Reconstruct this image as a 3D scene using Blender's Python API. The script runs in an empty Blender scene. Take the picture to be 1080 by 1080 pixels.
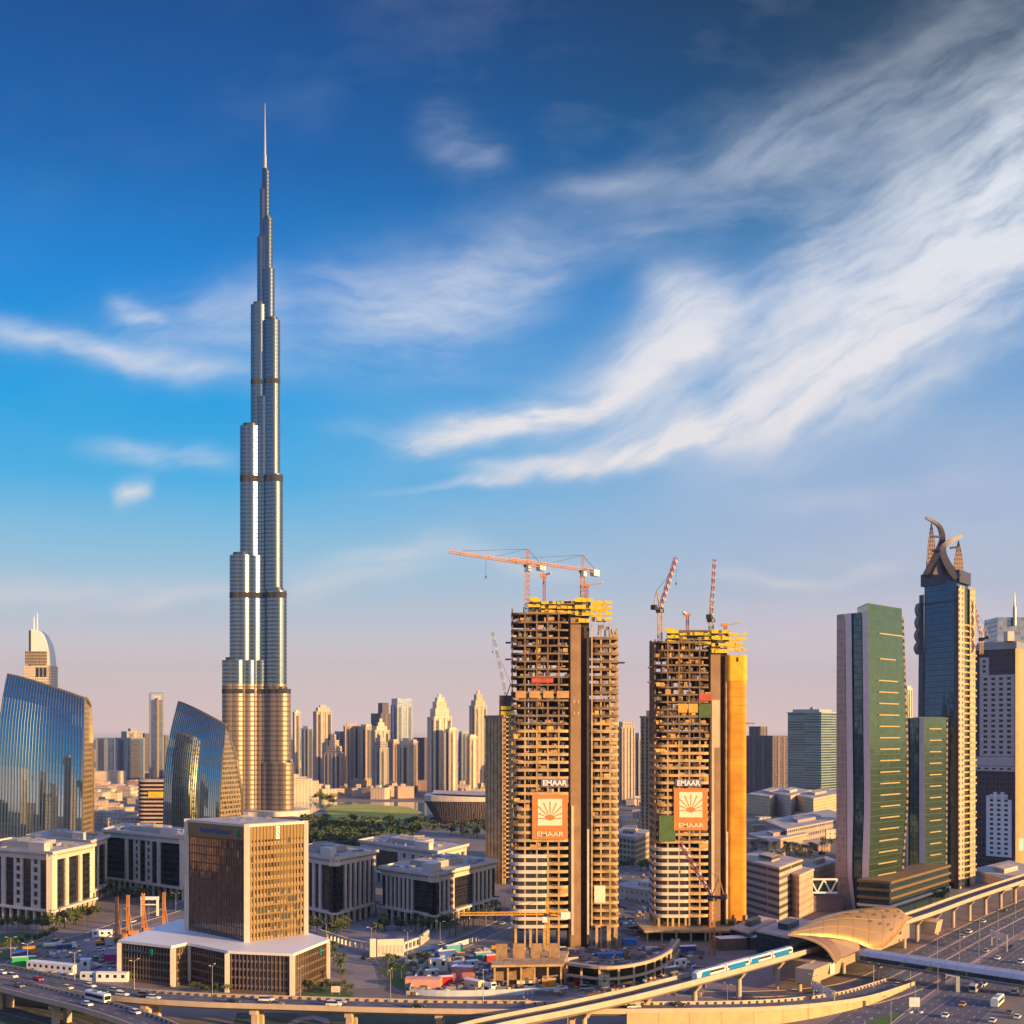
import bpy, math, random
from mathutils import Vector
# ------------------------------------------------------------------ camera, sky, sun, exposure
scene = bpy.context.scene
COL = scene.collection
random.seed(7)
F, HY, H = 1350.0, 772.0, 95.0          # focal length and horizon (in photo pixels), camera height in metres
cam_d = bpy.data.cameras.new("camera"); cam = bpy.data.objects.new("camera", cam_d); COL.objects.link(cam)
cam.location = (0, 0, H); cam.rotation_euler = (math.radians(90), 0, 0)
cam_d.sensor_width = 36; cam_d.lens = 36*F/1080; cam_d.shift_y = (HY-540)/1080
cam_d.clip_start = 1; cam_d.clip_end = 60000
scene.camera = cam
SUN_AZ = Vector((0.83, -0.56)); SUN_AZ.normalize()
SUN_EL = math.radians(10.5)
sun_vec = Vector((SUN_AZ.x*math.cos(SUN_EL), SUN_AZ.y*math.cos(SUN_EL), math.sin(SUN_EL)))
sd = bpy.data.lights.new("sun", 'SUN'); sun = bpy.data.objects.new("sun", sd); COL.objects.link(sun)
sun.rotation_euler = sun_vec.to_track_quat('Z', 'Y').to_euler()
sun.location = (400, -400, 900)
sd.energy = 5.0; sd.angle = math.radians(0.6); sd.color = (1.0, 0.59, 0.2)
scene.view_settings.view_transform = 'Standard'; scene.view_settings.look = 'None'
scene.view_settings.exposure = 1.12; scene.view_settings.gamma = 1.0
scene.view_settings.use_curve_mapping = False
scene.cycles.max_bounces = 6; scene.cycles.diffuse_bounces = 3; scene.cycles.glossy_bounces = 3
scene.cycles.transparent_max_bounces = 6; scene.cycles.volume_bounces = 0
scene.cycles.use_denoising = True
scene.cycles.caustics_reflective = False; scene.cycles.caustics_refractive = False
scene.cycles.sample_clamp_indirect = 4.0

class NT:                                   # small helper to write node trees as expressions
    def __init__(s, tree): s.t = tree
    def n(s, typ, **kw):
        nd = s.t.nodes.new(typ)
        for k, v in kw.items(): setattr(nd, k, v)
        return nd
    def put(s, sock, v):
        if hasattr(v, 'links'): s.t.links.new(v, sock)
        elif isinstance(v, (tuple, list)) and sock.type == 'RGBA' and len(v) == 3: sock.default_value = (*v, 1)
        else: sock.default_value = v
    def m(s, op, a, b=None, c=None, clamp=False):
        nd = s.n('ShaderNodeMath', operation=op); nd.use_clamp = clamp
        s.put(nd.inputs[0], a)
        if b is not None: s.put(nd.inputs[1], b)
        if c is not None: s.put(nd.inputs[2], c)
        return nd.outputs[0]
    def vm(s, op, a, b=None):
        nd = s.n('ShaderNodeVectorMath', operation=op); s.put(nd.inputs[0], a)
        if b is not None: s.put(nd.inputs[1], b)
        return nd.outputs[0]
    def xyz(s, v):
        nd = s.n('ShaderNodeSeparateXYZ'); s.put(nd.inputs[0], v); return nd.outputs
    def vec(s, x, y, z=0.0):
        nd = s.n('ShaderNodeCombineXYZ')
        for i, q in enumerate((x, y, z)): s.put(nd.inputs[i], q)
        return nd.outputs[0]
    def noise(s, v, scale, detail=3.0, rough=0.5, dist=0.0):
        nd = s.n('ShaderNodeTexNoise'); s.put(nd.inputs['Vector'], v)
        nd.inputs['Scale'].default_value = scale; nd.inputs['Detail'].default_value = detail
        nd.inputs['Roughness'].default_value = rough; nd.inputs['Distortion'].default_value = dist
        return nd.outputs['Fac']
    def white(s, v):
        nd = s.n('ShaderNodeTexWhiteNoise'); s.put(nd.inputs['Vector'], v); return nd.outputs['Value']
    def mix(s, f, a, b, typ='MIX'):
        nd = s.n('ShaderNodeMixRGB', blend_type=typ)
        s.put(nd.inputs[0], f); s.put(nd.inputs[1], a); s.put(nd.inputs[2], b); return nd.outputs[0]
    def mapr(s, v, a, b, c=0.0, d=1.0, smooth=False):
        nd = s.n('ShaderNodeMapRange'); nd.clamp = True
        if smooth: nd.interpolation_type = 'SMOOTHSTEP'
        s.put(nd.inputs[0], v)
        for i, q in enumerate((a, b, c, d)): s.put(nd.inputs[1+i], q)
        return nd.outputs[0]
    def ramp(s, v, stops):
        nd = s.n('ShaderNodeValToRGB'); s.put(nd.inputs[0], v); e = nd.color_ramp.elements
        while len(e) > 1: e.remove(e[-1])
        e[0].position, e[0].color = stops[0][0], (*stops[0][1], 1)
        for p, c in stops[1:]:
            k = e.new(p); k.color = (*c, 1)
        return nd.outputs[0]
def lin(r, g, b):                           # sRGB 0-255 -> linear
    f = lambda c: c/12.92 if c <= 0.04045 else ((c+0.055)/1.055)**2.4
    return tuple(f(q/255) for q in (r, g, b))

SKY_GAIN = 0.48
world = bpy.data.worlds.new("World"); scene.world = world; world.use_nodes = True
world.cycles.sampling_method = 'MANUAL'; world.cycles.sample_map_resolution = 256
wt = world.node_tree; wt.nodes.clear(); w = NT(wt)
sky = w.n('ShaderNodeTexSky', sky_type='NISHITA'); sky.sun_disc = False
sky.sun_elevation = SUN_EL; sky.sun_rotation = math.atan2(SUN_AZ.x, SUN_AZ.y)
sky.altitude = 100; sky.dust_density = 2.0; sky.ozone_density = 3.0
tc = w.n('ShaderNodeTexCoord'); D = w.xyz(tc.outputs['Generated'])
yy = w.m('MAXIMUM', w.m('ABSOLUTE', D[1]), 0.08)
U = w.m('DIVIDE', D[0], yy); V = w.m('DIVIDE', D[2], yy)      # tangents of azimuth and elevation about +Y
el = w.m('ARCSINE', w.m('MINIMUM', w.m('MAXIMUM', D[2], -1.0), 1.0))
el01 = w.mapr(el, -0.1, 0.6)
def st(v): return (math.atan(v)+0.1)/0.7
ZEN = (0.28, 0.38, 0.85)                   # unseen zenith above the picture, brightened to add blue ambient light
blue_l = w.ramp(el01, [(0.0, lin(120, 104, 100)), (st(-0.012), lin(170, 148, 142)), (st(0.0), (1.32, 0.9, 0.72)), (st(0.045), (1.14, 0.86, 0.74)),
    (st(0.085), lin(212, 218, 224)), (st(0.13), lin(158, 206, 230)), (st(0.19), lin(70, 180, 232)), (st(0.25), lin(0, 162, 228)), (st(0.34), lin(0, 134, 214)),
    (st(0.44), lin(0, 96, 170)), (st(0.57), lin(0, 68, 134)), (0.92, lin(0, 62, 126)), (1.0, ZEN)])
blue_r = w.ramp(el01, [(0.0, lin(120, 104, 100)), (st(-0.012), lin(170, 148, 142)), (st(0.0), (1.3, 0.88, 0.72)), (st(0.06), (0.95, 0.75, 0.74)),
    (st(0.11), lin(190, 200, 220)), (st(0.18), lin(164, 186, 218)), (st(0.25), lin(120, 168, 214)), (st(0.33), lin(56, 136, 198)), (st(0.42), lin(0, 94, 144)),
    (st(0.5), lin(0, 62, 98)), (0.92, lin(0, 40, 66)), (1.0, ZEN)])
side = w.mapr(U, -0.25, 0.34, smooth=True)
front = w.mix(side, blue_l, blue_r)
nish = w.mix(1.0, sky.outputs[0], (0.12, 0.12, 0.13), 'MULTIPLY')
toward = w.m('ADD', w.m('MULTIPLY', D[0], SUN_AZ.x), w.m('MULTIPLY', D[1], SUN_AZ.y))
back = w.mapr(toward, 0.1, 0.95, 0.0, 1.0, True)
base = w.mix(w.m('MULTIPLY', back, 0.8), front, nish)
# cirrus: curved brush strokes in direction space, frayed by stretched noise (units: pixels of the photo at +Y)
PX = w.m('MULTIPLY_ADD', U, F, 540.0); PY = w.m('MULTIPLY_ADD', V, -F, HY)
warp = w.n('ShaderNodeTexNoise'); w.put(warp.inputs['Vector'], w.vec(PX, PY)); warp.inputs['Scale'].default_value = 0.006; warp.inputs['Detail'].default_value = 4
wsep = w.xyz(warp.outputs['Color'])
WX = w.m('MULTIPLY_ADD', w.m('SUBTRACT', wsep[0], 0.5), 70.0, PX)
WY = w.m('MULTIPLY_ADD', w.m('SUBTRACT', wsep[1], 0.5), 70.0, PY)
def fray_field(ang, sl, ss):
    c, s_ = math.cos(math.radians(ang)), math.sin(math.radians(ang))
    a = w.m('ADD', w.m('MULTIPLY', WX, c), w.m('MULTIPLY', WY, -s_)); b = w.m('ADD', w.m('MULTIPLY', WX, s_), w.m('MULTIPLY', WY, c))
    return w.mapr(w.noise(w.vec(w.m('MULTIPLY', a, sl), w.m('MULTIPLY', b, ss)), 1.0, 6.0, 0.62), 0.36, 0.66)
FR_STEEP, FR_FLAT = fray_field(30, 0.006, 0.024), fray_field(3, 0.009, 0.03)
def stroke(cx, cy, ang, la, lb, k=0.0, taper=0.0, amp=1.0, sl=0.006, ss=0.03, fray=0.75, edge=0.0):
    c, s_ = math.cos(math.radians(ang)), math.sin(math.radians(ang))      # ang: degrees anticlockwise on the picture
    dx = w.m('SUBTRACT', WX, cx); dy = w.m('SUBTRACT', WY, cy)
    a = w.m('ADD', w.m('MULTIPLY', dx, c), w.m('MULTIPLY', dy, -s_))
    b = w.m('ADD', w.m('MULTIPLY', dx, s_), w.m('MULTIPLY', dy, c))       # b grows downward
    b = w.m('SUBTRACT', b, w.m('MULTIPLY', w.m('MULTIPLY', a, a), k))
    wid = w.m('MAXIMUM', w.m('MULTIPLY_ADD', a, lb*taper/la, lb), lb*0.15)
    q = w.m('DIVIDE', b, wid)
    if edge: q = w.m('MULTIPLY', q, w.m('ADD', 1.0, w.m('MULTIPLY', w.m('GREATER_THAN', q, 0.0), edge)))  # crisper lower edge
    ga = w.m('DIVIDE', a, la)
    e = w.m('EXPONENT', w.m('MULTIPLY', w.m('ADD', w.m('MULTIPLY', ga, w.m('MULTIPLY', ga, w.m('MULTIPLY', ga, ga))), w.m('MULTIPLY', q, q)), -1.0))
    n1 = FR_STEEP if ang > 17 else FR_FLAT
    amp *= 1.25
    f = w.m('ADD', 1.0-fray, w.m('MULTIPLY', n1, fray))
    return w.m('MULTIPLY', w.m('MULTIPLY', e, f), amp)
S = [stroke(800, 440, 22, 315, 38, -0.00045, 0.75, 1.25, edge=1.0),
     stroke(965, 330, 38, 250, 62, -0.0002, 0.35, 0.95),
     stroke(1050, 215, 46, 170, 62, 0.0, 0.2, 1.0),
     stroke(602, 432, 17, 185, 26, -0.0009, 0.45, 1.25, edge=1.0),
     stroke(700, 372, 42, 90, 40, -0.001, 0.1, 0.85),
     stroke(690, 415, 24, 190, 52, -0.0006, 0.4, 0.34),
     stroke(735, 330, 150, 55, 20, 0.002, 0.0, 0.45),
     stroke(845, 320, 58, 110, 40, 0.0, 0.2, 0.6),
     stroke(930, 250, 50, 120, 45, 0.0, 0.2, 0.45),
     stroke(580, 494, 6, 85, 9, -0.0006, 0.1, 0.55),
     stroke(468, 462, 8, 62, 14, -0.0008, 0.2, 0.8),
     stroke(930, 115, 20, 260, 58, -0.0002, 0.5, 0.34),
     stroke(760, 215, 15, 220, 40, 0.0, 0.3, 0.2),
     stroke(475, 305, 8, 120, 48, -0.001, 0.2, 0.5, fray=0.6),
     stroke(300, 350, 4, 210, 46, 0.0, 0.2, 0.28),
     stroke(105, 374, -13, 175, 15, -0.0003, 0.1, 0.55, fray=0.5),
     stroke(250, 330, 20, 60, 30, 0.0, 0.0, 0.3),
     stroke(148, 336, -22, 40, 10, 0.0, -0.2, 0.5),
     stroke(175, 489, -6, 75, 11, 0.0, 0.0, 0.55),
     stroke(138, 523, 10, 22, 9, 0.0, 0.0, 0.75),
     stroke(490, 152, -28, 50, 26, 0.0, 0.0, 0.2, fray=0.95),
     stroke(640, 190, 6, 60, 11, 0.0, 0.0, 0.22),
     stroke(60, 617, -3, 150, 14, 0.0, 0.0, 0.4),
     stroke(395, 602, 12, 90, 19, 0.0, 0.0, 0.5),
     stroke(170, 632, 2, 100, 8, 0.0, 0.0, 0.35),
     stroke(545, 592, -4, 80, 10, 0.0, 0.0, 0.4),
     stroke(830, 605, 4, 110, 7, 0.0, 0.0, 0.4),
     stroke(930, 425, 24, 100, 8, 0.0, 0.0, 0.4, fray=0.5),
     stroke(1000, 405, 24, 110, 16, 0.0, 0.0, 0.25),
     stroke(900, 520, 5, 150, 14, 0.0, 0.0, 0.16)]
tot = S[0]
for q in S[1:]: tot = w.m('SUBTRACT', w.m('ADD', tot, q), w.m('MULTIPLY', w.m('MINIMUM', tot, 1.0), w.m('MINIMUM', q, 1.0)))
veil = w.m('MULTIPLY', w.mapr(U, -0.3, 0.1, 0.25, 1.0), w.mapr(w.noise(w.vec(w.m('MULTIPLY', PX, 0.5), PY), 0.007, 6.0, 0.6), 0.48, 0.85, 0.0, 0.17))
cl = w.m('MULTIPLY', w.m('ADD', tot, veil), w.m('GREATER_THAN', D[1], 0.05), clamp=True)
cloudcol = w.mix(w.mapr(PY, 150.0, 620.0), lin(228, 234, 242), lin(250, 238, 232))
col = w.mix(w.m('MULTIPLY', cl, 0.95, clamp=True), base, cloudcol)
bg = w.n('ShaderNodeBackground'); bg.inputs['Strength'].default_value = 0.1
w.put(bg.inputs['Color'], w.mix(1.0, col, (10*SKY_GAIN,)*3, 'MULTIPLY'))
wt.links.new(bg.outputs[0], w.n('ShaderNodeOutputWorld').inputs['Surface'])
# ------------------------------------------------------------------ helpers
def P(px, py, Y): return Vector(((px-540)/F*Y, Y, H-(py-HY)/F*Y))        # the point at depth Y seen at a photo pixel
def G(px, py, z=0.0):                                                     # the point at height z seen at a photo pixel
    Y = (H-z)*F/(py-HY); return Vector(((px-540)/F*Y, Y, z))
def wloc(o):
    v = Vector((0, 0, 0))
    while o: v = v+Vector(o.location); o = o.parent
    return v
class MB:
    def __init__(s): s.v, s.f, s.m, s.c = [], [], [], 0
    def add(s, vs, fs):
        b = len(s.v); s.v += [tuple(q) for q in vs]
        for q in fs: s.f.append(tuple(b+i for i in q)); s.m.append(s.c)
    def box(s, x0, x1, y0, y1, z0, z1):
        s.prism([(x0, y0), (x1, y0), (x1, y1), (x0, y1)], z0, z1)
    def prism(s, poly, z0, z1, top=None, caps=True):
        n = len(poly); t = top or poly
        a = sum(poly[i][0]*poly[(i+1) % n][1]-poly[(i+1) % n][0]*poly[i][1] for i in range(n))
        if a < 0: poly = poly[::-1]; t = t[::-1]
        zt = (lambda p: z1) if not callable(z1) else z1
        vs = [(p[0], p[1], z0) for p in poly]+[(p[0], p[1], zt(p)) for p in t]
        fs = [(i, (i+1) % n, n+(i+1) % n, n+i) for i in range(n)]
        if caps: fs += [tuple(range(n-1, -1, -1)), tuple(range(n, 2*n))]
        s.add(vs, fs)
    def obox(s, o, d, n, u0, u1, z0, z1, a, b):                           # box on a wall: o start, d along, n outward
        pts = [(o[0]+d[0]*u+n[0]*k, o[1]+d[1]*u+n[1]*k) for u, k in ((u0, a), (u1, a), (u1, b), (u0, b))]
        s.prism(pts, z0, z1)
    def beam(s, p, q, w, h=None, up=(0, 0, 1)):                           # square bar between two points
        h = h or w; p, q = Vector(p), Vector(q); d = (q-p).normalized(); u = Vector(up)
        if abs(d.dot(u)) > 0.98: u = Vector((1, 0, 0))
        r = d.cross(u).normalized(); u = r.cross(d)
        c = [(-1, -1), (1, -1), (1, 1), (-1, 1)]
        s.add([e+r*(i*w/2)+u*(j*h/2) for e in (p, q) for i, j in c], [(0, 1, 5, 4), (1, 2, 6, 5), (2, 3, 7, 6), (3, 0, 4, 7), (3, 2, 1, 0), (4, 5, 6, 7)])
    def tube(s, p, q, r0, r1=None, n=8):
        r1 = r0 if r1 is None else r1; p, q = Vector(p), Vector(q); d = (q-p).normalized()
        u = Vector((0, 0, 1)) if abs(d.z) < 0.95 else Vector((1, 0, 0)); a = d.cross(u).normalized(); b = a.cross(d)
        vs = [e+(a*math.cos(t)+b*math.sin(t))*r for e, r in ((p, r0), (q, r1)) for t in [2*math.pi*i/n for i in range(n)]]
        s.add(vs, [(i, n+i, n+(i+1) % n, (i+1) % n) for i in range(n)]+[tuple(range(n)), tuple(range(2*n-1, n-1, -1))])
    def loft(s, rings, closed=True, caps=True):
        n = len(rings[0]); vs = [p for r in rings for p in r]; fs = []
        for j in range(len(rings)-1):
            for i in range(n if closed else n-1):
                k = (i+1) % n; fs.append((j*n+i, j*n+k, (j+1)*n+k, (j+1)*n+i))
        if caps and closed: fs += [tuple(range(n-1, -1, -1)), tuple(range((len(rings)-1)*n, len(rings)*n))]
        s.add(vs, fs)
    def truss(s, p, q, w, n, chord=0.25, web=0.14, tri=False):            # square lattice girder
        p, q = Vector(p), Vector(q); d = (q-p).normalized(); u = Vector((0, 0, 1)) if abs(d.z) < 0.9 else Vector((1, 0, 0))
        r = d.cross(u).normalized(); u = r.cross(d)
        offs = [r*w/2+u*w/2, -r*w/2+u*w/2, -r*w/2-u*w/2, r*w/2-u*w/2] if not tri else [u*w*0.6, -r*w/2-u*w*0.3, r*w/2-u*w*0.3]
        for o in offs: s.beam(p+o, q+o, chord)
        L = (q-p).length
        for k in range(n):
            a, b = p+d*L*k/n, p+d*L*(k+1)/n
            for i in range(len(offs)):
                o1, o2 = offs[i], offs[(i+1) % len(offs)]
                s.beam(a+o1, b+o2, web); s.beam(a+o1, a+o2, web)
    def build(s, name, mat, parent=None, origin=None, smooth=False, local=False):
        me = bpy.data.meshes.new(name)
        o3 = Vector((0, 0, 0)) if local else (wloc(parent) if parent else Vector(origin or (0, 0, 0)))
        me.from_pydata([(x-o3.x, y-o3.y, z-o3.z) for x, y, z in s.v], [], s.f)
        for k in (mat if isinstance(mat, (list, tuple)) else [mat]): me.materials.append(k)
        if len(me.materials) > 1: me.polygons.foreach_set('material_index', s.m)
        if smooth: me.polygons.foreach_set('use_smooth', [True]*len(me.polygons))
        me.update()
        ob = bpy.data.objects.new(name, me); COL.objects.link(ob)
        if parent: ob.parent = parent
        elif not local: ob.location = o3
        return ob
def tag(o, label=None, cat=None, group=None, kind=None):
    if label: o['label'] = label
    if cat: o['category'] = cat
    if group: o['group'] = group
    if kind: o['kind'] = kind
    return o
def thing(name, label, cat, loc=(0, 0, 0), group=None, rz=0.0):
    o = bpy.data.objects.new(name, None); COL.objects.link(o); o.location = loc; o.rotation_euler = (0, 0, rz); o.empty_display_size = 0.5
    return tag(o, label, cat, group)
def dup(root, loc, rz=None, label=None, group=None, scale=None, mats=None):
    r = root.copy(); COL.objects.link(r); r.location = loc
    if rz is not None: r.rotation_euler = (0, 0, rz)
    if scale: r.scale = (scale,)*3 if not isinstance(scale, tuple) else scale
    if label: r['label'] = label
    if group: r['group'] = group
    for ch in list(root.children):
        c = ch.copy(); COL.objects.link(c); c.parent = r
        if mats and ch.name.split('.')[0] in mats:
            c.data = recolour(ch.data, mats[ch.name.split('.')[0]])
        for g in list(ch.children):
            d = g.copy(); COL.objects.link(d); d.parent = c
    return r
_rc = {}
def recolour(me, mat):
    k = (me.name, mat.name)
    if k not in _rc:
        m2 = me.copy(); m2.materials.clear(); m2.materials.append(mat); _rc[k] = m2
    return _rc[k]
def text_mb(txt, size, thick=0.05, bold=0.0):                                       # letters as verts/faces in the xz plane, centred on x
    cu = bpy.data.curves.new('t', 'FONT'); cu.body = txt; cu.size = size; cu.extrude = thick; cu.align_x = 'CENTER'; cu.resolution_u = 2; cu.offset = bold
    ob = bpy.data.objects.new('t', cu); me = ob.to_mesh()
    vs = [(v.co.x, v.co.z, v.co.y) for v in me.vertices]; fs = [tuple(p.vertices)[::-1] for p in me.polygons]
    ob.to_mesh_clear(); bpy.data.objects.remove(ob); bpy.data.curves.remove(cu)
    return vs, fs
def put_text(mb, txt, size, c, d, n, thick=0.08, bold=0.0, sx=1.0):                 # c centre baseline, d along the wall, n outward
    vs, fs = text_mb(txt, size, thick, bold)
    mb.add([(c[0]+d[0]*x*sx-n[0]*y, c[1]+d[1]*x*sx-n[1]*y, c[2]+z) for x, y, z in vs], fs)
# ------------------------------------------------------------------ materials
def base_mat(name):
    m = bpy.data.materials.new(name); m.use_nodes = True; t = m.node_tree
    b = t.nodes['Principled BSDF']; return m, NT(t), b
_pm = {}
def pm(name, c, rough=0.7, metal=0.0, var=0.15, scale=0.2, bump=0.0, emit=None, spec=None):
    if name in _pm: return _pm[name]
    m, k, b = base_mat(name)
    g = k.n('ShaderNodeNewGeometry')
    if var:
        nz = k.mapr(k.noise(g.outputs['Position'], scale, 5.0, 0.6), 0.3, 0.7)
        k.put(b.inputs['Base Color'], k.mix(nz, tuple(x*(1-var) for x in c), tuple(min(1, x*(1+var)) for x in c)))
        if bump:
            bn = k.n('ShaderNodeBump'); bn.inputs['Strength'].default_value = bump; k.put(bn.inputs['Height'], k.noise(g.outputs['Position'], scale*6, 4.0, 0.6)); k.put(b.inputs['Normal'], bn.outputs[0])
    else: b.inputs['Base Color'].default_value = (*c, 1)
    b.inputs['Roughness'].default_value = rough; b.inputs['Metallic'].default_value = metal
    if spec is not None: b.inputs['Specular IOR Level'].default_value = spec
    if emit: b.inputs['Emission Color'].default_value = (*c, 1); b.inputs['Emission Strength'].default_value = emit
    _pm[name] = m; return m
def wall_uv(k):                                     # u along any vertical wall, z up, from world position and normal
    g = k.n('ShaderNodeNewGeometry'); p = k.xyz(g.outputs['Position']); n = k.xyz(g.outputs['Normal'])
    u = k.m('SUBTRACT', k.m('MULTIPLY', p[1], n[0]), k.m('MULTIPLY', p[0], n[1]))
    return u, p[2], n, g
def facade(name, wall, glass, uw=3.0, vh=3.6, fu=0.6, fv=0.55, wr=0.7, gr=0.12, gm=0.6, var=0.5, bump=0.4, wm=0.0, off=0.0, wvar=0.12):
    if name in _pm: return _pm[name]
    m, k, b = base_mat(name); u, z, n, g = wall_uv(k)
    us = k.m('ADD', k.m('DIVIDE', u, uw), off); vs = k.m('DIVIDE', z, vh)
    mk = k.m('MULTIPLY', k.m('LESS_THAN', k.m('FRACT', us), fu), k.m('LESS_THAN', k.m('FRACT', vs), fv))
    mk = k.m('MULTIPLY', mk, k.m('LESS_THAN', k.m('ABSOLUTE', n[2]), 0.6))
    rnd = k.white(k.vec(k.m('FLOOR', us), k.m('FLOOR', vs), k.m('ROUND', k.m('MULTIPLY', n[0], 2.0))))
    gc = k.mix(rnd, tuple(x*(1-var) for x in glass), tuple(min(1, x*(1+var)) for x in glass))
    nz = k.mapr(k.noise(g.outputs['Position'], 0.08, 4.0, 0.6), 0.3, 0.7)
    wc = k.mix(nz, tuple(x*(1-wvar) for x in wall), tuple(min(1, x*(1+wvar)) for x in wall))
    k.put(b.inputs['Base Color'], k.mix(mk, wc, gc))
    k.put(b.inputs['Roughness'], k.m('ADD', wr, k.m('MULTIPLY', mk, k.m('SUBTRACT', k.m('MULTIPLY_ADD', rnd, 0.1, gr), wr))))
    k.put(b.inputs['Metallic'], k.m('MULTIPLY_ADD', mk, gm-wm, wm))
    if bump:
        bn = k.n('ShaderNodeBump'); bn.inputs['Strength'].default_value = bump; bn.inputs['Distance'].default_value = 0.4; bn.invert = True
        k.put(bn.inputs['Height'], mk); k.put(b.inputs['Normal'], bn.outputs[0])
    _pm[name] = m; return m
def curtain(name, glass, line, uw=1.5, vh=3.8, lu=0.1, lv=0.12, gm=0.75, gr=0.06, var=0.25, wob=0.02, lm=0.3):
    if name in _pm: return _pm[name]                # glass curtain wall: thin frame lines, panes that each lean a little
    m, k, b = base_mat(name); u, z, n, g = wall_uv(k)
    us = k.m('DIVIDE', u, uw); vs = k.m('DIVIDE', z, vh)
    ln = k.m('MAXIMUM', k.m('LESS_THAN', k.m('FRACT', us), lu), k.m('LESS_THAN', k.m('FRACT', vs), lv))
    cell = k.vec(k.m('FLOOR', us), k.m('FLOOR', vs), 0.0)
    rnd = k.white(cell)
    gc = k.mix(rnd, tuple(x*(1-var) for x in glass), tuple(min(1, x*(1+var)) for x in glass))
    k.put(b.inputs['Base Color'], k.mix(ln, gc, line))
    k.put(b.inputs['Metallic'], k.m('MULTIPLY_ADD', ln, lm-gm, gm)); k.put(b.inputs['Roughness'], k.m('MULTIPLY_ADD', ln, 0.35, gr))
    wn = k.n('ShaderNodeTexWhiteNoise'); k.put(wn.inputs['Vector'], cell)
    tilt = k.vm('MULTIPLY', k.vm('SUBTRACT', wn.outputs['Color'], (0.5, 0.5, 0.5)), (wob, wob, wob))
    big = k.n('ShaderNodeTexNoise'); k.put(big.inputs['Vector'], g.outputs['Position']); big.inputs['Scale'].default_value = 0.12
    tilt2 = k.vm('MULTIPLY', k.vm('SUBTRACT', big.outputs['Color'], (0.5, 0.5, 0.5)), (wob*3, wob*3, wob*2))
    k.put(b.inputs['Normal'], k.vm('NORMALIZE', k.vm('ADD', k.vm('ADD', g.outputs['Normal'], tilt), tilt2)))
    _pm[name] = m; return m
CONC = pm('concrete', (0.36, 0.33, 0.29), 0.85, var=0.2, scale=0.15)
CREAM = pm('cream_stone', (0.64, 0.55, 0.48), 0.75, var=0.1, scale=0.1)
WHITE = pm('white_paint', (0.75, 0.74, 0.72), 0.5, var=0.06, scale=0.3)
ROOF = pm('roof_screed', (0.4, 0.36, 0.34), 0.9, var=0.35, scale=0.12)
DARKMET = pm('dark_metal', (0.05, 0.05, 0.055), 0.45, 0.4, 0.1)
GREYMET = pm('grey_metal', (0.34, 0.35, 0.37), 0.45, 0.5, 0.1)
BLACKGL = curtain('black_glass', (0.016, 0.018, 0.024), (0.03, 0.028, 0.03), 1.6, 3.6, 0.06, 0.1, gm=0.0, gr=0.12, var=0.5, lm=0.0)
YELLOW = pm('yellow_formwork', (0.66, 0.46, 0.01), 0.6, var=0.25, scale=0.5)
CRANEY = pm('crane_yellow', (0.7, 0.36, 0.03), 0.5, var=0.15)
CRANER = pm('crane_red', (0.36, 0.08, 0.06), 0.5, var=0.15)
CRANEO = pm('crane_orange', (0.52, 0.22, 0.07), 0.55, var=0.2)
HAZE_D = 0.54e-4
# ------------------------------------------------------------------ ground
gm, gk, gb = base_mat('city_ground')
gg = gk.n('ShaderNodeNewGeometry')
n1 = gk.mapr(gk.noise(gg.outputs['Position'], 0.006, 8.0, 0.65), 0.35, 0.65); n2 = gk.mapr(gk.noise(gg.outputs['Position'], 0.06, 6.0, 0.6), 0.3, 0.7)
gk.put(gb.inputs['Base Color'], gk.mix(n2, gk.mix(n1, (0.1, 0.088, 0.085), (0.21, 0.17, 0.14)), gk.mix(n1, (0.14, 0.125, 0.115), (0.27, 0.22, 0.18))))
gb.inputs['Roughness'].default_value = 0.95
mb = MB(); mb.add([(-6900, -1400, 0), (6900, -1400, 0), (6900, 15400, 0), (-6900, 15400, 0)], [(0, 1, 2, 3)])
tag(mb.build('ground', gm), kind='structure')
# ------------------------------------------------------------------ the very tall stepped tower
def slatted(name, c1, c2, vh, uw, metal=0.85, rough=0.2):
    m, k, b = base_mat(name); u, z, n, g = wall_uv(k)
    hz_ = k.m('FRACT', k.m('DIVIDE', z, vh)); ln = k.m('LESS_THAN', hz_, 0.34)
    fin = k.m('LESS_THAN', k.m('FRACT', k.m('DIVIDE', u, uw)), 0.22)
    rnd = k.white(k.vec(0.0, k.m('FLOOR', k.m('DIVIDE', z, vh)), k.m('FLOOR', k.m('DIVIDE', u, 5.0))))
    c = k.mix(k.mapr(rnd, 0, 1, 0.0, 0.3), c1, tuple(q*0.55 for q in c1))
    c = k.mix(k.m('MULTIPLY', ln, 0.75), c, c2); c = k.mix(k.m('MULTIPLY', fin, 0.3), c, (0.36, 0.38, 0.4))
    k.put(b.inputs['Base Color'], c); b.inputs['Metallic'].default_value = metal
    k.put(b.inputs['Roughness'], k.m('MULTIPLY_ADD', ln, 0.2, rough))
    bn = k.n('ShaderNodeBump'); bn.inputs['Strength'].default_value = 0.3; bn.inputs['Distance'].default_value = 0.3
    k.put(bn.inputs['Height'], ln); k.put(b.inputs['Normal'], bn.outputs[0])
    return m
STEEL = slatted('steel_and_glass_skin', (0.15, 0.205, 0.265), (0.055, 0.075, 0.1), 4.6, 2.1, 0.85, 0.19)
STEELB = slatted('gold_glow_steel_skin', (0.33, 0.235, 0.165), (0.1, 0.072, 0.055), 5.6, 2.6, 0.55, 0.36)  # same cladding, with the reflected gold of the lower shaft put into its colour
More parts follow.
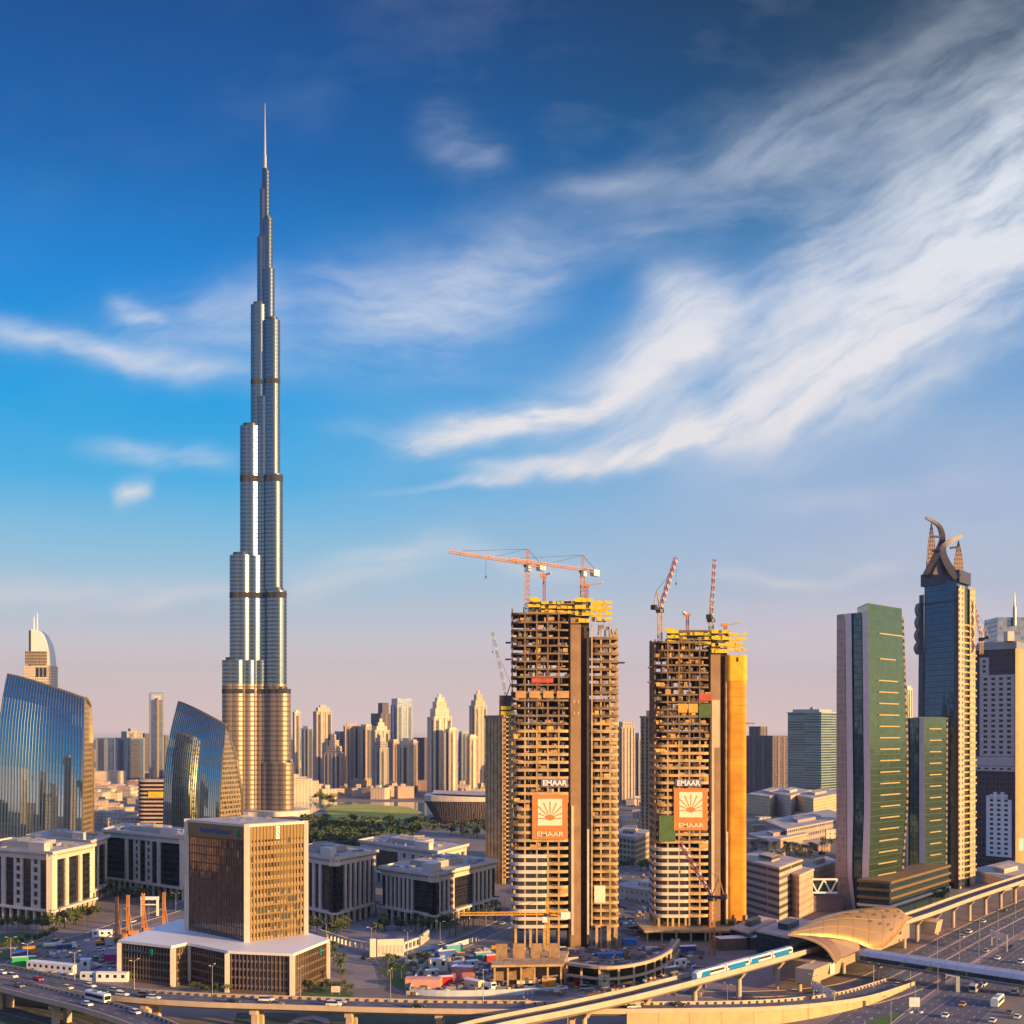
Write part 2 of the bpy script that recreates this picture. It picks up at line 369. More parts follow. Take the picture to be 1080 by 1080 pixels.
BAND = pm('dark_louvre_band', (0.045, 0.045, 0.055), 0.85, 0.0, 0.2, spec=0.1)
BX, BY = P(279.5, 700, 1480).x, 1480.0
tower_root = thing('skyscraper', 'needle thin stepped silver skyscraper, by far the tallest building, ending in a spire', 'skyscraper', (BX, BY, 0))
def capsule(ang, r, w, n=14):               # stadium from the axis outward, rounded nose
    d = Vector((math.cos(ang), math.sin(ang))); q = Vector((-d.y, d.x)); pts = []
    for i in range(n+1):
        t = -math.pi/2+math.pi*i/n
        p = d*(r+w*math.cos(t))+q*(w*math.sin(t)); pts.append((BX+p.x, BY+p.y))
    def side(u, sg):
        sc = max(0.0, w-3.0)*0.26; p = d*u+q*(sg*(w+sc*abs(math.sin(math.pi*(r-u)/(w*1.25))))); return (BX+p.x, BY+p.y)
    n2 = max(2, int(r/1.3)); us = [r-(r+2)*i/n2 for i in range(1, n2+1)]
    return pts+[side(u, 1) for u in us]+[side(u, -1) for u in us[::-1]]
s_ = BY/F
def zy(py): return H-(py-HY)*s_
wings = [(math.radians(196), [(43, 697, 10.5), (35.5, 587, 9.6), (25.2, 451, 8.2), (14.5, 323, 6.6), (8, 251, 4.6), (5.3, 200, 3.4)]),
         (math.radians(-30), [(32.6, 804, 11.0), (29, 728, 10.4), (24.4, 624, 9.6), (20, 502, 8.6), (17, 340, 7.2), (10.6, 285, 5.4), (8.5, 232, 4.4), (4.9, 181, 3.0)]),
         (math.radians(92), [(40, 760, 10.2), (34, 660, 9.4), (26, 545, 8.4), (16, 400, 7.0), (9, 270, 4.8)]),
         (math.radians(268), [(9.5, 640, 6.2), (8.0, 373, 5.6), (5.0, 268, 3.9)])]
for wi, (ang, tiers) in enumerate(wings):
    for ext, py, nose in tiers:
        r = (ext*s_-nose)/max(abs(math.cos(ang)), 0.85) if wi < 2 else ext*s_-nose
        r = max(r, 0.6); zt = zy(py); split = 150.0
        mb = MB(); poly = capsule(ang, r, nose)
        if zt > split+20:
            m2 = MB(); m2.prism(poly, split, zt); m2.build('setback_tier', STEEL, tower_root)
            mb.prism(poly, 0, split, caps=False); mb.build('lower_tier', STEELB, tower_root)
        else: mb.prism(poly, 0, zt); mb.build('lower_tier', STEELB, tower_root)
        pm_ = MB(); pm_.prism(capsule(ang, max(r-1.2, .3), nose*.72), zt, zt+3.4); pm_.build('roof_parapet', DARKMET, tower_root)
mb = MB(); c6 = lambda R, n=12: [(BX+R*math.cos(2*math.pi*i/n), BY+R*math.sin(2*math.pi*i/n)) for i in range(n)]
mb.prism(c6(11.5), 0, zy(420)); mb.prism(c6(6.0), zy(420), zy(250)); mb.build('core', STEEL, tower_root)
mb = MB(); mb.prism(c6(3.0), zy(250), zy(164), top=c6(1.9)); mb.build('pinnacle', GREYMET, tower_root)
mb = MB(); mb.tube((BX, BY, zy(164)), (BX, BY, zy(109)), 1.5, 0.3, 8); mb.build('spire', GREYMET, tower_root)
# louvred plant bands wrap whatever stands at their height
for y0, y1 in ((402, 407), (503, 510), (626, 632), (727, 732)):
    mb = MB()
    for ang, tiers in wings[:2]:
        for ext, py, nose in tiers:
            if py < y1:
                r = (ext*s_-nose)/max(abs(math.cos(ang)), 0.85)
                mb.prism(capsule(ang, max(r, 0.6), nose+0.12), zy(y1), zy(y0)); break
    mb.build('mechanical_band', BAND, tower_root)
mb = MB(); mb.prism(c6(52, 18), 0, 5.5); mb.build('entrance_podium', CREAM, tower_root)

# ------------------------------------------------------------------ two sail shaped glass blocks
SAILG = curtain('blue_sail_glass', (0.34, 0.42, 0.49), (0.05, 0.06, 0.08), 4.6, 4.0, 0.0, 0.0, gm=0.95, gr=0.03, var=0.0, wob=0.0, lm=0.7)
GOLDEND = facade('bronze_end_glass', (0.42, 0.32, 0.17), (0.12, 0.09, 0.05), 3.0, 4.0, 0.62, 0.55, wr=0.35, gr=0.15, gm=0.7, wm=0.4)
def sail(label, Y, left, topl, topr, xr_face, endr, ybase_l, slope_back, end_dy, frame):
    # left: function t(0..1 from base to top) -> px of the left edge ; xr_face(t), endr(t): right edge of the face, right edge of the end wall
    zb = 0.0
    root = thing('glass_office_block', label, 'office block', (P((left(0)+xr_face(0))/2, 800, Y).x, Y, 0))
    nI, nJ = 14, 16
    zl, zr = P(0, topl, Y).z, P(0, topr, Y).z
    def front(i, t):
        s = i/nI; bow = -5.0*math.sin(math.pi*s)
        y = Y+bow+(1-s)*slope_back+13.0*t**2.5*zl/140
        px = left(t)+(xr_face(t)-left(t))*s; pt = topl+(topr-topl)*s**1.15
        return Vector(((px-540)/F*y, y, (H-(pt-HY)/F*(Y+(1-s)*slope_back+13*zl/140))*t))
    rows = [[front(i, j/nJ) for i in range(nI+1)] for j in range(nJ+1)]
    mb = MB(); mb.loft(rows, closed=False); mb.build('glass_face', SAILG, root)
    fin = MB()
    for i in range(0, nI+1):
        for k in (0.0, 0.5):
            if i+k > nI: continue
            for j in range(nJ):
                a, b = front(i+k, j/nJ), front(i+k, (j+1)/nJ); o = Vector((0, -0.3, 0))
                fin.beam(a+o, b+o, 0.28, 0.6)
    fin.build('mullion', pm('blue_grey_fin', (0.1, 0.13, 0.18), 0.35, 0.7, 0.1), root)
    def endp(t, e):
        f = front(nI, t); x = (endr(t)-540)/F*(f.y+end_dy)
        return Vector((f.x+(x-f.x)*e*1.04, f.y+end_dy*e, f.z-e*e*(6 if t > 0.9 else 6*t)))
    mb = MB(); mb.loft([[endp(j/nJ, e/4)+Vector((0.01, 0, 0)) for e in range(5)] for j in range(nJ+1)], closed=False); mb.build('end_wall', GOLDEND, root)
    mb = MB()
    for j in range(nJ): mb.beam(endp(j/nJ, 1.0), endp((j+1)/nJ, 1.0), 2.4, 2.6)
    for e in range(4): mb.beam(endp(1, e/4), endp(1, (e+1)/4), 2.2, 1.8)
    for i in range(nI): mb.beam(front(i, 1), front(i+1, 1), 1.0, 1.3)
    for j in range(nJ): mb.beam(front(nI, j/nJ), front(nI, (j+1)/nJ), 0.9, 0.9)
    mb.build('edge_frame', frame, root)
    # back wall, left side and roof
    def back(i, t):
        f = front(i, t); s = i/nI; yb = f.y+end_dy*0.98; px = left(t)+(endr(t)-left(t))*s+(1-s)*2
        return Vector(((px-540)/F*yb, yb, f.z-6*t))
    mb = MB(); mb.loft([[back(i, j/nJ) for i in range(nI+1)][::-1] for j in range(nJ+1)], closed=False)
    mb.loft([[front(0, j/nJ), back(0, j/nJ)][::-1] for j in range(nJ+1)], closed=False)
    mb.build('rear_wall', GOLDEND, root)
    mb = MB(); mb.loft([[front(i, 1)+Vector((0, 0.6, -0.4)) for i in range(nI+1)], [back(i, 1) for i in range(nI+1)]], closed=False); mb.build('roof', ROOF, root)
def lerp_pts(pts):
    def f(t):
        for (a, x), (b, y) in zip(pts, pts[1:]):
            if t <= b: return x+(y-x)*(t-a)/(b-a)
        return pts[-1][1]
    return f
sail('blue glass sail shaped block with a sloping top, at the left edge of the view', 960, lerp_pts([(0, -6), (0.5, -4), (0.75, 0), (0.9, 4), (1, 8)]), 711, 736,
     lerp_pts([(0, 86), (0.6, 88), (1, 89)]), lerp_pts([(0, 97), (0.6, 97.5), (1, 95.5)]), 0, 18, 34, pm('bronze_frame', (0.3, 0.24, 0.14), 0.4, 0.6, 0.1))
sail('smaller blue glass sail block with a golden curved end wall, beside the tallest skyscraper', 1040, lerp_pts([(0, 172), (0.45, 173), (0.65, 176), (0.85, 182), (1, 188)]), 740, 764,
     lerp_pts([(0, 231), (0.4, 232), (0.75, 235), (1, 238)]), lerp_pts([(0, 255), (0.45, 254), (0.75, 249), (0.92, 243), (1, 239)]), 0, 16, 30, pm('dark_bronze_frame', (0.2, 0.17, 0.12), 0.4, 0.4, 0.1))
# ------------------------------------------------------------------ cream stone office blocks
SOFFIT = pm('darker_stone', (0.42, 0.38, 0.34), 0.8, var=0.1)  # darker grey variant of the cream stone
def office_block(label, A, B, C, z, left, right, top_extra=True, base_h=7.0, seed=1, podium=1.8):
    # roof corners: left, front, right ; left/right: bay patterns, strings of G glass strip, g narrow strip, W wide glass, P pier, S pier with small square windows
    rn = random.Random(seed)
    a, b, c = [Vector(q[:2]) for q in (A, B, C)]; d = a+c-b
    root = thing('office_block', label, 'office block', (b.x, b.y, 0), 'cream stone office blocks of the business park')
    cen = (a+b+c+d)/4
    def inset(k): return [tuple(cen+(p-cen)*(1-k/ (p-cen).length)) for p in (a, b, c, d)]
    mb = MB(); mb.prism(inset(3.0), 0, z-0.5); mb.build('wall_core', DARKMET, root)
    zt = z-3.6
    for p, q, pat in ((a, b, left), (b, c, right), (c, d, right), (d, a, left)):
        dd = (q-p); L = dd.length; dd.normalize(); n = Vector((dd.y, -dd.x))
        if n.dot((p+q)/2-cen) < 0: n = -n
        wts = {'G': 2.4, 'g': 1.5, 'W': 9.0, 'P': 1.1, 'S': 2.6, 'p': 0.8}
        tot = sum(wts[ch] for ch in pat); u = 0.0; vis = (p is a and q is b) or (p is b)
        pier = MB(); joint = MB()
        for ch in pat:
            w_ = wts[ch]/tot*L
            if ch in 'GgW':
                gl = MB(); gl.obox(p, dd, n, u, u+w_, base_h, zt, -3.0, -0.9); gl.build('window_bay', BLACKGL, root)
                nf = int((zt-base_h)/3.7)
                for f in range(1, nf+1):
                    zz = base_h+(zt-base_h)*f/(nf+1)
                    joint.obox(p, dd, n, u+0.03, u+w_-0.03, zz-0.28, zz+0.12, -0.9, -0.72)
            elif ch == 'S':
                nf = int((zt-base_h)/3.7); st_ = (zt-base_h)/nf; k0, k1 = u+w_*0.28, u+w_*0.72
                pier.obox(p, dd, n, u, k0, base_h, zt, -3.0, -0.25); pier.obox(p, dd, n, k1, u+w_, base_h, zt, -3.0, -0.25)
                for f in range(nf):
                    pier.obox(p, dd, n, k0, k1, base_h+st_*f, base_h+st_*(f+0.38), -3.0, -0.27)
                    joint.obox(p, dd, n, k0, k1, base_h+st_*(f+0.38), base_h+st_*(f+1), -3.0, -0.85)
            else:
                pr = MB(); pr.obox(p, dd, n, u, u+w_, base_h, zt, -3.0, 0.0); pr.build('stone_pier', CREAM, root)
            u += w_
        if pier.v: pier.build('window_pier', CREAM, root)
        if joint.v: joint.build('window_joint', DARKMET, root)
        fr = MB(); fr.obox(p, dd, n, 0.02, L-0.02, zt, z-0.6, -3.0, 0.12); fr.build('stone_frieze', CREAM, root)
        if vis or True:
            sp = max(3, round(L/6.0))
            for k in range(sp+1):
                co = MB(); uu = min(max(L*k/sp, 0.5), L-0.5); co.obox(p, dd, n, uu-0.5+0.6*(k == 0), uu+0.5-0.6*(k == sp), 0, base_h-1.1, 0.2, podium-0.3); co.build('column', CREAM, root)
            gl = MB(); gl.obox(p, dd, n, 0.5, L-0.5, 0, base_h-1.1, -3.0, -1.5); gl.build('shopfront', BLACKGL, root)
            be = MB(); be.obox(p, dd, n, -podium+0.01, L+podium-0.01, base_h-1.1, base_h, -2.0, podium); be.build('ledge', CREAM, root)
            dn = MB(); nb = int(L/2.2)
            for k in range(nb): dn.obox(p, dd, n, L*(k+0.3)/nb, L*(k+0.7)/nb, z-1.5, z-0.6, 0.12, 0.9)
            dn.build('cornice_bracket', SOFFIT, root)
    grow = lambda k: [tuple(cen+(p-cen)*(1+k/(p-cen).length)) for p in (a, b, c, d)]
    mb = MB(); mb.prism(grow(1.9), z-0.6, z+0.05); mb.build('cornice', CREAM, root)
    mb = MB()
    for p, q in zip(grow(1.7), grow(1.7)[1:]+grow(1.7)[:1]): mb.beam((*p, z+0.5), (*q, z+0.5), 0.35, 0.9)
    mb.build('parapet', CREAM, root)
    mb = MB(); mb.prism(inset(1.0), z+0.05, z+0.12); mb.build('roof', ROOF, root)
    e1, e2 = (a-b)/1.0, (c-b)/1.0
    def rp(s, t): v = b+e1*s+e2*t; return (v.x, v.y)
    if top_extra:
        mb = MB(); mb.prism([rp(.3, .25), rp(.72, .25), rp(.72, .7), rp(.3, .7)], z+0.12, z+3.2); mb.build('plant_room', SOFFIT, root)
        mb = MB(); mb.prism([rp(.31, .27), rp(.71, .27), rp(.71, .68), rp(.31, .68)], z+3.2, z+3.3); mb.build('plant_roof', ROOF, root)
        for _ in range(34):
            s, t = rn.uniform(.1, .9), rn.uniform(.1, .9); zz = z+3.3 if .33 < s < .68 and .3 < t < .65 else z+0.12
            if zz < z+1 and (.26 < s < .76 and .2 < t < .74): continue
            x, y = rp(s, t); k, k2 = rn.choice(((.6, .6), (1.1, .9), (1.6, .7), (2.6, .45), (.45, 2.4))); mb = MB(); mb.box(x-k, x+k, y-k2, y+k2, zz, zz+rn.uniform(.5, 1.8)); mb.build('roof_unit', GREYMET if _ % 3 else SOFFIT, root)
        mb = MB(); x, y = rp(.2, .12); mb.prism([rp(.12, .06), rp(.3, .06), rp(.3, .2), rp(.12, .2)], z+0.12, z+4.4); mb.build('stair_head', CREAM, root)
    return root
office_block('cream office block with a lit golden right face, in front of the left glass sail', G(-34, 893, 35), G(55, 900, 35), G(98, 891, 35), 35,
             'PGSGSGPWP'[::-1].replace('P', 'P'), 'PGGPGGPGG', seed=3)
office_block('shadowed cream office block just behind the left one, only its dark end showing', G(30, 882, 34), G(95, 888, 34), G(113, 882, 34), 34, 'PWPGPWP', 'pWpWp', seed=4)
office_block('cream office block behind the piling rigs, with two columns of small square windows', G(110, 876, 35), G(195, 884, 35), G(212, 876, 35), 35, 'WPGSGSGPWP', 'PGPGPW', seed=5)
office_block('cream office block with narrow pillars next to the brown bank tower', G(296, 897, 33), G(353, 906, 33), G(396, 898, 33), 33, 'PgpgpgpgpgpgpGG', 'GGpgpgpgpgpgpgp', seed=6)
office_block('cream office block set farthest back, raised roof pavilion on top', G(380, 887, 24), G(461, 899, 24), G(492, 891, 24), 24, 'SpSpWPSpSpSpSP', 'pgpgpgpgpgp', seed=7)
office_block('cream office block with a yellow lit stretch of pillars, left of the construction site', G(402, 915, 26), G(458, 923, 26), G(523, 908, 26), 26, 'GpgpgpgpgpgpgpGW', 'GpgpgpgpgWpgpgpgpgpG', seed=8)

# ------------------------------------------------------------------ brown bank tower on its podium
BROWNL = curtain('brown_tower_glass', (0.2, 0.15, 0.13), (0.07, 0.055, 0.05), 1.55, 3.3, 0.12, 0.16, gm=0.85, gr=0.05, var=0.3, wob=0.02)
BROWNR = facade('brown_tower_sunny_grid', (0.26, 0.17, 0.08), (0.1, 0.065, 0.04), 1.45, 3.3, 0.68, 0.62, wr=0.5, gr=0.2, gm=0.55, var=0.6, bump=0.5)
BROWNP = facade('brown_podium_glass', (0.24, 0.17, 0.135), (0.05, 0.038, 0.036), 1.5, 3.0, 0.74, 0.72, wr=0.55, gr=0.15, gm=0.5, var=0.4)
PALEST = pm('pale_stone', (0.62, 0.54, 0.46), 0.7, var=0.08)
FASCIA = pm('bronze_fascia', (0.21, 0.13, 0.05), 0.5, 0.2, 0.1)
bank = thing('bank_tower', 'square brown glass bank tower with pale corner posts on a wide white roofed podium', 'office tower', (-101.5, 486, 0))
pod = [G(127, 992, 15), G(183, 998, 15), G(200, 994.5, 15), G(240, 1003, 15), G(308, 1006, 15), G(345, 991, 15), G(316, 982, 15), G(190, 970, 15)]
pod = [Vector(p[:2]) for p in pod]
mb = MB(); mb.prism([tuple(p) for p in pod], 0, 14.2); mb.build('podium_glass', BROWNP, bank)
pc = sum(pod, Vector((0, 0)))/len(pod)
mb = MB(); mb.prism([tuple(p+(p-pc).normalized()*0.9) for p in pod], 14.2, 15.2); mb.build('podium_roof', WHITE, bank)
for p in pod[:7]:
    mb = MB(); o = (p-pc).normalized()*0.2; mb.box(p.x+o.x-.85, p.x+o.x+.85, p.y+o.y-.85, p.y+o.y+.85, 0, 14.2); mb.build('podium_post', PALEST, bank)
fin = MB()
for p, q in zip(pod[:6], pod[1:6]):
    dd = (q-p); L = dd.length; dd.normalize(); n = Vector((dd.y, -dd.x)); n = n if n.y < 0 else -n; k = int(L/1.5)
    for i in range(1, k): fin.obox(p, dd, n, L*i/k-0.12, L*i/k+0.12, 1.2, 14.2, 0, 0.35)
    fin.obox(p, dd, n, 1.2, L-1.2, 0, 1.2, 0, 0.5)
fin.build('podium_mullion', pm('brown_mullion', (0.17, 0.12, 0.1), 0.5, 0.3, 0.1), bank)
tb = [Vector(q[:2]) for q in (G(197.6, 981, 15), G(260.5, 994, 15), G(322, 985.5, 15))]; ta, tbb, tcx = tb; td = ta+tcx-tbb
ZT = 60.0
mb = MB(); mb.prism([tuple(q) for q in (ta, tbb, tcx, td)], 15.2, ZT-1.2)
for i in range(6):
    pass
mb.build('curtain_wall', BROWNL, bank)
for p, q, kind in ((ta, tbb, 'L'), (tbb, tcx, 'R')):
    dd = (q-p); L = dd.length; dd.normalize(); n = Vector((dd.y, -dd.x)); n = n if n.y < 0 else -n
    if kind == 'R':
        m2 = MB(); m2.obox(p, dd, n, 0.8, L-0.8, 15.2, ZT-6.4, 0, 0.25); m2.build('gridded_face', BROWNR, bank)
        rb = MB(); k = 16
        for i in range(k+1): rb.obox(p, dd, n, 0.9+(L-2.2)*i/k, 1.2+(L-2.2)*i/k, 15.4, ZT-1.3, 0.25, 0.6)
        for f in range(1, 12): rb.obox(p, dd, n, 0.95, L-0.95, 15.2+f*3.3-0.25, 15.2+f*3.3+0.25, 0.25, 0.5)
        rb.build('rib', FASCIA, bank)
        rn = random.Random(5)
        for _ in range(34):
            i, f = rn.randrange(k), rn.choice([0, 1, 2, 2, 3, 3, 4, 5, 7, 9, 11])
            if rn.random() < .3: i = rn.randrange(10, k)
            ow = MB(); ow.obox(p, dd, n, 1.3+(L-2.2)*i/k, 0.8+(L-2.2)*(i+1)/k, 15.2+f*3.3+0.4, 15.2+f*3.3+2.5, 0.25, 0.31 + 0.001*_); ow.build('dark_window', DARKMET, bank)
        m3 = MB(); m3.obox(p, dd, n, 0.82, L-0.82, ZT-6.4, ZT-1.3, 0, 0.3); m3.build('fascia', FASCIA, bank)
    else:
        m3 = MB(); m3.obox(p, dd, n, 0.8, L-0.8, ZT-6.4, ZT-1.3, 0, 0.3); m3.build('fascia', FASCIA, bank)
        ln = MB(); k = 24
        for i in range(1, k): ln.obox(p, dd, n, L*i/k-0.06, L*i/k+0.06, 15.2, ZT-6.4, 0, 0.14)
        ln.build('mullion', pm('brown_mullion', (0.2, 0.15, 0.12)), bank)
        sg = MB(); put_text(sg, 'Standard Chartered', 2.9, (p.x+dd.x*L*0.49+n.x*0.45, p.y+dd.y*L*0.49+n.y*0.45, ZT-4.7), dd, n, 0.12, 0.06, 0.94)
        sg.build('sign_lettering', pm('sign_blue', (0.015, 0.09, 0.3), 0.4, var=0), bank)
        lg = MB(); c0 = p+dd*L*0.86+n*0.5; lgg = MB()
        for r0, mbx, sgn in ((1.35, lg, 1), (1.35, lgg, -1)):   # two interlaced ribbons
            pts = [(math.sin(t)*1.0*sgn, t/math.pi*1.5-1.5) for t in [i*2*math.pi/14 for i in range(15)]]
            for (x0, z0), (x1, z1) in zip(pts, pts[1:]):
                mbx.beam((c0.x+dd.x*x0, c0.y+dd.y*x0, ZT-4+z0), (c0.x+dd.x*x1, c0.y+dd.y*x1, ZT-4+z1), 0.7, 0.3 if sgn > 0 else 0.26)
        lg.build('sign_emblem', pm('sign_teal', (0.01, 0.3, 0.28), 0.4, var=0), bank); lgg.build('sign_emblem', pm('sign_green', (0.08, 0.42, 0.1), 0.4, var=0), bank)
    if kind == 'R':
        c0 = p+dd*L*0.5+n*0.75
        em = MB(); em.obox(c0, dd, n, -0.95, 0.95, ZT-6.4, ZT-1.5, -0.2, 0.0); em.build('sign_panel', WHITE, bank)
        em = MB()
        for sgn in (1, -1):
            pts = [(math.sin(t)*0.6*sgn, t/math.pi*1.9-1.9) for t in [i*2*math.pi/14 for i in range(15)]]
            for (x0, z0), (x1, z1) in zip(pts, pts[1:]): em.beam((c0.x+dd.x*x0+n.x*.1, c0.y+dd.y*x0+n.y*.1, ZT-3.9+z0), (c0.x+dd.x*x1+n.x*.1, c0.y+dd.y*x1+n.y*.1, ZT-3.9+z1), 0.42, 0.1+0.04*sgn)
        em.build('sign_emblem', pm('sign_teal', (0.01, 0.3, 0.28)), bank)
for q in (ta, tbb, tcx, td):
    o = (q-(ta+tcx)/2).normalized()*0.1
    mb = MB(); mb.box(q.x+o.x-.95, q.x+o.x+.95, q.y+o.y-.95, q.y+o.y+.95, 15.2, ZT); mb.build('corner_post', PALEST, bank)
rc = (ta+tcx)/2
mb = MB(); mb.prism([tuple(q+(q-rc).normalized()*0.6) for q in (ta, tbb, tcx, td)], ZT-1.2, ZT-0.2); mb.build('roof', PALEST, bank)
mb = MB(); mb.prism([tuple(q-(q-rc).normalized()*2.5) for q in (ta, tbb, tcx, td)], ZT-0.2, ZT-0.08); mb.build('roof_deck', ROOF, bank)
mb = MB()
for i, (x, y) in enumerate(((-6, 4), (-2, 9), (3, 2), (0, -5), (8, 6))): mb.box(rc.x+x-.9, rc.x+x+.9, rc.y+y-.6, rc.y+y+.6, ZT-.08, ZT+.7)
mb.build('roof_unit', GREYMET, bank)
p, q = pod[0], pod[1]; dd = (q-p).normalized(); n = Vector((dd.y, -dd.x)); n = n if n.y < 0 else -n
sg = MB(); put_text(sg, 'Standard Chartered', 1.5, (p.x+dd.x*9+n.x*.5, p.y+dd.y*9+n.y*.5, 11.2), dd, n, 0.08, 0.03, 0.8); sg.build('podium_lettering', pm('sign_blue', (0.015, 0.09, 0.3)), bank)
sg = MB(); c0 = p+dd*16.5+n*.5
for sgn in (1, -1):
    pts = [(math.sin(t)*0.6*sgn, t/math.pi*1.1-1.1) for t in [i*2*math.pi/12 for i in range(13)]]
    for (x0, z0), (x1, z1) in zip(pts, pts[1:]): sg.beam((c0.x+dd.x*x0, c0.y+dd.y*x0, 11.8+z0), (c0.x+dd.x*x1, c0.y+dd.y*x1, 11.8+z1), 0.45, 0.2+0.05*sgn)
sg.build('podium_emblem', pm('sign_teal', (0.01, 0.3, 0.28)), bank)
p, q = pod[4], pod[5]; dd = (q-p).normalized(); n = Vector((dd.y, -dd.x)); n = n if n.y < 0 else -n
sg = MB(); c0 = p+dd*(q-p).length*0.76+n*.5
for sgn in (1, -1):
    pts = [(math.sin(t)*0.7*sgn, t/math.pi*1.5-1.5) for t in [i*2*math.pi/12 for i in range(13)]]
    for (x0, z0), (x1, z1) in zip(pts, pts[1:]): sg.beam((c0.x+dd.x*x0, c0.y+dd.y*x0, 11.8+z0), (c0.x+dd.x*x1, c0.y+dd.y*x1, 11.8+z1), 0.55, 0.2+0.05*sgn)
sg.build('podium_emblem', pm('sign_teal', (0.01, 0.3, 0.28)), bank)
# ------------------------------------------------------------------ two concrete towers under construction
RAWC = pm('raw_concrete', (0.46, 0.31, 0.155), 0.85, var=0.35, scale=0.25)
RAWU = pm('fresh_dark_concrete', (0.19, 0.125, 0.075), 0.9, var=0.4, scale=0.3)
RAWD = pm('raw_concrete_shade_dark', (0.055, 0.042, 0.035), 0.9, var=0.4, scale=0.4)  # concrete darkened to stand for shade inside the open floors
COREC = pm('core_concrete', (0.3, 0.18, 0.1), 0.85, var=0.2, scale=0.2)
BANO = pm('banner_orange', (0.52, 0.2, 0.05), 0.7, var=0.06)
BANC = pm('banner_cream', (0.8, 0.72, 0.56), 0.7, var=0.04)
NETY = pm('orange_net', (0.62, 0.25, 0.012), 0.75, var=0.32, scale=0.12, bump=0.8)
NETT = pm('yellow_net', (0.66, 0.4, 0.01), 0.7, var=0.2, scale=0.3, bump=.5)
NETG = pm('green_net', (0.07, 0.13, 0.05), 0.85, var=0.25, scale=0.4)
DKGL = curtain('tower_cladding_glass', (0.1, 0.1, 0.11), (0.05, 0.05, 0.05), 1.6, 3.4, 0.1, 0.1, gm=0.6)
REDB = pm('red_netting', (0.5, 0.08, 0.05), 0.8, var=0.2)
def sunburst(root, c, d, n, wd, ht):         # banner: orange sheet, cream square with a rayed half sun, company lettering below
    o = Vector(c)
    mb = MB(); mb.obox(o, d, n, -wd/2, wd/2, c[2]-ht/2, c[2]+ht/2, 0, 0.15); mb.build('banner', BANO, root)
    sq = wd*0.68; z0 = c[2]-ht*0.19; z1 = z0+sq*1.1
    mb = MB(); mb.obox(o, d, n, -sq/2, sq/2, z0, z1, 0.16, 0.22); mb.build('emblem_square', BANC, root)
    mb = MB(); zc = z0+sq*0.3
    pt = lambda x, z, k: (o.x+d[0]*x+n[0]*k, o.y+d[1]*x+n[1]*k, z)
    R = sq*0.21
    mb.add([pt(0, zc-sq*0.1, .27)]+[pt(R*math.cos(t), zc-sq*0.02+R*0.85*math.sin(t), .27) for t in [math.pi*i/10 for i in range(11)]], [(0, i+1, i+2) for i in range(10)])
    for i in range(9):
        t = math.pi*(i+0.0)/8; L = sq*(0.48 if i in (0, 8) else 0.5/max(abs(math.cos(t)), 0.72))
        a = (math.cos(t), math.sin(t)); w_ = 0.05*sq; q = (-a[1], a[0])
        lift = -0.06*sq if i in (0, 8) else 0
        mb.add([pt(a[0]*R*.9+q[0]*w_*.35, zc+a[1]*R*.9+q[1]*w_*.35+lift*.3, .26), pt(a[0]*R*.9-q[0]*w_*.35, zc+a[1]*R*.9-q[1]*w_*.35+lift*.3, .26), pt(a[0]*L-q[0]*w_*.5, zc+a[1]*L-q[1]*w_*.5, .26), pt(a[0]*L+q[0]*w_*.5, zc+a[1]*L+q[1]*w_*.5, .26)], [(0, 1, 2, 3)])
    mb.build('emblem_sun', BANO, root)
    mb = MB(); put_text(mb, 'EMAAR', ht*0.15, (o.x+n[0]*.25, o.y+n[1]*.25, c[2]-ht*0.43), d, n, 0.05, 0.02, 1.25); mb.build('banner_lettering', BANC, root)
def rounded(x0, x1, y0, y1, r, n=5, only_front=True):
    pts = []
    for cx, cy, a0 in ((x0+r, y0+r, 180), (x1-r, y0+r, 270), (x1-r, y1-r, 0), (x0+r, y1-r, 90)):
        for i in range(n+1):
            t = math.radians(a0+90*i/n); pts.append((cx+r*math.cos(t), cy+r*math.sin(t)))
    return pts
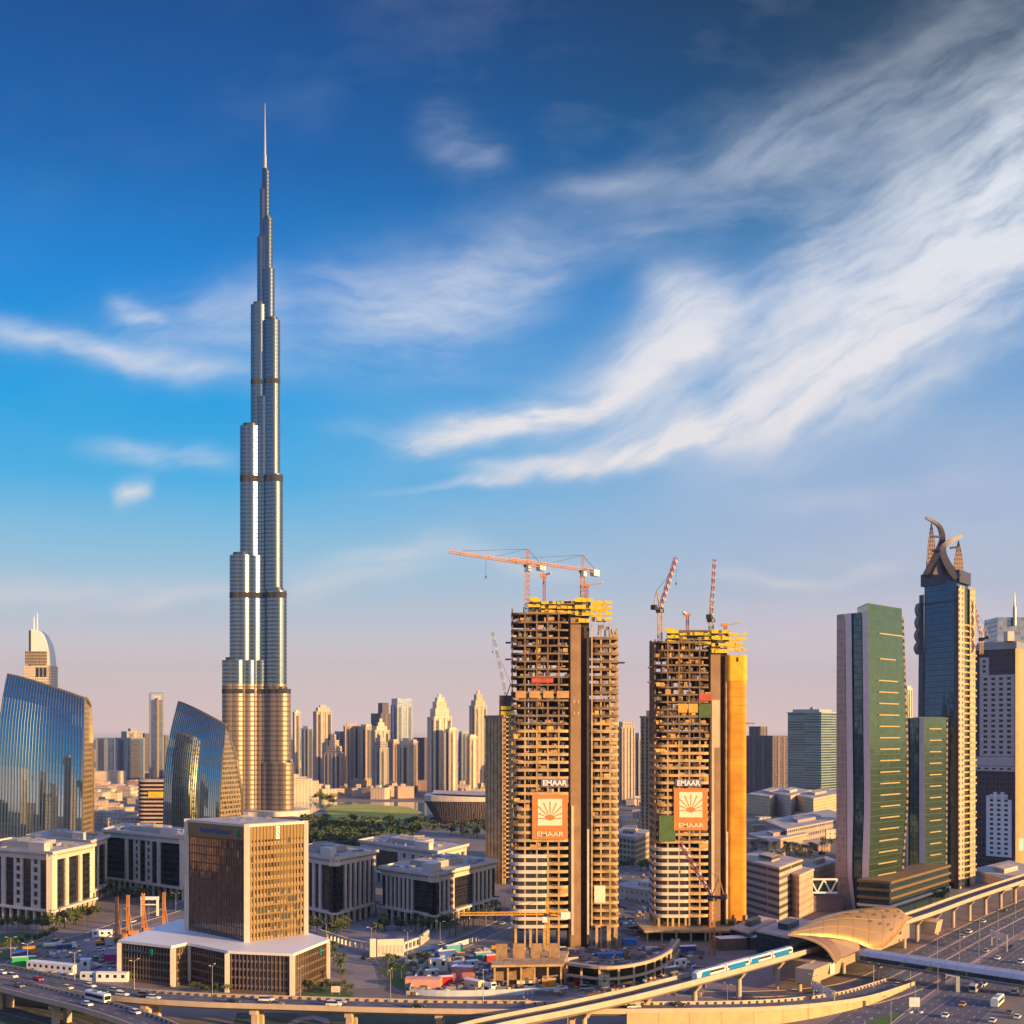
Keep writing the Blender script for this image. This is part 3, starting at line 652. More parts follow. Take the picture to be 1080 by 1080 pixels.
def rise_tower(label, bx, by, z_top, right_netted, seed):
    rn = random.Random(seed)
    root = thing('tower_under_construction', label, 'tower', (bx, by, 0))
    FH = 3.42; nfl = int(z_top/FH)
    W1 = 26.0; XC0, XC1 = 26.0, 34.6; W2 = 47.5 if not right_netted else 43.0; D_ = 27.0
    left = rounded(bx, bx+W1, by, by+D_, 4.5); right = rounded(bx+XC1, bx+W2, by+2.5, by+D_, 3.0)
    mids = [0, 5.6, 10.8, 15.6, 20.4, 25.3]
    # slabs, one mesh shared per outline
    ins_ = lambda poly, k: [(x+(bx+W1/2-x)*k, y+(by+D_/2-y)*k) for x, y in poly]
    def slab(poly, t):
        m = MB(); m.prism(poly, 0, t); return m
    sl = slab(left, 1.25).build('floor_slab', RAWC, root); sl.location.z = 0
    for i, v in enumerate(sl.data.vertices): pass
    thin = slab(left, 0.8).build('floor_slab', RAWU, root); thin.location = (0, 0, nfl*FH-.6)
    first = True
    for k in range(3, nfl):
        src = sl if k < nfl*0.66 else thin
        t = sl if first else src.copy()
        if not first: COL.objects.link(t)
        first = False; t.location = (rn.uniform(-.06, .06), rn.uniform(-.1, .1), k*FH-1.0)
    if not right_netted:
        sr = slab(right, 1.25).build('wing_slab', RAWC, root)
        first = True
        for k in range(3, nfl-2):
            t = sr if first else sr.copy()
            if not first: COL.objects.link(t)
            if k > nfl*.68: t.data = recolour(sr.data, RAWU)
            first = False; t.location = (rn.uniform(-.06, .06), rn.uniform(-.1, .1), k*FH-1.2)
    top = nfl*FH+0.4
    for u in mids:                                                   # perimeter columns
        for y in (by+0.25, by+D_-1.2):
            yy_ = y+(2.2 if u in (0, 25.3) else 0)*(1 if y < by+9 else -1)
            m = MB(); m.box(bx+u+0.15, bx+u+0.85, yy_, yy_+0.9, 0, top*.66); m.build('column', RAWC, root)
            m = MB(); m.box(bx+u+0.15, bx+u+0.85, yy_, yy_+0.9, top*.66, top+rn.uniform(0, 2.5)); m.build('column', RAWU, root)
    for y in (by+8, by+14, by+20):
        m = MB(); m.box(bx+0.2, bx+0.9, y, y+.9, 0, top+rn.uniform(0, 2)); m.build('column', RAWC, root)
        if not right_netted:
            m = MB(); m.box(bx+W2-.9, bx+W2-.2, y, y+.9, 0, top-8+rn.uniform(0, 2)); m.build('column', RAWC, root)
    if not right_netted:
        for u in (35.2, 39.2, 43.2):
            m = MB(); m.box(bx+u, bx+u+.7, by+2.75, by+3.5, 0, top-8+rn.uniform(1, 3)); m.build('column', RAWC, root)
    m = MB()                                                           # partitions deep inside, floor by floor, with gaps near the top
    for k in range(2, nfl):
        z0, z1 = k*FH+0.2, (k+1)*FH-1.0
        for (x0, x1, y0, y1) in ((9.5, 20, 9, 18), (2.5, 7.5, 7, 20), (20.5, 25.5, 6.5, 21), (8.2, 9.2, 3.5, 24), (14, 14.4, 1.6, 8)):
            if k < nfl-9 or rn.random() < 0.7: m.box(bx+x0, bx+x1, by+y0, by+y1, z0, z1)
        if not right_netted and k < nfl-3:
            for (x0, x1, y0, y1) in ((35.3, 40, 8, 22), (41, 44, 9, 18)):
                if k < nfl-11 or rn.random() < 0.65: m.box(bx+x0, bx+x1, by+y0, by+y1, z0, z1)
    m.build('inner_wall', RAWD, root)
    m = MB()                                                           # a few lit infill walls close behind the slab edge
    for k in range(4, nfl-2):
        for i in range(len(mids)-1):
            if rn.random() < (0.07 if i != 2 else 0.8): m.box(bx+mids[i]+1.0, bx+mids[i+1]-(2.6 if i == 2 else 0.1), by+1.6, by+1.9, k*FH+.2, (k+1)*FH-1.02)
    m.build('infill_wall', pm('block_infill', (0.5, 0.3, 0.12), 0.85, var=0.25, scale=0.6), root)
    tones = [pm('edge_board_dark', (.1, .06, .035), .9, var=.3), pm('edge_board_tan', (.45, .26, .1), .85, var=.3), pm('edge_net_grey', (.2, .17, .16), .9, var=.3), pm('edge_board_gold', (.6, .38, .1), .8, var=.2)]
    for nm, lo, hi, cnt in (('edge_board', 13, nfl, 330), ('edge_prop', 13, nfl, 420)):   # boards, sheets and props along the slab edges
        m = MB()
        for _ in range(cnt):
            k = rn.randrange(lo, hi); z0 = k*FH+.26; u = rn.uniform(.4, W1-2.5); y0 = by+rn.uniform(.05, .7)
            if not right_netted and rn.random() < .33: u = rn.uniform(XC1+.3, W2-2.4); y0 += 2.6
            m.c = rn.choices(range(4), (5, 3, 3, 1.2))[0]
            if nm == 'edge_board': m.box(bx+u, bx+u+rn.uniform(.6, 2.6), y0, y0+.06, z0+rn.uniform(-.9, .1), z0+rn.uniform(.3, 1.6))
            else: m.box(bx+u, bx+u+.13, y0+.5, y0+.63, z0, z0+FH-1.25)
        tag(m.build(nm, tones, root), kind='stuff')
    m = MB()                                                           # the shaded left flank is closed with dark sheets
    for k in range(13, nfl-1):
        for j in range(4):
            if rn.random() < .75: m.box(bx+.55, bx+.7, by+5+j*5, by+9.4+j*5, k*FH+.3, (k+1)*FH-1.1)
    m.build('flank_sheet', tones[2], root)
    # service core and the dark slot beside it
    ct = top-2
    m = MB(); m.box(bx+XC0+0.1, bx+XC0+4.6, by+1.2, by+D_-2, 0, ct); m.build('core_wall', COREC, root)
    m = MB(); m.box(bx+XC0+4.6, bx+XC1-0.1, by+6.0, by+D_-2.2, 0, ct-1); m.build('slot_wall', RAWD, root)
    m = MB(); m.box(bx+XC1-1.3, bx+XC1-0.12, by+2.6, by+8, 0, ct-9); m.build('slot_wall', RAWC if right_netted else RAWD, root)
    m = MB(); m.box(bx+XC0+0.4, bx+XC0+1.5, by+0.7, by+1.2, 6, ct*0.43); m.build('hoist_mast', pm('pale_mast', (0.6, 0.5, 0.33), 0.6), root)
    m = MB(); m.box(bx+XC1-1.2, bx+XC1-0.3, by+2.1, by+2.6, 6, ct*0.36); m.build('hoist_mast', pm('pale_mast', (0.6, 0.5, 0.33)), root)
    # dark tied formwork zone and the already clad floors near the ground
    k0 = 10; cl = rounded(bx-0.25, bx+18.6, by-0.35, by+D_+0.2, 5.0)
    for k in range(3, 13):
        m = MB(); m.prism(cl, k*FH-1.15, k*FH+0.3); m.build('cladding_band', pm('white_cladding', (0.64, 0.56, 0.5), 0.5, var=0.06), root)
    m = MB(); m.prism(rounded(bx+.5, bx+18.2, by+.4, by+D_-.4, 4.6), 3*FH+0.3, 12*FH-1.2); m.build('cladding_glass', DKGL, root)
    m = MB()
    for k in range(14, 18): m.prism(rounded(bx+.3, bx+W1-.4, by+0.35, by+D_-.4, 4.3), k*FH+0.35, (k+1)*FH-1.05)
    m.build('dark_floor_infill', RAWD, root)
    # banner with lettering sign
    d, n = (1, 0), (0, -1); zb = top*0.392 if not right_netted else top*0.432
    sunburst(root, (bx+17.0 if not right_netted else bx+16.6, by-0.5, zb if not right_netted else zb), d, n, 15.6, 19.5)
    zs = zb+15.0 if right_netted is False else zb+12.2
    m = MB(); m.obox(Vector((bx+19.0 if not right_netted else bx+15.5, by-.45)), d, n, -5.9, 5.9, zs-1.6, zs+1.7, 0, 0.1)
    m.build('sign_backing', pm('violet_sign', (0.2, 0.16, 0.28), 0.6), root)
    m = MB(); put_text(m, 'EMAAR', 3.3, (bx+19.0 if not right_netted else bx+15.5, by-0.75, zs-1.2), d, n, 0.12, 0.09, 1.0); m.build('sign_lettering', pm('sign_white', (0.82, 0.8, 0.84), 0.5, var=0), root)
    if not right_netted:
        m = MB(); m.obox(Vector((bx+39, by+2.4)), d, n, -2.4, 2.4, 20, 27.5, 0, .15); m.build('small_banner', BANC, root)
    # upper floor oddments: red netting strip, tan formwork row, green net
    kz = nfl-9
    if not right_netted:
        m = MB(); m.obox(Vector((bx+9, by-.1)), d, n, 0, 9.5, (kz)*FH+0.3, kz*FH+2.2, 0, 0.12); m.build('red_net', REDB, root)
        for i in range(4):
            m = MB(); m.obox(Vector((bx+2+i*6, by-.12)), d, n, 0, 4.6 if i < 3 else 5.4, (kz-2)*FH+0.4, (kz-1)*FH+0.1, 0, 0.12); m.build('tan_shutter', pm('tan_ply', (0.5, 0.28, 0.12), 0.8, var=0.2), root)
        for i in range(4):
            m = MB(); zl = (nfl-13)*FH+(i % 2)*5; xx = bx+XC0+1.4+(i//2)*1.8; m.box(xx, xx+.5, by+1.0, by+1.2, zl, zl+1.2); m.build('core_window', pm('pale_mast', (0.6, 0.5, 0.33)), root)
    else:
        m = MB(); m.obox(Vector((bx+20.5, by-.12)), d, n, 0, 5.3, (kz+1)*FH, (kz+2)*FH, 0, 0.12); m.build('red_net', REDB, root)
        m = MB(); m.obox(Vector((bx+20.4, by-.14)), d, n, 0, 5.4, (kz-1)*FH-1, (kz+0.6)*FH, 0, 0.12); m.build('green_net', NETG, root)
        for i in range(2):
            m = MB(); m.obox(Vector((bx+10.8+i*4.9, by-.12)), d, n, 0, 4.2, (kz-0.6)*FH, (kz+0.6)*FH, 0, 0.12); m.build('tan_shutter', pm('orange_ply', (0.62, 0.33, 0.06), 0.8, var=0.2), root)
        m = MB(); m.obox(Vector((bx+2.0, by-.4)), d, n, 0, 7.6, 13*FH, 16.5*FH, 0, 0.12); m.build('green_net', NETG, root)
    # yellow climbing formwork on top
    z0 = top-2.0
    pads = [(7.5, 13, 1, 2, 9), (13.2, 20, 1.4, 2, 7.6), (20.2, 28, 1.0, 1.5, 7.8), (28, 36, 0.2, -2.5, 9.5), (36.2, 44.5, 2.0, -1.5, 8.2), (7.8, 12, 12, 3.0, 11), (24, 31, 10, 3, 9.6), (36, 43, 12, 1, 8.5)]
    if right_netted: pads = [(a-1.6, b-1.6, y, z-1, t-1.0) for a, b, y, z, t in pads]
    for a, b, y, zz0, zz1 in pads:
        m = MB(); k = 3 + (zz1-zz0 > 8)
        for i in range(k):
            z = z0+zz0+(zz1-zz0)*i/k; nseg = max(2, int((b-a)/1.5)); sw = (b-a-.1)/nseg
            for q in range(nseg):
                if rn.random() < .84: jy = rn.uniform(-.25, .25); m.box(bx+a+q*sw, bx+a+(q+1)*sw-.06, by+y+jy, by+y+.25+jy, z+rn.uniform(-.3, .3), z+(zz1-zz0)/k*rn.uniform(.42, .68))
            m.box(bx+a+.2, bx+b-.3, by+y-1.1, by+y, z-.15, z)
        m.build('climbing_formwork', YELLOW, root)
    m = MB(); m.box(bx+8, bx+35, by+3.5, by+20, z0+1, z0+7.2); m.build('core_head', pm('dark_ply', (0.1, 0.09, 0.09), 0.8, var=0.3), root)
    m = MB()
    for k in range(26):
        x, y = bx+rn.uniform(0.5, W2-1), by+rn.uniform(.6, D_-1); h_ = rn.uniform(1, 3.4)
        m.box(x, x+.35, y, y+.35, (top-0.4 if x < bx+W1 else top-9.5), (top if x < bx+W1 else top-9)+h_)
    m.build('starter_bar', RAWD, root)
    for x0, x1, z in ((-2.6, 0, top*0.86), (-2.4, 0, top*0.91), (W2, W2+2.6, top*0.85)):
        if right_netted and x1 > 10: x0, x1, z = W2, W2+4, top*0.72
        m = MB(); m.box(bx+x0, bx+x1, by+3, by+8, z, z+.5); m.build('loading_platform', CRANER if right_netted else RAWD, root)
    if right_netted:
        m = MB(); nt = rounded(bx+XC1-.9, bx+W2, by+1.6, by+D_, 2.2); m.prism(nt, 7.5, top-18); m.build('safety_net', NETY, root)
        m = MB(); m.prism([(x+(-.25 if x < bx+39 else .25), y-.25) for x, y in nt], top-18.5, top-6.5); m.build('upper_net', NETT, root)
        m = MB()
        for q in range(4, 30): m.obox(Vector((bx+XC1, by+1.45)), d, n, 0.2, W2-XC1-0.3, 7.5+q*4.0-.12, 7.5+q*4.0, 0, .12) if 7.5+q*4 < top-20 else None
        m.build('net_tie', pm('net_tie', (0.5, 0.22, 0.03), 0.8), root)
        m = MB(); m.box(bx+XC0+.6, bx+XC0+4.2, by+1.0, by+1.25, 8, top*0.80); m.build('core_lining', pm('pale_core', (0.6, 0.44, 0.3), 0.8, var=.1), root)
        m = MB(); m.box(bx+XC0+2.0, bx+XC0+4.3, by+0.85, by+1.0, 8, top*0.64); m.build('core_lining', COREC, root)
    # ground storeys
    for x in (1.5, 8, 14, 20, 37, 42):
        if x > W2: continue
        m = MB(); m.box(bx+x, bx+x+1.1, by+.8, by+1.9, 0, 10.2); m.build('ground_column', RAWC, root)
    return root, top
AX, AY = P(539, 0, 560).x, 560.0
towerA, topA = rise_tower('tallest raw concrete tower under construction, open floors on both wings, orange banner on it', AX, AY, 147.5, False, 11)
BXX, BYY = P(690.5, 0, 592).x, 592.0
towerB, topB = rise_tower('raw concrete tower under construction with one wing wrapped in orange and yellow netting', BXX, BYY, 139.0, True, 12)

# ------------------------------------------------------------------ cranes
def hammerhead(label, x, y, z0, zc, jib, cjib, ang, group, mast_mat=CRANEO, jmat=CRANEO, mw=2.0, pitch=0.0):
    root = thing('tower_crane', label, 'crane', (x, y, z0), group)
    d = Vector((math.cos(ang), math.sin(ang), pitch))
    m = MB(); m.truss((x, y, z0), (x, y, zc), mw, max(3, int((zc-z0)/mw)), 0.3, 0.18); m.build('mast', mast_mat, root)
    m = MB(); m.truss(Vector((x, y, zc+1.4))+d*1.5, Vector((x, y, zc+1.4))+d*jib, 1.3, int(jib/2.2), 0.22, 0.12, tri=True); m.build('jib', jmat, root)
    m = MB(); m.truss(Vector((x, y, zc+1.4))-d*1.5, Vector((x, y, zc+1.4))-d*cjib, 1.3, int(cjib/2.2), 0.24, 0.13); m.build('counter_jib', jmat, root)
    m = MB(); e = Vector((x, y, zc+0.6))-d*(cjib-2); m.beam(e-d*2.6, e+d*1.4, 2.4, 2.8); m.build('counterweight', WHITE, root)
    m = MB(); m.tube((x, y, zc), (x, y, zc+1.0), 1.7, 1.7, 10); m.build('slewing_ring', DARKMET, root)
    m = MB(); m.truss((x, y, zc+1.5), (x, y, zc+8), 1.1, 4, 0.25, 0.14); m.build('apex', jmat, root)
    m = MB(); ap = Vector((x, y, zc+8.0))
    for k in (0.42, 0.85): m.beam(ap, Vector((x, y, zc+2.6))+d*jib*k, 0.14)
    m.beam(ap, Vector((x, y, zc+2.2))-d*(cjib-1), 0.16); m.build('tie_bar', DARKMET, root)
    q = Vector((-d.y, d.x, 0)); c = Vector((x, y, zc-0.8))+q*1.8+d*1.2
    m = MB(); m.beam(c-d*1.0, c+d*1.0, 1.6, 2.2); m.build('cab', WHITE, root)
    m = MB(); hk = Vector((x, y, zc+0.6))+d*jib*0.55; m.beam(hk, hk-Vector((0, 0, 7)), 0.1); m.beam(hk-Vector((0, 0, 8.2)), hk-Vector((0, 0, 7)), .5); m.build('hook_line', DARKMET, root)
    return root
def luffer(label, x, y, z0, zc, tip, group, colour=CRANER, stripes=8, mw=1.9, mast_mat=None):
    root = thing('tower_crane', label, 'crane', (x, y, z0), group); mast_mat = mast_mat or RAWC
    m = MB(); m.truss((x, y, z0), (x, y, zc), mw, max(3, int((zc-z0)/mw)), 0.3, 0.18); m.build('mast', mast_mat, root)
    p = Vector((x, y, zc+2)); t = Vector(tip); d = (t-p); dh = Vector((d.x, d.y, 0)); dh = dh.normalized() if dh.length > 0.1 else Vector((1, 0, 0))
    m = MB(); m.truss(p+d*.03, t, 1.25, stripes*2, 0.24, 0.14); jb = m.build('jib', colour, root)
    m = MB()
    for k in range(stripes):
        a, b = p+d*((k+.3)/stripes), p+d*((k+.62)/stripes); m.truss(a, b, 1.34, 1, .28, .16)
    m.build('jib_band', WHITE, jb)
    m = MB(); m.tube((x, y, zc), (x, y, zc+1.4), 2.0, 2.0, 10); m.beam(p+dh*1.5-Vector((0, 0, .4)), p-dh*6.5-Vector((0, 0, .4)), 2.2, 1.2); m.build('machine_deck', DARKMET, root)
    m = MB(); m.beam(p-dh*6.4, p-dh*4.2, 2.4, 2.2); m.build('counterweight', DARKMET, root)
    ap = p-dh*3+Vector((0, 0, 8)); m = MB(); m.beam(p, ap, .45); m.beam(p-dh*5.5, ap, .35); m.build('a_frame', mast_mat, root)
    m = MB(); m.beam(ap, p+d*.72, .14); m.build('luffing_rope', DARKMET, root)
    m = MB(); m.beam(t, t-Vector((0, 0, 12)), .1); m.beam(t-Vector((0, 0, 13)), t-Vector((0, 0, 12)), .6); m.build('hook_line', DARKMET, root)
    return root
GA = 'cranes at work on the concrete towers'
c1 = P(556, 598, 572); hammerhead('orange tower crane with the longer jib reaching past the edge of the tallest raw tower', c1.x, c1.y, 140, c1.z, 50, 11, math.radians(229), GA)
c2 = P(614.5, 604, 585); hammerhead('orange tower crane above the core of the tallest raw tower, the lower of its two', c2.x, c2.y, 140, c2.z, 48, 10, math.radians(226), GA)
c3 = P(696, 646, 600); luffer('red and white luffing crane on the left edge of the netted tower, jib leaning outward', c3.x, c3.y, 128, c3.z, P(713, 588, 612), GA)
c4 = P(750, 656, 604); luffer('red and white luffing crane on the netted tower with its jib almost upright', c4.x, c4.y, 136, c4.z, P(753.5, 590, 612), GA)
pc_ = P(574, 607, 577)
for (px, top, Y, w_, lab) in ((574, 607, 577, 7, 'concrete placing boom on a thin mast between the two cranes of the tallest raw tower'), (619, 617, 582, 17, 'placing boom with a pale arm on the right of the tallest raw tower'),
                              (725, 648, 606, -6, 'placing boom on a mast in the middle of the netted tower top'), (765, 659, 600, 17, 'placing boom with a pale arm over the orange netting')):
    p = P(px, top, Y); r = thing('placing_boom', lab, 'boom', (p.x, p.y, p.z-16), 'concrete placing booms on the tower tops')
    m = MB(); m.truss((p.x, p.y, p.z-16), p, 1.1, 12, .22, .14); m.build('mast', CRANER, r)
    m = MB(); m.beam(p, p+Vector((w_*.42, -2, 1.0)), .8, .6); m.build('boom_arm', PALEST, r); m = MB(); m.beam(p-Vector((2, 0, 0)), p+Vector((1.2, 0, 0)), 1.4, 1.4); m.build('counterweight', CRANEO, r)
g1 = P(577, 967, 530); hammerhead('yellow tower crane standing low in front of the tallest raw tower', g1.x, g1.y, 3, g1.z, 36, 9, math.radians(184), 'yellow cranes at the foot of the towers', CRANEY, CRANEY, 1.7)
g2 = P(751, 950, 545); luffer('tall orange mast with a white and red jib, in front of the netted tower', g2.x, g2.y, 0, g2.z, P(717, 889, 552), 'yellow cranes at the foot of the towers', CRANER, 6, 2.0, CRANEO)
# ------------------------------------------------------------------ right hand towers
GREENG = curtain('green_mirror_glass', (0.17, 0.28, 0.16), (0.065, 0.1, 0.055), 1.7, 3.6, 0.08, 0.1, gm=0.9, gr=0.09, var=0.12, wob=0.012)
TEALG = curtain('dark_teal_glass', (0.05, 0.11, 0.14), (0.03, 0.06, 0.07), 1.6, 3.6, 0.1, 0.1, gm=0.7, gr=0.08, var=0.2)
TANW = facade('tan_panel_wall', (0.55, 0.39, 0.29), (0.44, 0.31, 0.24), 2.4, 3.6, 0.86, 0.8, wr=0.6, gr=0.5, gm=0.0, var=0.15, bump=0.2)
PINKW = pm('pinkish_white_panel', (0.74, 0.64, 0.62), 0.55, var=0.06)
GOLDL = pm('gold_ledge', (0.55, 0.4, 0.17), 0.4, 0.3, 0.1)
def ribbon(fa, fb, zs):                                          # wall strip between two vertical curves
    m = MB(); m.loft([[fa(z), fb(z)] for z in zs], closed=False); return m
def solid_strip(fa, fb, zs, back):
    m = MB(); bk = lambda v: Vector((v.x*(1+back/v.y)+.15, v.y+back, v.z)); m.loft([[fa(z), fb(z), bk(fb(z)), bk(fa(z))] for z in zs]); return m
def slab_tower(name_label, Y, pxs, zt, zg, depth, ledges, cat='office tower', group=None):
    # pxs: five functions of z giving photo px: left end, band1, glass, band2, corner, right end
    root = thing('glass_office_tower', name_label, cat, (P(pxs[4](0), 0, Y).x, Y, 0), group)
    zs = [zt*i/18 for i in range(19)]; zs2 = [zg*i/18 for i in range(19)]
    wl_ = (pxs[4](.5)-pxs[0](.5))/F*Y*1.05; fr_ = [(pxs[4](.5)-pxs[i](.5))/(pxs[4](.5)-pxs[0](.5)) for i in range(5)]; ys = [Y+wl_*k for k in fr_]+[Y+depth]
    fx = lambda i, off=0: (lambda z: Vector(((pxs[i](z/zt)-540)/F*(ys[i]), ys[i]+off, z)))
    solid_strip(fx(0), fx(1), zs, 24).build('tan_wall', TANW, root)
    solid_strip(fx(1, -.8), fx(2, -.8), zs, 10).build('white_band', PINKW, root)
    solid_strip(fx(2, .6), fx(3, .6), zs, 9).build('dark_glass_strip', TEALG, root)
    solid_strip(fx(3, -.8), fx(4, -.4), zs, 10).build('white_band', PINKW, root)
    m = MB(); m.loft([[fx(4)(z*zt/zg)*1.0 if False else Vector((fx(4)(z*zt/zg).x+.05, ys[4], z)), Vector((fx(5)(z*zt/zg).x, ys[5], z)), Vector((fx(5)(z*zt/zg).x-2, ys[5]+16, z)), Vector((fx(4)(z*zt/zg).x+1, ys[4]+24, z))] for z in zs2]); m.build('green_glass_face', GREENG, root)
    for (z, a, b) in ledges:
        z_ = z*zt; p, q = fx(4)(z_), fx(5)(z_); d = q-p
        s, e = p+d*a, p+d*b; n = Vector((d.y, -d.x, 0)).normalized()
        m = MB(); m.obox(s+n*.1, (d.x/d.length, d.y/d.length), (n.x, n.y), 0, (e-s).length, z_, z_+.6, 0, .45); m.build('gold_ledge', GOLDL, root)
    m = MB(); m.loft([[fx(5)(z)+Vector((0.1, -.1, 0)), fx(5)(z)+Vector((1.4, 1.0, 0)), fx(5)(z)+Vector((1.2, 15, 0)), fx(5)(z)+Vector((-1, 15, 0))] for z in zs]); m.build('rear_edge', facade('edge_balconies', (0.2, 0.15, 0.12), (0.05, 0.05, 0.05), 20, 3.6, 1.0, 0.5, gm=0.2), root)
    m = MB(); m.loft([[fx(0)(z)+Vector((5, 12, 0)), fx(5)(z)+Vector((-2, 12, 0)), fx(5)(z)+Vector((-3, 22, 0)), fx(0)(z)+Vector((12, 24, 0))] for z in (0, zt-1)]); m.build('rear_block', TANW, root)
    return root
c_ = lambda *pts: lerp_pts(list(pts))
Y1 = 672.0; ztop = P(0, 645, Y1).z; zgreen = P(0, 636, Y1).z
slab_tower('tall pale and green glass tower whose white bands sweep down a gently bowed front', Y1,
    [c_((0, 880), (.25, 882), (1, 882.5)), c_((0, 898), (.12, 893), (.35, 893), (1, 891)), c_((0, 902), (.12, 898), (.35, 899.5), (1, 897.5)), c_((0, 910), (.12, 908.5), (.35, 911), (1, 909)),
     c_((0, 917), (.12, 916), (.35, 918), (1, 915)), c_((0, 947), (.12, 951), (.35, 956), (.55, 956), (1, 951))], ztop, zgreen, 30,
    [(0.93, .3, 1.0)]+[(0.04+0.0385*k, .25, .8) for k in range(20)]+[(0.845, .3, .75)])
Y2 = 742.0
slab_tower('shorter green glass tower of the same make tucked behind the taller green one', Y2,
    [c_((0, 952), (1, 952.5)), c_((0, 955), (1, 955.5)), c_((0, 957.5), (1, 957.5)), c_((0, 969), (1, 969)), c_((0, 976), (1, 974.5)), c_((0, 997), (1, 998))], P(0, 757, Y2).z, P(0, 756, Y2).z, 20,
    [(0.09+0.065*k, .2, .75) for k in range(14)])
# long stepped podium at their feet
podr = thing('podium_building', 'long low podium with gold lit ledges at the foot of the green towers', 'podium building', (*G(950, 962)[:2], 0))
a, b = G(938, 968), G(1001, 946); dd = Vector((b-a)[:2]); L = dd.length; dd.normalize(); n = Vector((dd.y, -dd.x))
m = MB(); m.obox(a, dd, n, 0, L, 0, 17, -16, 0); m.build('glass_wall', TEALG, podr)
for k in range(4):
    m = MB(); m.obox(a, dd, n, -.3, L+.3, 5+k*4.1, 6.3+k*4.1, -17, 0.9); m.build('lit_ledge', FASCIA if k else PALEST, podr)
m = MB(); m.obox(a, dd, n, .5, L-.5, 17.4, 17.6, -15, -.2); m.build('roof', ROOF, podr)

# curved crown tower
RIBST = pm('mauve_steel', (0.07, 0.065, 0.085), 0.45, 0.3, 0.12)
CRB = curtain('navy_tower_glass', (0.03, 0.085, 0.17), (0.035, 0.06, 0.1), 1.5, 3.5, 0.1, 0.1, gm=0.8, gr=0.06, var=0.15)
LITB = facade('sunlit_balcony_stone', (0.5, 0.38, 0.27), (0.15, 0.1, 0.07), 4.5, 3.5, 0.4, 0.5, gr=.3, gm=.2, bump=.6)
Y3 = 775.0
q3 = lambda px, py, dy=0.0: P(px, py, Y3+dy)
crown = thing('crowned_tower', 'dark blue tower topped by two crossing curved horns and lattice fins', 'skyscraper', (q3(996, 0).x, Y3, 0))
X = lambda px: (px-540)/F*Y3
zb_, zt_ = 0, q3(0, 612).z; XY = lambda px, dy: ((px-540)/F*(Y3+dy), Y3+dy)
m = MB(); m.prism([XY(973, 25), XY(1009, 0), XY(1022, 22), XY(990, 44)], 0, zt_, top=[XY(975, 25), XY(1009, 0), XY(1021, 20), XY(990, 42)]); m.build('glass_shaft', CRB, crown)
for px0, px1, dy, de in ((966.5, 973.5, 29, 24.5), (1006, 1011, 1.5, -1.8)):
    m = MB(); m.prism([XY(px0, dy), XY(px1, de), XY(px1+1, dy+14), XY(px0+1, dy+18)], 0, zt_-6, top=[XY(px0+(3 if px0 < 1000 else 0), dy), XY(px1+(1 if px0 < 1000 else 0), de), XY(px1+1, dy+14), XY(px0+(3 if px0 < 1000 else 0)+1, dy+18)]); m.build('corner_pier', RIBST, crown)
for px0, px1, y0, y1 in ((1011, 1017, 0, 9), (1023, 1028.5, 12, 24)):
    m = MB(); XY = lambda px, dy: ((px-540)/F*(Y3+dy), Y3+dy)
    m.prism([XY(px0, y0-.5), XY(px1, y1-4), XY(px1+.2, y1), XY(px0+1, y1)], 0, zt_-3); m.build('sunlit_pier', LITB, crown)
m = MB(); m.prism([XY(1016.5, 6), XY(1023.5, 15), XY(1023, 20), XY(1016, 12)], 0, zt_-4); m.build('side_glass', GREENG, crown)
for k in range(44):
    z = 5+k*3.6
    m = MB(); xo = 1029+(1.2 if k % 3 else 0); m.prism([XY(1017, 5), XY(xo, 21), XY(xo-.3, 23), XY(1016, 8)], z, z+1.1); m.build('balcony', RAWC, crown)
for k, (py, r) in enumerate(((638, 1.0), (652, 1.2), (666, 1.4), (680, 1.6))):
    for px, sg_ in ((969.5, -1), (1024, 1)):
        m = MB(); zc = q3(0, py).z; c0 = Vector((*XY(px, 28 if sg_ < 0 else 16), 0)); n_ = 8
        m.loft([[(c0.x+sg_*(r*1.1*math.sin(math.pi*j/6)), c0.y-2+o, zc+8*(j/6-.5)) for o in (0, 8)]+[(c0.x-sg_*1, c0.y-2+o, zc+8*(j/6-.5)) for o in (8, 0)] for j in range(7)], closed=True); m.build('bowed_balcony', RIBST, crown)
m = MB(); m.prism([XY(971, 26), XY(1012, -1), XY(1024, 20), XY(990, 46)], zt_-1, zt_+6.5); m.build('crown_base', RIBST, crown)
m = MB(); zz = q3(0, 633).z; m.beam((*XY(974, 24.4), zz), (*XY(1009, -.6), zz), .8, .9); m.build('ledge', RIBST, crown)
def horn(pts, w0, w1, mat, dy0, dy1, name):
    m = MB(); rings = []; n_ = len(pts)
    for i, (px, py) in enumerate(pts):
        t = i/(n_-1); c = q3(px, py, dy0+(dy1-dy0)*t); w_ = w0+(w1-w0)*t
        a = Vector(pts[min(i+1, n_-1)])-Vector(pts[max(i-1, 0)]); a.normalize(); nx, nz = a.y, a.x
        nrm = Vector((nx, 0, nz))
        rings.append([c-nrm*w_/2-Vector((0, w_*.5, 0)), c+nrm*w_/2-Vector((0, w_*.5, 0)), c+nrm*w_/2+Vector((0, w_*.5, 0)), c-nrm*w_/2+Vector((0, w_*.5, 0))])
    m.loft(rings); m.build(name, mat, crown)
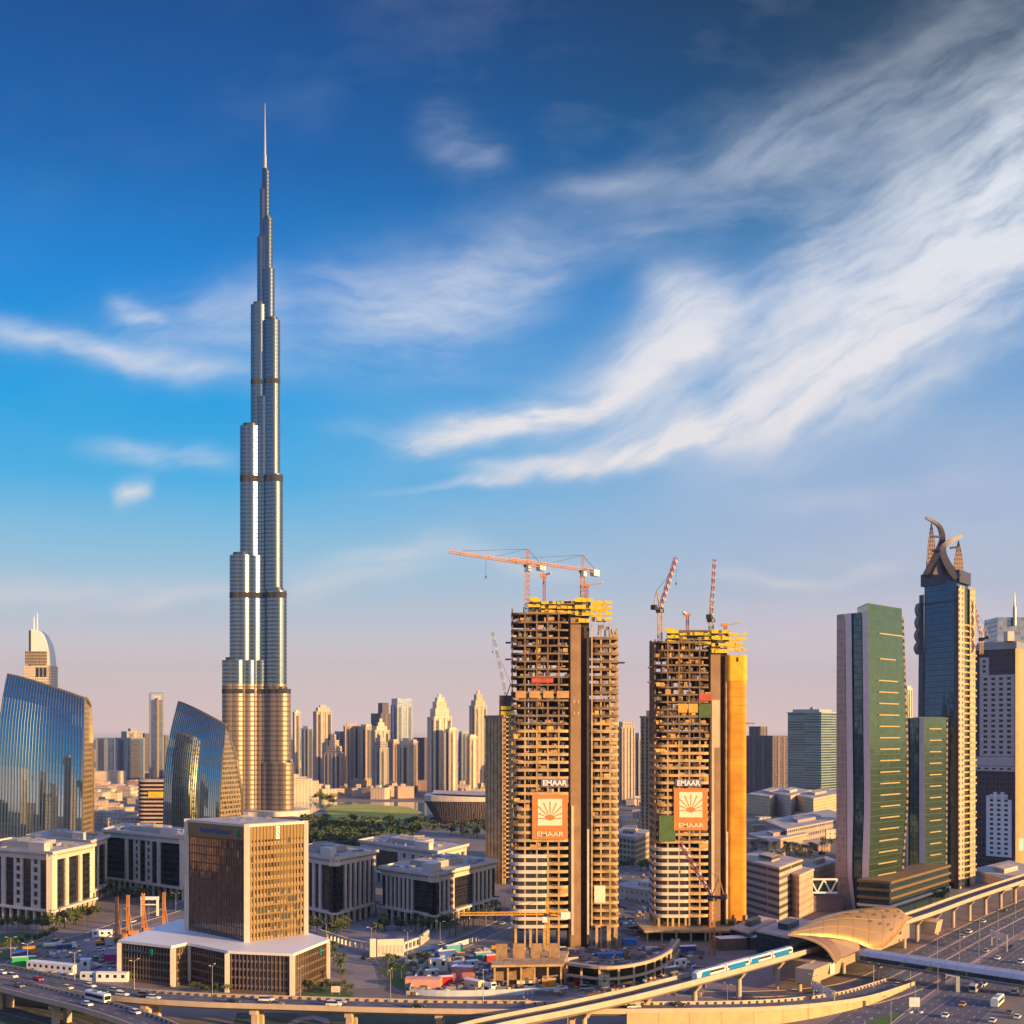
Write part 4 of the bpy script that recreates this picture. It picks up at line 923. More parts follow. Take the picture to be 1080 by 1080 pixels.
def sm(pts, k=4):
    out = []
    for i in range(len(pts)-1):
        p0, p1, p2, p3 = [Vector(pts[min(max(j, 0), len(pts)-1)]) for j in (i-1, i, i+1, i+2)]
        for j in range(k):
            t = j/k; out.append(tuple(.5*((2*p1)+(p2-p0)*t+(2*p0-5*p1+4*p2-p3)*t*t+(3*p1-p0-3*p2+p3)*t**3)))
    return out+[tuple(pts[-1])]
horn(sm([(977, 608), (984, 594), (990, 580), (994, 568), (991, 556), (984, 550), (976, 546)]), 4.6, 1.3, RIBST, 21, 6, 'curved_horn')
horn(sm([(1009, 610), (1001, 600), (995, 588), (994, 578), (1000, 572), (1008, 568), (1015.5, 565)]), 5.2, 1.8, RIBST, 2, 10, 'curved_horn')
m = MB(); m.add([q3(984, 606, 4), q3(1004, 606, 5), q3(997, 584, 5), q3(993, 582, 5), q3(984, 606, 6), q3(1004, 606, 7), q3(997, 584, 7), q3(993, 582, 7)], [(0, 1, 2, 3), (7, 6, 5, 4), (0, 3, 7, 4), (1, 5, 6, 2), (3, 2, 6, 7)]); m.build('crown_web', RIBST, crown)
for base0, base1, tip, ytip in ((976.5, 988, 982, 551), (1005, 1016.5, 1010.5, 570)):
    m = MB(); rings = []
    for j in range(9):
        t = j/8; py = 609+(ytip-609)*t; x0 = base0+(tip-base0)*t**2.0; x1 = base1+(tip+.6-base1)*t**2.4
        f_ = 14 if base0 < 990 else 0; rings.append([q3(x0, py, 10+f_), q3(x1, py, 9+f_), q3(x1, py, 12+f_), q3(x0, py, 13+f_)])
    m.loft(rings); m.build('lattice_fin', facade('fin_lattice', (0.42, 0.3, 0.24), (0.12, 0.1, 0.1), 1.3, 2.6, 0.5, 0.55, gr=.4, gm=0.1), crown)
for p, q in (((982, 566), (992, 566)), ((983, 581), (990, 581)), ((1002, 578), (1009, 577))):
    m = MB(); m.beam(q3(*p, 8), q3(*q, 8), 1.2); m.build('crown_strut', RIBST, crown)

# dotted tower at the right edge, with the mast building behind
Y4 = 880.0
dot = thing('dotted_tower', 'grey tower with a white sheet punched by rows of square windows, at the right edge', 'tower', (P(1060, 0, Y4).x, Y4, 0))
x4 = lambda px: (px-540)/F*Y4; z4 = lambda py: H-(py-HY)/F*Y4; YF = lambda px: Y4+(1073-px)*.72
DK = facade('dark_purple_tower', (0.085, 0.065, 0.08), (0.04, 0.035, 0.05), 2.6, 3.6, 0.6, 0.6, gm=.4, gr=.2)
m = MB(); m.prism([(x4(1042), YF(1042)), (x4(1073), YF(1073)), (x4(1100), Y4+26), (x4(1075), Y4+50)], 0, z4(684)); m.build('shaft', DK, dot)
m = MB(); m.prism([(x4(1034), YF(1034)), (x4(1042)+.1, YF(1042)-.2), (x4(1050), Y4+50), (x4(1042), Y4+54)], 0, z4(684)); m.build('grey_wing', facade('grey_wing_wall', (0.32, 0.27, 0.28), (0.1, 0.09, 0.1), 3, 3.4, .45, .4, gm=.2), dot)
m = MB(); m.prism([(x4(1070), Y4-1.5), (x4(1073.5), Y4-1.5), (x4(1100), Y4+24), (x4(1098), Y4+26)], 0, z4(684)); m.build('sunlit_edge', GOLDL, dot)
m = MB(); m.prism([(x4(1036), YF(1036)-1), (x4(1072), YF(1072)-1), (x4(1098), Y4+26), (x4(1060), Y4+50)], z4(684), z4(676)); m.build('roof_storey', GREYMET, dot)
def wbox(m, xa, xb, o0, o1, z0, z1):
    n_ = Vector((-.72*F/Y4, -1)).normalized(); a_ = Vector((xa, YF(xa/Y4*F+540))); b_ = Vector((xb, YF(xb/Y4*F+540))); d_ = (b_-a_); L_ = d_.length; d_.normalize(); n_ = Vector((d_.y, -d_.x)); m.obox(a_, d_, n_, 0, L_, z0, z1, -o1, -o0)
def punched(px0, px1, y0, y1, cols, rows, mat, nm, ragged=False):
    m = MB(); xs = [px0+(px1-px0)*i/(cols*2+1) for i in range(cols*2+2)]; ys = [y0+(y1-y0)*j/(rows*2+1) for j in range(rows*2+2)]
    for i in range(0, cols*2+1): 
        if i % 2 == 0: wbox(m, x4(xs[i]), x4(xs[i+1]), -.7, -.1, z4(y1+(0 if not ragged else 0)), z4(y0+(random.Random(i).choice([0, 4, 8]) if ragged else 0)))
    for j in range(0, rows*2+1):
        if j % 2 == 0:
            for i in range(1, cols*2+1, 2): wbox(m, x4(xs[i]), x4(xs[i+1]), -.66, -.1, z4(ys[j+1]), z4(ys[j]+(8 if ragged and j == 0 else 0)))
    m.build(nm, mat, dot)
DOTW = pm('grey_pink_sheet', (0.56, 0.49, 0.48), 0.6, var=.08)  # one even grey-pink tone
punched(1045, 1071.5, 711, 798, 4, 15, DOTW, 'punched_sheet'); punched(1045, 1052, 692, 711, 1, 3, DOTW, 'punched_sheet')
m = MB(); wbox(m, x4(1035), x4(1071.5), -.8, -.1, z4(808), z4(798.5)); m.build('stone_band', DOTW, dot)
punched(1040, 1071.5, 808.5, 814, 5, 1, DOTW, 'punched_sheet')
punched(1050, 1069, 836, 905, 3, 13, pm('white_sheet', (0.8, 0.8, 0.84), .5, var=.03), 'punched_sheet', True)
m = MB(); m.box(x4(1074), x4(1079), Y4-.7, Y4+.4, z4(897), z4(884)); m.build('punched_sheet', WHITE, dot)
for k in range(9):
    m = MB(); z = z4(690+k*4.4); wbox(m, x4(1033), x4(1040+k % 2), -2.5, 3, z, z+.8); m.build('open_floor', DARKMET, dot)
m = MB(); m.box(x4(1062), x4(1069), Y4-1.3, Y4+6, z4(676), z4(666)); m.build('plant_room', PALEST, dot)
cq = P(1035, 676, 875); luffer('thin luffing crane rising from the left shoulder of the dotted tower', cq.x, cq.y, cq.z-9, cq.z, P(1027, 633, 880), None, CRANEO, 7)
Y5 = 1080.0; x5 = lambda px: (px-540)/F*Y5; z5 = lambda py: H-(py-HY)/F*Y5
bl = thing('blue_tower', 'pale blue glass tower with a mast, behind the dotted tower', 'tower', (x5(1066), Y5, 0))
m = MB(); m.prism([(x5(1052), Y5), (x5(1090), Y5), (x5(1090), Y5+30), (x5(1052), Y5+30)], 0, z5(651)); m.build('shaft', curtain('pale_blue_glass', (0.26, 0.3, 0.4), (.2, .2, .26), 3, 4, .1, .2, gm=.7), bl)
m = MB(); m.tube((x5(1069), Y5-2, z5(660)), (x5(1069), Y5-2, z5(640)), 1.6, 1.4); m.tube((x5(1069), Y5-2, z5(640)), (x5(1069), Y5-2, z5(625)), .9, .3); m.build('mast', GREYMET, bl)
# ------------------------------------------------------------------ far towers
FT = {'tan': facade('far_tan', (0.5, 0.39, 0.3), (0.14, 0.12, 0.11), 3.4, 3.6, 0.45, 0.5, gm=.3, bump=.3),
      'cream': facade('far_cream', (0.62, 0.52, 0.4), (0.2, 0.17, 0.15), 3.0, 3.6, 0.4, 0.5, gm=.3, bump=.3),
      'rose': facade('far_rose', (0.45, 0.33, 0.27), (0.12, 0.1, 0.1), 3.2, 3.6, 0.5, 0.5, gm=.3, bump=.3),
      'grey': facade('far_grey', (0.34, 0.31, 0.3), (0.1, 0.1, 0.11), 3.2, 3.6, 0.55, 0.55, gm=.4, bump=.3),
      'blue': curtain('far_blue', (0.14, 0.2, 0.32), (0.2, 0.2, 0.22), 3, 3.8, .12, .14, gm=.6, gr=.12),
      'teal': facade('far_teal', (0.26, 0.33, 0.33), (0.09, 0.16, 0.18), 30, 3.6, 1.0, 0.62, gm=.6, gr=.12),
      'dark': facade('far_dark', (0.13, 0.1, 0.12), (0.06, 0.055, 0.07), 3, 3.6, .6, .6, gm=.4),
      'raw': facade('far_raw', (0.3, 0.23, 0.21), (0.09, 0.07, 0.07), 4.2, 3.5, .8, .55, gm=0, gr=.8, bump=.8)}
RIBC = {'tan': pm('tan_rib', (0.55, 0.43, 0.33), .8), 'cream': pm('cream_rib', (0.68, 0.56, 0.42), .8), 'rose': pm('rose_rib', (0.52, 0.37, 0.3), .8), 'grey': pm('grey_rib', (.42, .38, .36), .8),
        'blue': pm('blue_rib', (.3, .32, .36), .5), 'teal': pm('teal_rib', (.35, .38, .37), .6), 'dark': pm('dark_rib', (.17, .13, .15), .7), 'raw': RAWC}
DKSTRIP = facade('far_dark_strip', (0.12, 0.11, 0.12), (0.07, 0.075, 0.09), 2.4, 3.6, .7, .7, gm=.5, gr=.15)
FAR = 'slim residential towers beyond the lake'
def far_tower(label, xl, xc, xr, ytop, Y, mat, ribs=(2, 2), crown=(), strips=True, group=FAR, mast=0, zb=0.0, name='residential_tower'):
    wl, wr = (xc-xl)/F*Y, (xr-xc)/F*Y; phi = math.atan2(max(wr, .5), max(wl, .5)); S_ = math.hypot(wl, wr)
    b = Vector(((xc-540)/F*Y, Y)); d1 = Vector((-math.cos(phi), math.sin(phi))); d2 = Vector((math.sin(phi), math.cos(phi)))
    zt = H-(ytop-HY)/F*Y
    root = thing(name, label, 'tower', (b.x, b.y, 0), group)
    rect = lambda k, o=0: [tuple(b+d1*(S_*k+o)+d2*(S_*k+o)) for _ in (0,)]+[tuple(b+d1*(S_*(1-k)-o)+d2*(S_*k+o)), tuple(b+d1*(S_*(1-k)-o)+d2*(S_*(1-k)-o)), tuple(b+d1*(S_*k+o)+d2*(S_*(1-k)-o))]
    m = MB(); m.prism(rect(0), zb, zt); m.build('facade', FT[mat], root)
    for d, cnt, other in ((d1, ribs[0], d2), (d2, ribs[1], d1)):
        n = -other
        for i in range(cnt+1 if cnt else 0):
            u = S_*i/cnt; w_ = S_*0.05+.4
            m = MB(); m.obox(b, d, n, max(u-w_, 0.02), min(u+w_, S_-.02), zb, zt+1.0, 0.05, 0.9); m.build('pilaster', RIBC[mat], root)
        if strips and cnt:
            for i in range(cnt):
                if i % 2 == (0 if cnt > 1 else 0):
                    u0, u1 = S_*(i+.28)/cnt, S_*(i+.72)/cnt
                    m = MB(); m.obox(b, d, n, u0, u1, zb, zt-4, 0.02, 0.35); m.build('window_strip', DKSTRIP, root)
    m = MB(); m.prism(rect(-0.0, -.9), zt, zt+1.6); m.build('parapet', RIBC[mat], root)
    z = zt+1.6
    for k, h_ in crown:
        m = MB(); m.prism(rect(k), z, z+h_); m.build('crown_tier', FT[mat] if h_ > 6 else RIBC[mat], root)
        z += h_
    if mast:
        c = b+(d1+d2)*S_/2; m = MB(); m.tube((c.x, c.y, z), (c.x, c.y, z+mast), .9, .3); m.build('mast', GREYMET, root)
    return root
T = far_tower
T('thin white tower just right of the tallest skyscraper', 308.5, 311, 316, 752, 2050, 'cream', (1, 1), ((.2, 3),))
T('blue glass tower with a gold top corner right of the tallest skyscraper', 317, 325, 328, 769, 2250, 'blue', (2, 1), ((.15, 4),))
T('tall cream tower with a bright flat top, first of the tall ones past the lake', 328.5, 334, 349, 751, 2060, 'tan', (2, 3), ((.12, 6), (.3, 4)))
T('squat tower with a pointed stepped crown in front of the tall cream one', 341, 354, 361, 795, 1930, 'tan', (3, 2), ((.1, 10), (.25, 9), (.4, 9)), mast=6)
T('pale blue distant tower between the pointed one and the striped pair', 352, 358, 362, 772, 2900, 'blue', (2, 1))
T('striped rose tower with a dark left edge, first of the striped pair', 361, 364, 378, 766, 2080, 'rose', (1, 3), ((.15, 3),))
T('striped rose tower, second of the striped pair', 377, 386, 394, 767, 2060, 'tan', (2, 2), ((.15, 3),))
T('stepped cream tower with a lit gabled crown, mid row', 391, 396, 410, 771, 2000, 'cream', (2, 3), ((.12, 6), (.28, 6), (.4, 6)))
T('grey green tower with a rounded cream head in front of the gabled one', 392, 401, 409, 790, 1880, 'grey', (2, 2), ((.06, 9), (.2, 6), (.35, 4)))
T('low mauve tower left of the yellow lit one', 408, 415, 421, 783, 1960, 'rose', (3, 2), ((.1, 3),))
T('slim tower bright yellow on its sunny face', 418, 424, 436, 786, 1900, 'cream', (2, 2), ((.12, 5), (.3, 4)))
T('rose tower half hidden behind the yellow lit one', 433, 436, 440, 783, 1990, 'rose', (1, 1), ((.1, 3),))
T('dark brown block in the shade between the yellow tower and the big cream tower', 436, 448, 457, 779, 2200, 'dark', (2, 2), (), group=None, name='office_tower')
T('mauve slab with a stepped dark head on the skyline', 390, 402, 416, 753, 2900, 'dark', (3, 3), ((.28, 24),), group=None, name='office_tower')
T('blue glass tower with a pale cap on the skyline', 411, 419, 434, 744, 2800, 'blue', (2, 3), ((.02, 14),), group=None, name='office_tower')
T('big cream tower with lower shoulders and a dark lantern crown, brightest of the row', 450, 458, 476, 757, 1850, 'cream', (2, 3), ((.1, 12), (.2, 10), (.3, 6), (.42, 5)))
T('cream shoulder wing standing right of the lantern crowned tower', 470, 474, 482, 770, 1830, 'cream', (1, 2), ((.1, 2),))
T('white framed blue block between two cream towers', 484, 487, 496, 774, 2300, 'blue', (1, 2), ((.02, 3),), group=None, name='office_tower')
T('tall striped tower with a dark blue head, left of the raw slab', 495, 501, 513, 745, 1950, 'tan', (2, 3), ((.08, 8), (.25, 9), (.4, 6)))
T('narrow lower tower leaning against the striped dark headed one', 492, 496, 503, 778, 1900, 'cream', (2, 2), ((.1, 3),))
T('tan tower with a lit top seen between the two raw towers', 653, 656, 670, 768, 1700, 'tan', (2, 4), ((.05, 7),), group='towers seen between the raw towers')
T('grey tower with a glassy front behind the tan one between the raw towers', 669, 674, 681, 778, 1800, 'grey', (2, 2), ((.12, 5),), group='towers seen between the raw towers')
T('unfinished brown tower partly hidden by the netted tower', 677, 690, 700, 757, 1150, 'raw', (3, 3), ((.25, 5),), False, group=None, name='tower_under_construction')
T('dark purple block right of the orange netting', 790, 815, 838, 777, 1950, 'dark', (3, 3), (), group=None, name='office_tower')
T('small dark block on top of the skyline behind the purple one', 792, 802, 811, 767, 2300, 'dark', (2, 2), (), group=None, name='office_tower')
T('blue green banded glass office block left of the tall green tower', 836, 866, 890, 752, 1800, 'teal', (0, 0), ((.1, 4), (.55, 3)), False, group=None, name='office_tower')
T('slim pale tower behind the green towers', 953, 957, 963, 728, 1300, 'cream', (1, 2), ((.1, 3),), group=None, name='office_tower')
T('blue box shaped hotel block left of the small sail', 98, 133, 142, 779, 2550, 'blue', (3, 1), (), group=None, name='hotel_block')
T('grey block with a lit end behind the blue box', 124, 134, 148, 772, 3300, 'grey', (2, 2), ((.3, 8),), group=None, name='office_tower')
T('narrow dark tower right of the blue box', 150, 153, 156.5, 774, 2900, 'dark', (1, 1), (), group=None, name='office_tower')
T('dark sliver of a tower behind the slim antenna tower', 172, 174, 177, 776, 2900, 'dark', (1, 1), (), group=None, name='office_tower')
# raw slab with a crane left of the tallest raw tower
raw = T('shaded raw concrete slab tower right behind the tallest raw tower', 512.5, 531, 546, 757, 800, 'raw', (5, 3), (), False, group=None, name='tower_under_construction')
m = MB(); p = P(535, 0, 806); zt = P(0, 757, 806).z
for k in range(2): m.box(p.x-4, p.x+5, p.y-5+0*k, p.y+4, zt+1.7+k*3.2, zt+4.0+k*3.2)
m.build('climbing_formwork', YELLOW, raw); m = MB(); m.box(p.x-5, p.x+4, p.y-3.5, p.y+6, zt+1.7, zt+14); m.build('core_head', RAWD, raw)
for k in range(36):
    m = MB(); z = 4+k*2.85; bq = Vector((P(531, 0, 800).x, 800)); m.obox(bq, Vector((.707, .707)), Vector((.707, -.707)), 0, 9, z, z+.9, .9, 2.4); m.build('balcony', RAWC, raw)
lf = P(534, 738, 808); luffer('dark thin luffing crane on the shaded raw slab tower', lf.x, lf.y, zt+12, lf.z, P(519.5, 667, 812), None, GREYMET, 6, 1.7, DARKMET)
# slim antenna tower with open top
p0 = P(164.5, 0, 2500); w_ = 11.5; zt = P(0, 738, 2500).z
sl = thing('slim_tower', 'slim tower with gold edges and an open framed top between the two glass sails', 'tower', (p0.x, p0.y, 0))
m = MB(); m.prism([(p0.x-w_, p0.y), (p0.x+2.5, p0.y-3), (p0.x+w_, p0.y+10), (p0.x-w_+3, p0.y+16)], 0, zt); m.build('facade', FT['blue'], sl)
for xx, yy_, mt in ((p0.x+4.5, p0.y-2.2, GOLDL), (p0.x+w_-.5, p0.y+9.5, GOLDL), (p0.x-w_, p0.y-.3, GREYMET)):
    m = MB(); m.box(xx-1.6, xx+1.6, yy_-1, yy_+1, 0, zt+14 if xx != p0.x+4.5 else zt+4); m.build('edge_pier', mt, sl)
m = MB(); m.box(p0.x-5, p0.x+6, p0.y+1, p0.y+8, zt, zt+8); m.build('lantern', PALEST, sl)
m = MB(); m.beam((p0.x-w_, p0.y, zt+13), (p0.x+w_, p0.y+9, zt+13.6), 1.2); m.build('top_beam', DARKMET, sl)
# white curved hotel top behind the left sail
Yh = 1650.0; xh = lambda px: (px-540)/F*Yh; zh = lambda py: H-(py-HY)/F*Yh
ht_ = thing('hotel_tower', 'white hotel tower with a quarter round head and twin masts, rising behind the left sail', 'hotel', (xh(38), Yh, 0))
m = MB(); m.box(xh(25), xh(54), Yh, Yh+24, 0, zh(702)); m.build('white_shaft', FT['cream'], ht_)
m = MB(); arc = [(xh(33), zh(702)), (xh(33), zh(664))]+[(xh(35.5+17.5*math.sin(t)), zh(702-38*math.cos(t))) for t in [math.pi/2*i/8 for i in range(9)]]
m.loft([[Vector((x, y, z)) for x, z in arc] for y in (Yh-1, Yh+22)]); m.build('curved_head', WHITE, ht_)
m = MB(); m.box(xh(27.5), xh(50), Yh-3.5, Yh-1.1, zh(701), zh(687)); m.build('bronze_glass_box', GOLDEND, ht_)
m = MB(); m.box(xh(31), xh(33), Yh-2, Yh+20, zh(702), zh(665)); m.build('dark_edge', DARKMET, ht_)
for px in (34, 37.5):
    m = MB(); m.tube((xh(px), Yh+6, zh(666)), (xh(px), Yh+6, zh(646 if px > 36 else 650)), .9, .5); m.build('mast', WHITE, ht_)
m = MB(); [m.box(xh(38+i*4), xh(41+i*4), Yh-.4, Yh, zh(714), zh(704)) for i in range(3)]; m.build('dark_opening', DARKMET, ht_)
# banded curved office block
bd = thing('banded_office', 'tan office block with rounded corner and stacked dark bands, left of the small sail', 'office block', (*P(158, 0, 1250)[:2], 0))
x0, x1 = P(143, 0, 1250).x, P(181, 0, 1250).x; zt = P(0, 823, 1250).z
m = MB(); m.prism(rounded(x0+.6, x1, 1250.6, 1285, 8), 0, zt-1); m.build('dark_glass', BLACKGL, bd)
for k in range(12):
    m = MB(); z = k*zt/12; m.prism(rounded(x0, x1+.6, 1250, 1286, 8), z+2.4, z+4.05); m.build('tan_band', RIBC['rose'], bd)
m = MB(); m.box(P(156, 0, 1249).x, P(172, 0, 1249).x, 1249.4, 1249.9, P(0, 841, 1249).z, P(0, 835, 1249).z); m.build('yellow_banner', YELLOW, bd)
# boat hulled opera house
OY = 1345.0; op = thing('opera_house', 'dark glass opera house shaped like a boat hull with a pale sweeping roof', 'opera house', (P(495, 0, OY).x, OY, 0))
def hull(k, z): 
    xa, xb = P(461+(448-461)*k, 0, OY).x, P(545, 0, OY).x; n_ = 12
    return [Vector((xa+(xb-xa)*i/n_, OY-16*math.sin(math.pi*i/n_)**.7*(0.6+.4*k), z)) for i in range(n_+1)]+[Vector((xb-(xb-xa)*i/n_, OY+50, z)) for i in range(n_+1)]
zr = P(0, 842, OY).z
m = MB(); m.loft([hull(k, zr*.88*k) for k in (0, .25, .5, .75, 1)]); m.build('glass_hull', facade('hull_glass', (.16, .12, .12), (.06, .05, .055), 2.4, 30, .6, 1.0, gm=.4), op)
m = MB(); top = hull(1.06, zr); 
m.loft([hull(1.08, zr*.89), [v+Vector((0, 0, 3.5-(v.x-top[0].x)*0.028)) for v in top]]); m.build('pale_roof', PALEST, op)
m = MB(); m.loft([[v+Vector((8, 6, 5.2-(v.x-top[0].x)*.03)) for v in top[:13]], [v+Vector((8, -12, 7-(v.x-top[0].x)*.03)) for v in top[13:][::-1]]], closed=False); m.build('roof_deck', ROOF, op)

# ------------------------------------------------------------------ lower districts
VIL = [facade('villa_sand', (0.56, 0.41, 0.29), (.2, .14, .1), 4, 3.6, .3, .4, gm=0, gr=.6), facade('villa_cream', (0.66, 0.52, 0.4), (.22, .16, .12), 4.4, 3.6, .3, .4, gm=0, gr=.6), facade('villa_rose', (0.5, 0.34, 0.26), (.16, .11, .1), 3.6, 3.6, .35, .4, gm=0, gr=.6)]
def low_house(label, x, y, w_, d_, h_, mat, rz, group, tower=0, rn=random):
    r = thing('low_house', label, 'house', (x, y, 0), group, rz)
    m = MB(); m.box(-w_/2, w_/2, -d_/2, d_/2, 0, h_); m.build('wall', mat, r, local=True)
    m = MB(); m.box(-w_/2-.3, w_/2+.3, -d_/2-.3, d_/2+.3, h_, h_+.6); m.build('roof', ROOF, r, local=True)
    if tower:
        m = MB(); m.box(-w_*.25, w_*.05, -d_*.2, d_*.15, h_+.6, h_+tower); m.build('roof_room', mat, r, local=True)
    return r
rn = random.Random(21)
for i in range(84):                          # sandy quarter left, between the sails
    px, py = rn.uniform(96, 178), rn.uniform(806, 872); g = G(px, py)
    if px > 140 and py > 848: continue
    low_house('sand coloured flat roofed house in the low quarter between the two glass sails', g.x, g.y, rn.uniform(12, 34), rn.uniform(12, 26), rn.uniform(5, 13), rn.choice(VIL), rn.uniform(-.4, .4), 'sandy low houses between the glass sails', rn.choice((0, 3, 4)))
for i in range(46):                          # old town strip by the lake
    px, py = rn.uniform(330, 520), rn.uniform(829, 845); g = G(px, py)
    low_house('rose coloured low house of the old quarter at the foot of the slim towers', g.x, g.y, rn.uniform(14, 30), rn.uniform(14, 24), rn.uniform(9, 20), rn.choice(VIL), rn.uniform(-.5, .5), 'rose low houses below the slim towers', rn.choice((0, 4, 6)))
for px, py, w_, h_ in ((313, 846, 40, 32), (322, 843, 36, 26), (330, 842, 28, 20)):
    g = G(px, py); low_house({313: 'arched sand coloured palace block closest to the tallest skyscraper', 322: 'middle sand coloured palace block beside the lake', 330: 'lower sand coloured palace block at the lake bend'}[px], g.x, g.y, w_, 30, h_, VIL[1], .2, None, 6)
def lit_block(label, A, B, C, z, mat, extra=None, name='low_building', cat='building', group=None):
    a, b, c = [Vector(q[:2]) for q in (A, B, C)]; d = a+c-b; r = thing(name, label, cat, (b.x, b.y, 0), group); cen = (a+c)/2
    m = MB(); m.prism([tuple(q) for q in (a, b, c, d)], 0, z); m.build('wall', mat, r)
    m = MB(); m.prism([tuple(q+(q-cen).normalized()*.4) for q in (a, b, c, d)], z, z+.9); m.build('parapet', RIBC['tan'], r)
    m = MB(); m.prism([tuple(q-(q-cen).normalized()*.8) for q in (a, b, c, d)], z+.9, z+1.0); m.build('roof', ROOF, r)
    e1, e2 = a-b, c-b
    m = MB(); m.prism([tuple(b+e1*s+e2*t) for s, t in ((.3, .25), (.6, .25), (.6, .6), (.3, .6))], z+1.0, z+3.6); m.build('roof_room', mat, r)
    return r
WARM = facade('warm_lit_hotel', (0.62, 0.45, 0.28), (.25, .15, .09), 3.2, 3.4, .4, .5, gm=.1, gr=.4, bump=.5)
STRIPE = facade('striped_car_park', (0.45, 0.37, 0.31), (.1, .085, .08), 26, 3.6, .97, .45, gm=0, gr=.8, bump=.8)
lit_block('sunlit cream hotel wing right of the orange netting, with columned bays', G(788, 838, 22), G(812, 841, 22), G(838, 833, 22), 22, WARM)
lit_block('sunlit orange hotel wing in the middle of the low row', G(812, 836, 24), G(834, 840, 24), G(856, 834, 24), 24, VIL[1])
lit_block('sunlit sand hotel wing next to the tall green tower', G(834, 838, 23), G(858, 843, 23), G(892, 836, 23), 23, WARM)
lit_block('grey flat office with a dark window band, in front of the sunlit hotel row', G(806, 866, 14), G(830, 876, 14), G(900, 862, 14), 14, facade('grey_office', (.34, .29, .29), (.12, .1, .11), 5, 6, .7, .4, gm=.2))
lit_block('low sand building behind the palm court', G(790, 880, 9), G(812, 888, 9), G(852, 880, 9), 9, VIL[2])
lit_block('striped tan car park right of the netted tower', G(776, 906, 27), G(822, 917, 27), G(846, 908, 27), 27, STRIPE)
lit_block('plain tan wing between the car park and the truss bridge', G(815, 918, 22), G(843, 925, 22), G(858, 918, 22), 22, VIL[2])
lit_block('yellow lit low wing under the palms near the green tower', G(846, 912, 20), G(858, 918, 20), G(884, 910, 20), 20, WARM)
lit_block('unfinished concrete block, yellow on its sunny side, between the raw towers', G(640, 880, 20), G(670, 884, 20), G(690, 877, 20), 20, facade('open_frame', (.45, .35, .22), (.08, .07, .07), 5, 4, .7, .6, gm=0, gr=.8, bump=.9))
lit_block('pale site office block at the right foot of the tallest raw tower', G(648, 935, 6), G(690, 942, 6), G(720, 934, 6), 6, VIL[1])
lit_block('dark flat roofed hall beside the metro station', G(798, 983, 9), G(832, 990, 9), G(866, 975, 9), 9, TEALG, name='station_hall')
lit_block('low dark roofed annex in front of the netted tower', G(770, 980, 7), G(790, 985, 7), G(820, 972, 7), 7, TEALG, name='station_hall')
lit_block('pale low building behind the dotted tower', G(1025, 905, 14), G(1060, 915, 14), G(1100, 905, 14), 6, VIL[1])
rn = random.Random(5)
for i in range(30):
    px, py = rn.uniform(655, 690), rn.uniform(838, 905); g = G(px, py)
    low_house('small dusty building in the gap between the two raw towers', g.x, g.y, rn.uniform(10, 20), rn.uniform(10, 20), rn.uniform(4, 10), rn.choice(VIL), rn.uniform(-.5, .5), 'dusty low buildings between the raw towers')
for i in range(26):
    px, py = rn.uniform(790, 895), rn.uniform(842, 905); g = G(px, py)
    low_house('small pale building among the low hotels right of the netted tower', g.x, g.y, rn.uniform(9, 18), rn.uniform(8, 16), rn.uniform(4, 8), rn.choice(VIL), rn.uniform(-.4, .4), 'pale low buildings by the hotels')
rn = random.Random(9)
for i in range(110):                         # low city further out
    Y = rn.uniform(2300, 5200); px = rn.uniform(-20, 1100); 
    if 300 < px < 520 and Y < 2600: continue
    low_house('distant low block of the hazy city plain', (px-540)/F*Y, Y, rn.uniform(30, 80), rn.uniform(25, 60), rn.uniform(8, 34), rn.choice(VIL), rn.uniform(-.6, .6), 'distant low blocks on the plain')
br = thing('truss_footbridge', 'enclosed footbridge with white zigzag truss beside the car park', 'footbridge', (*G(862, 945)[:2], 0))
a, b = P(838, 0, 680), P(886, 0, 668); zlo, zhi = P(0, 941, 675).z, P(0, 927, 675).z
m = MB(); m.box(a.x, b.x, 674, 678, zlo, zhi); m.build('glass_box', TEALG, br)
m = MB(); n_ = 6
for i in range(n_):
    x0, x1 = a.x+(b.x-a.x)*i/n_, a.x+(b.x-a.x)*(i+1)/n_; m.beam((x0, 673.7, zlo if i % 2 else zhi), (x1, 673.7, zhi if i % 2 else zlo), .7)
m.beam((a.x, 673.6, zlo), (b.x, 673.6, zlo), .9); m.beam((a.x, 673.6, zhi), (b.x, 673.6, zhi), .9); m.build('zigzag_truss', WHITE, br)
m = MB(); m.box(a.x-2, b.x+4, 676, 690, 0, zlo-2); m.build('shaded_wall', RIBC['dark'], br)

# unseen blocks added out of frame, for the sails and bank tower to mirror
rn = random.Random(3)
for i in range(20):
    x, y = rn.uniform(-1250, -480), rn.uniform(-250, 700)
    if x > -(y+60)*.42-140: continue
    w_, h_ = rn.uniform(26, 50), rn.choice((40, 60, 80, 95, 120, 150)); r = thing('reflection_block', 'added office block out of view, there for the glass sails to mirror', 'office block', (x, y, 0), 'blocks mirrored in the glass')
    mt = rn.choice(('dark', 'rose', 'grey', 'raw', 'dark'))
    m = MB(); m.prism(rounded(x-w_/2, x+w_/2, y-w_/2, y+w_/2, 2, 1), 0, h_); m.build('facade', FT[mt], r)
    m = MB(); m.prism(rounded(x-w_/4, x+w_/4, y-w_/4, y+w_/4, 2, 1), h_, h_+6); m.build('crown_tier', RIBC[mt], r)
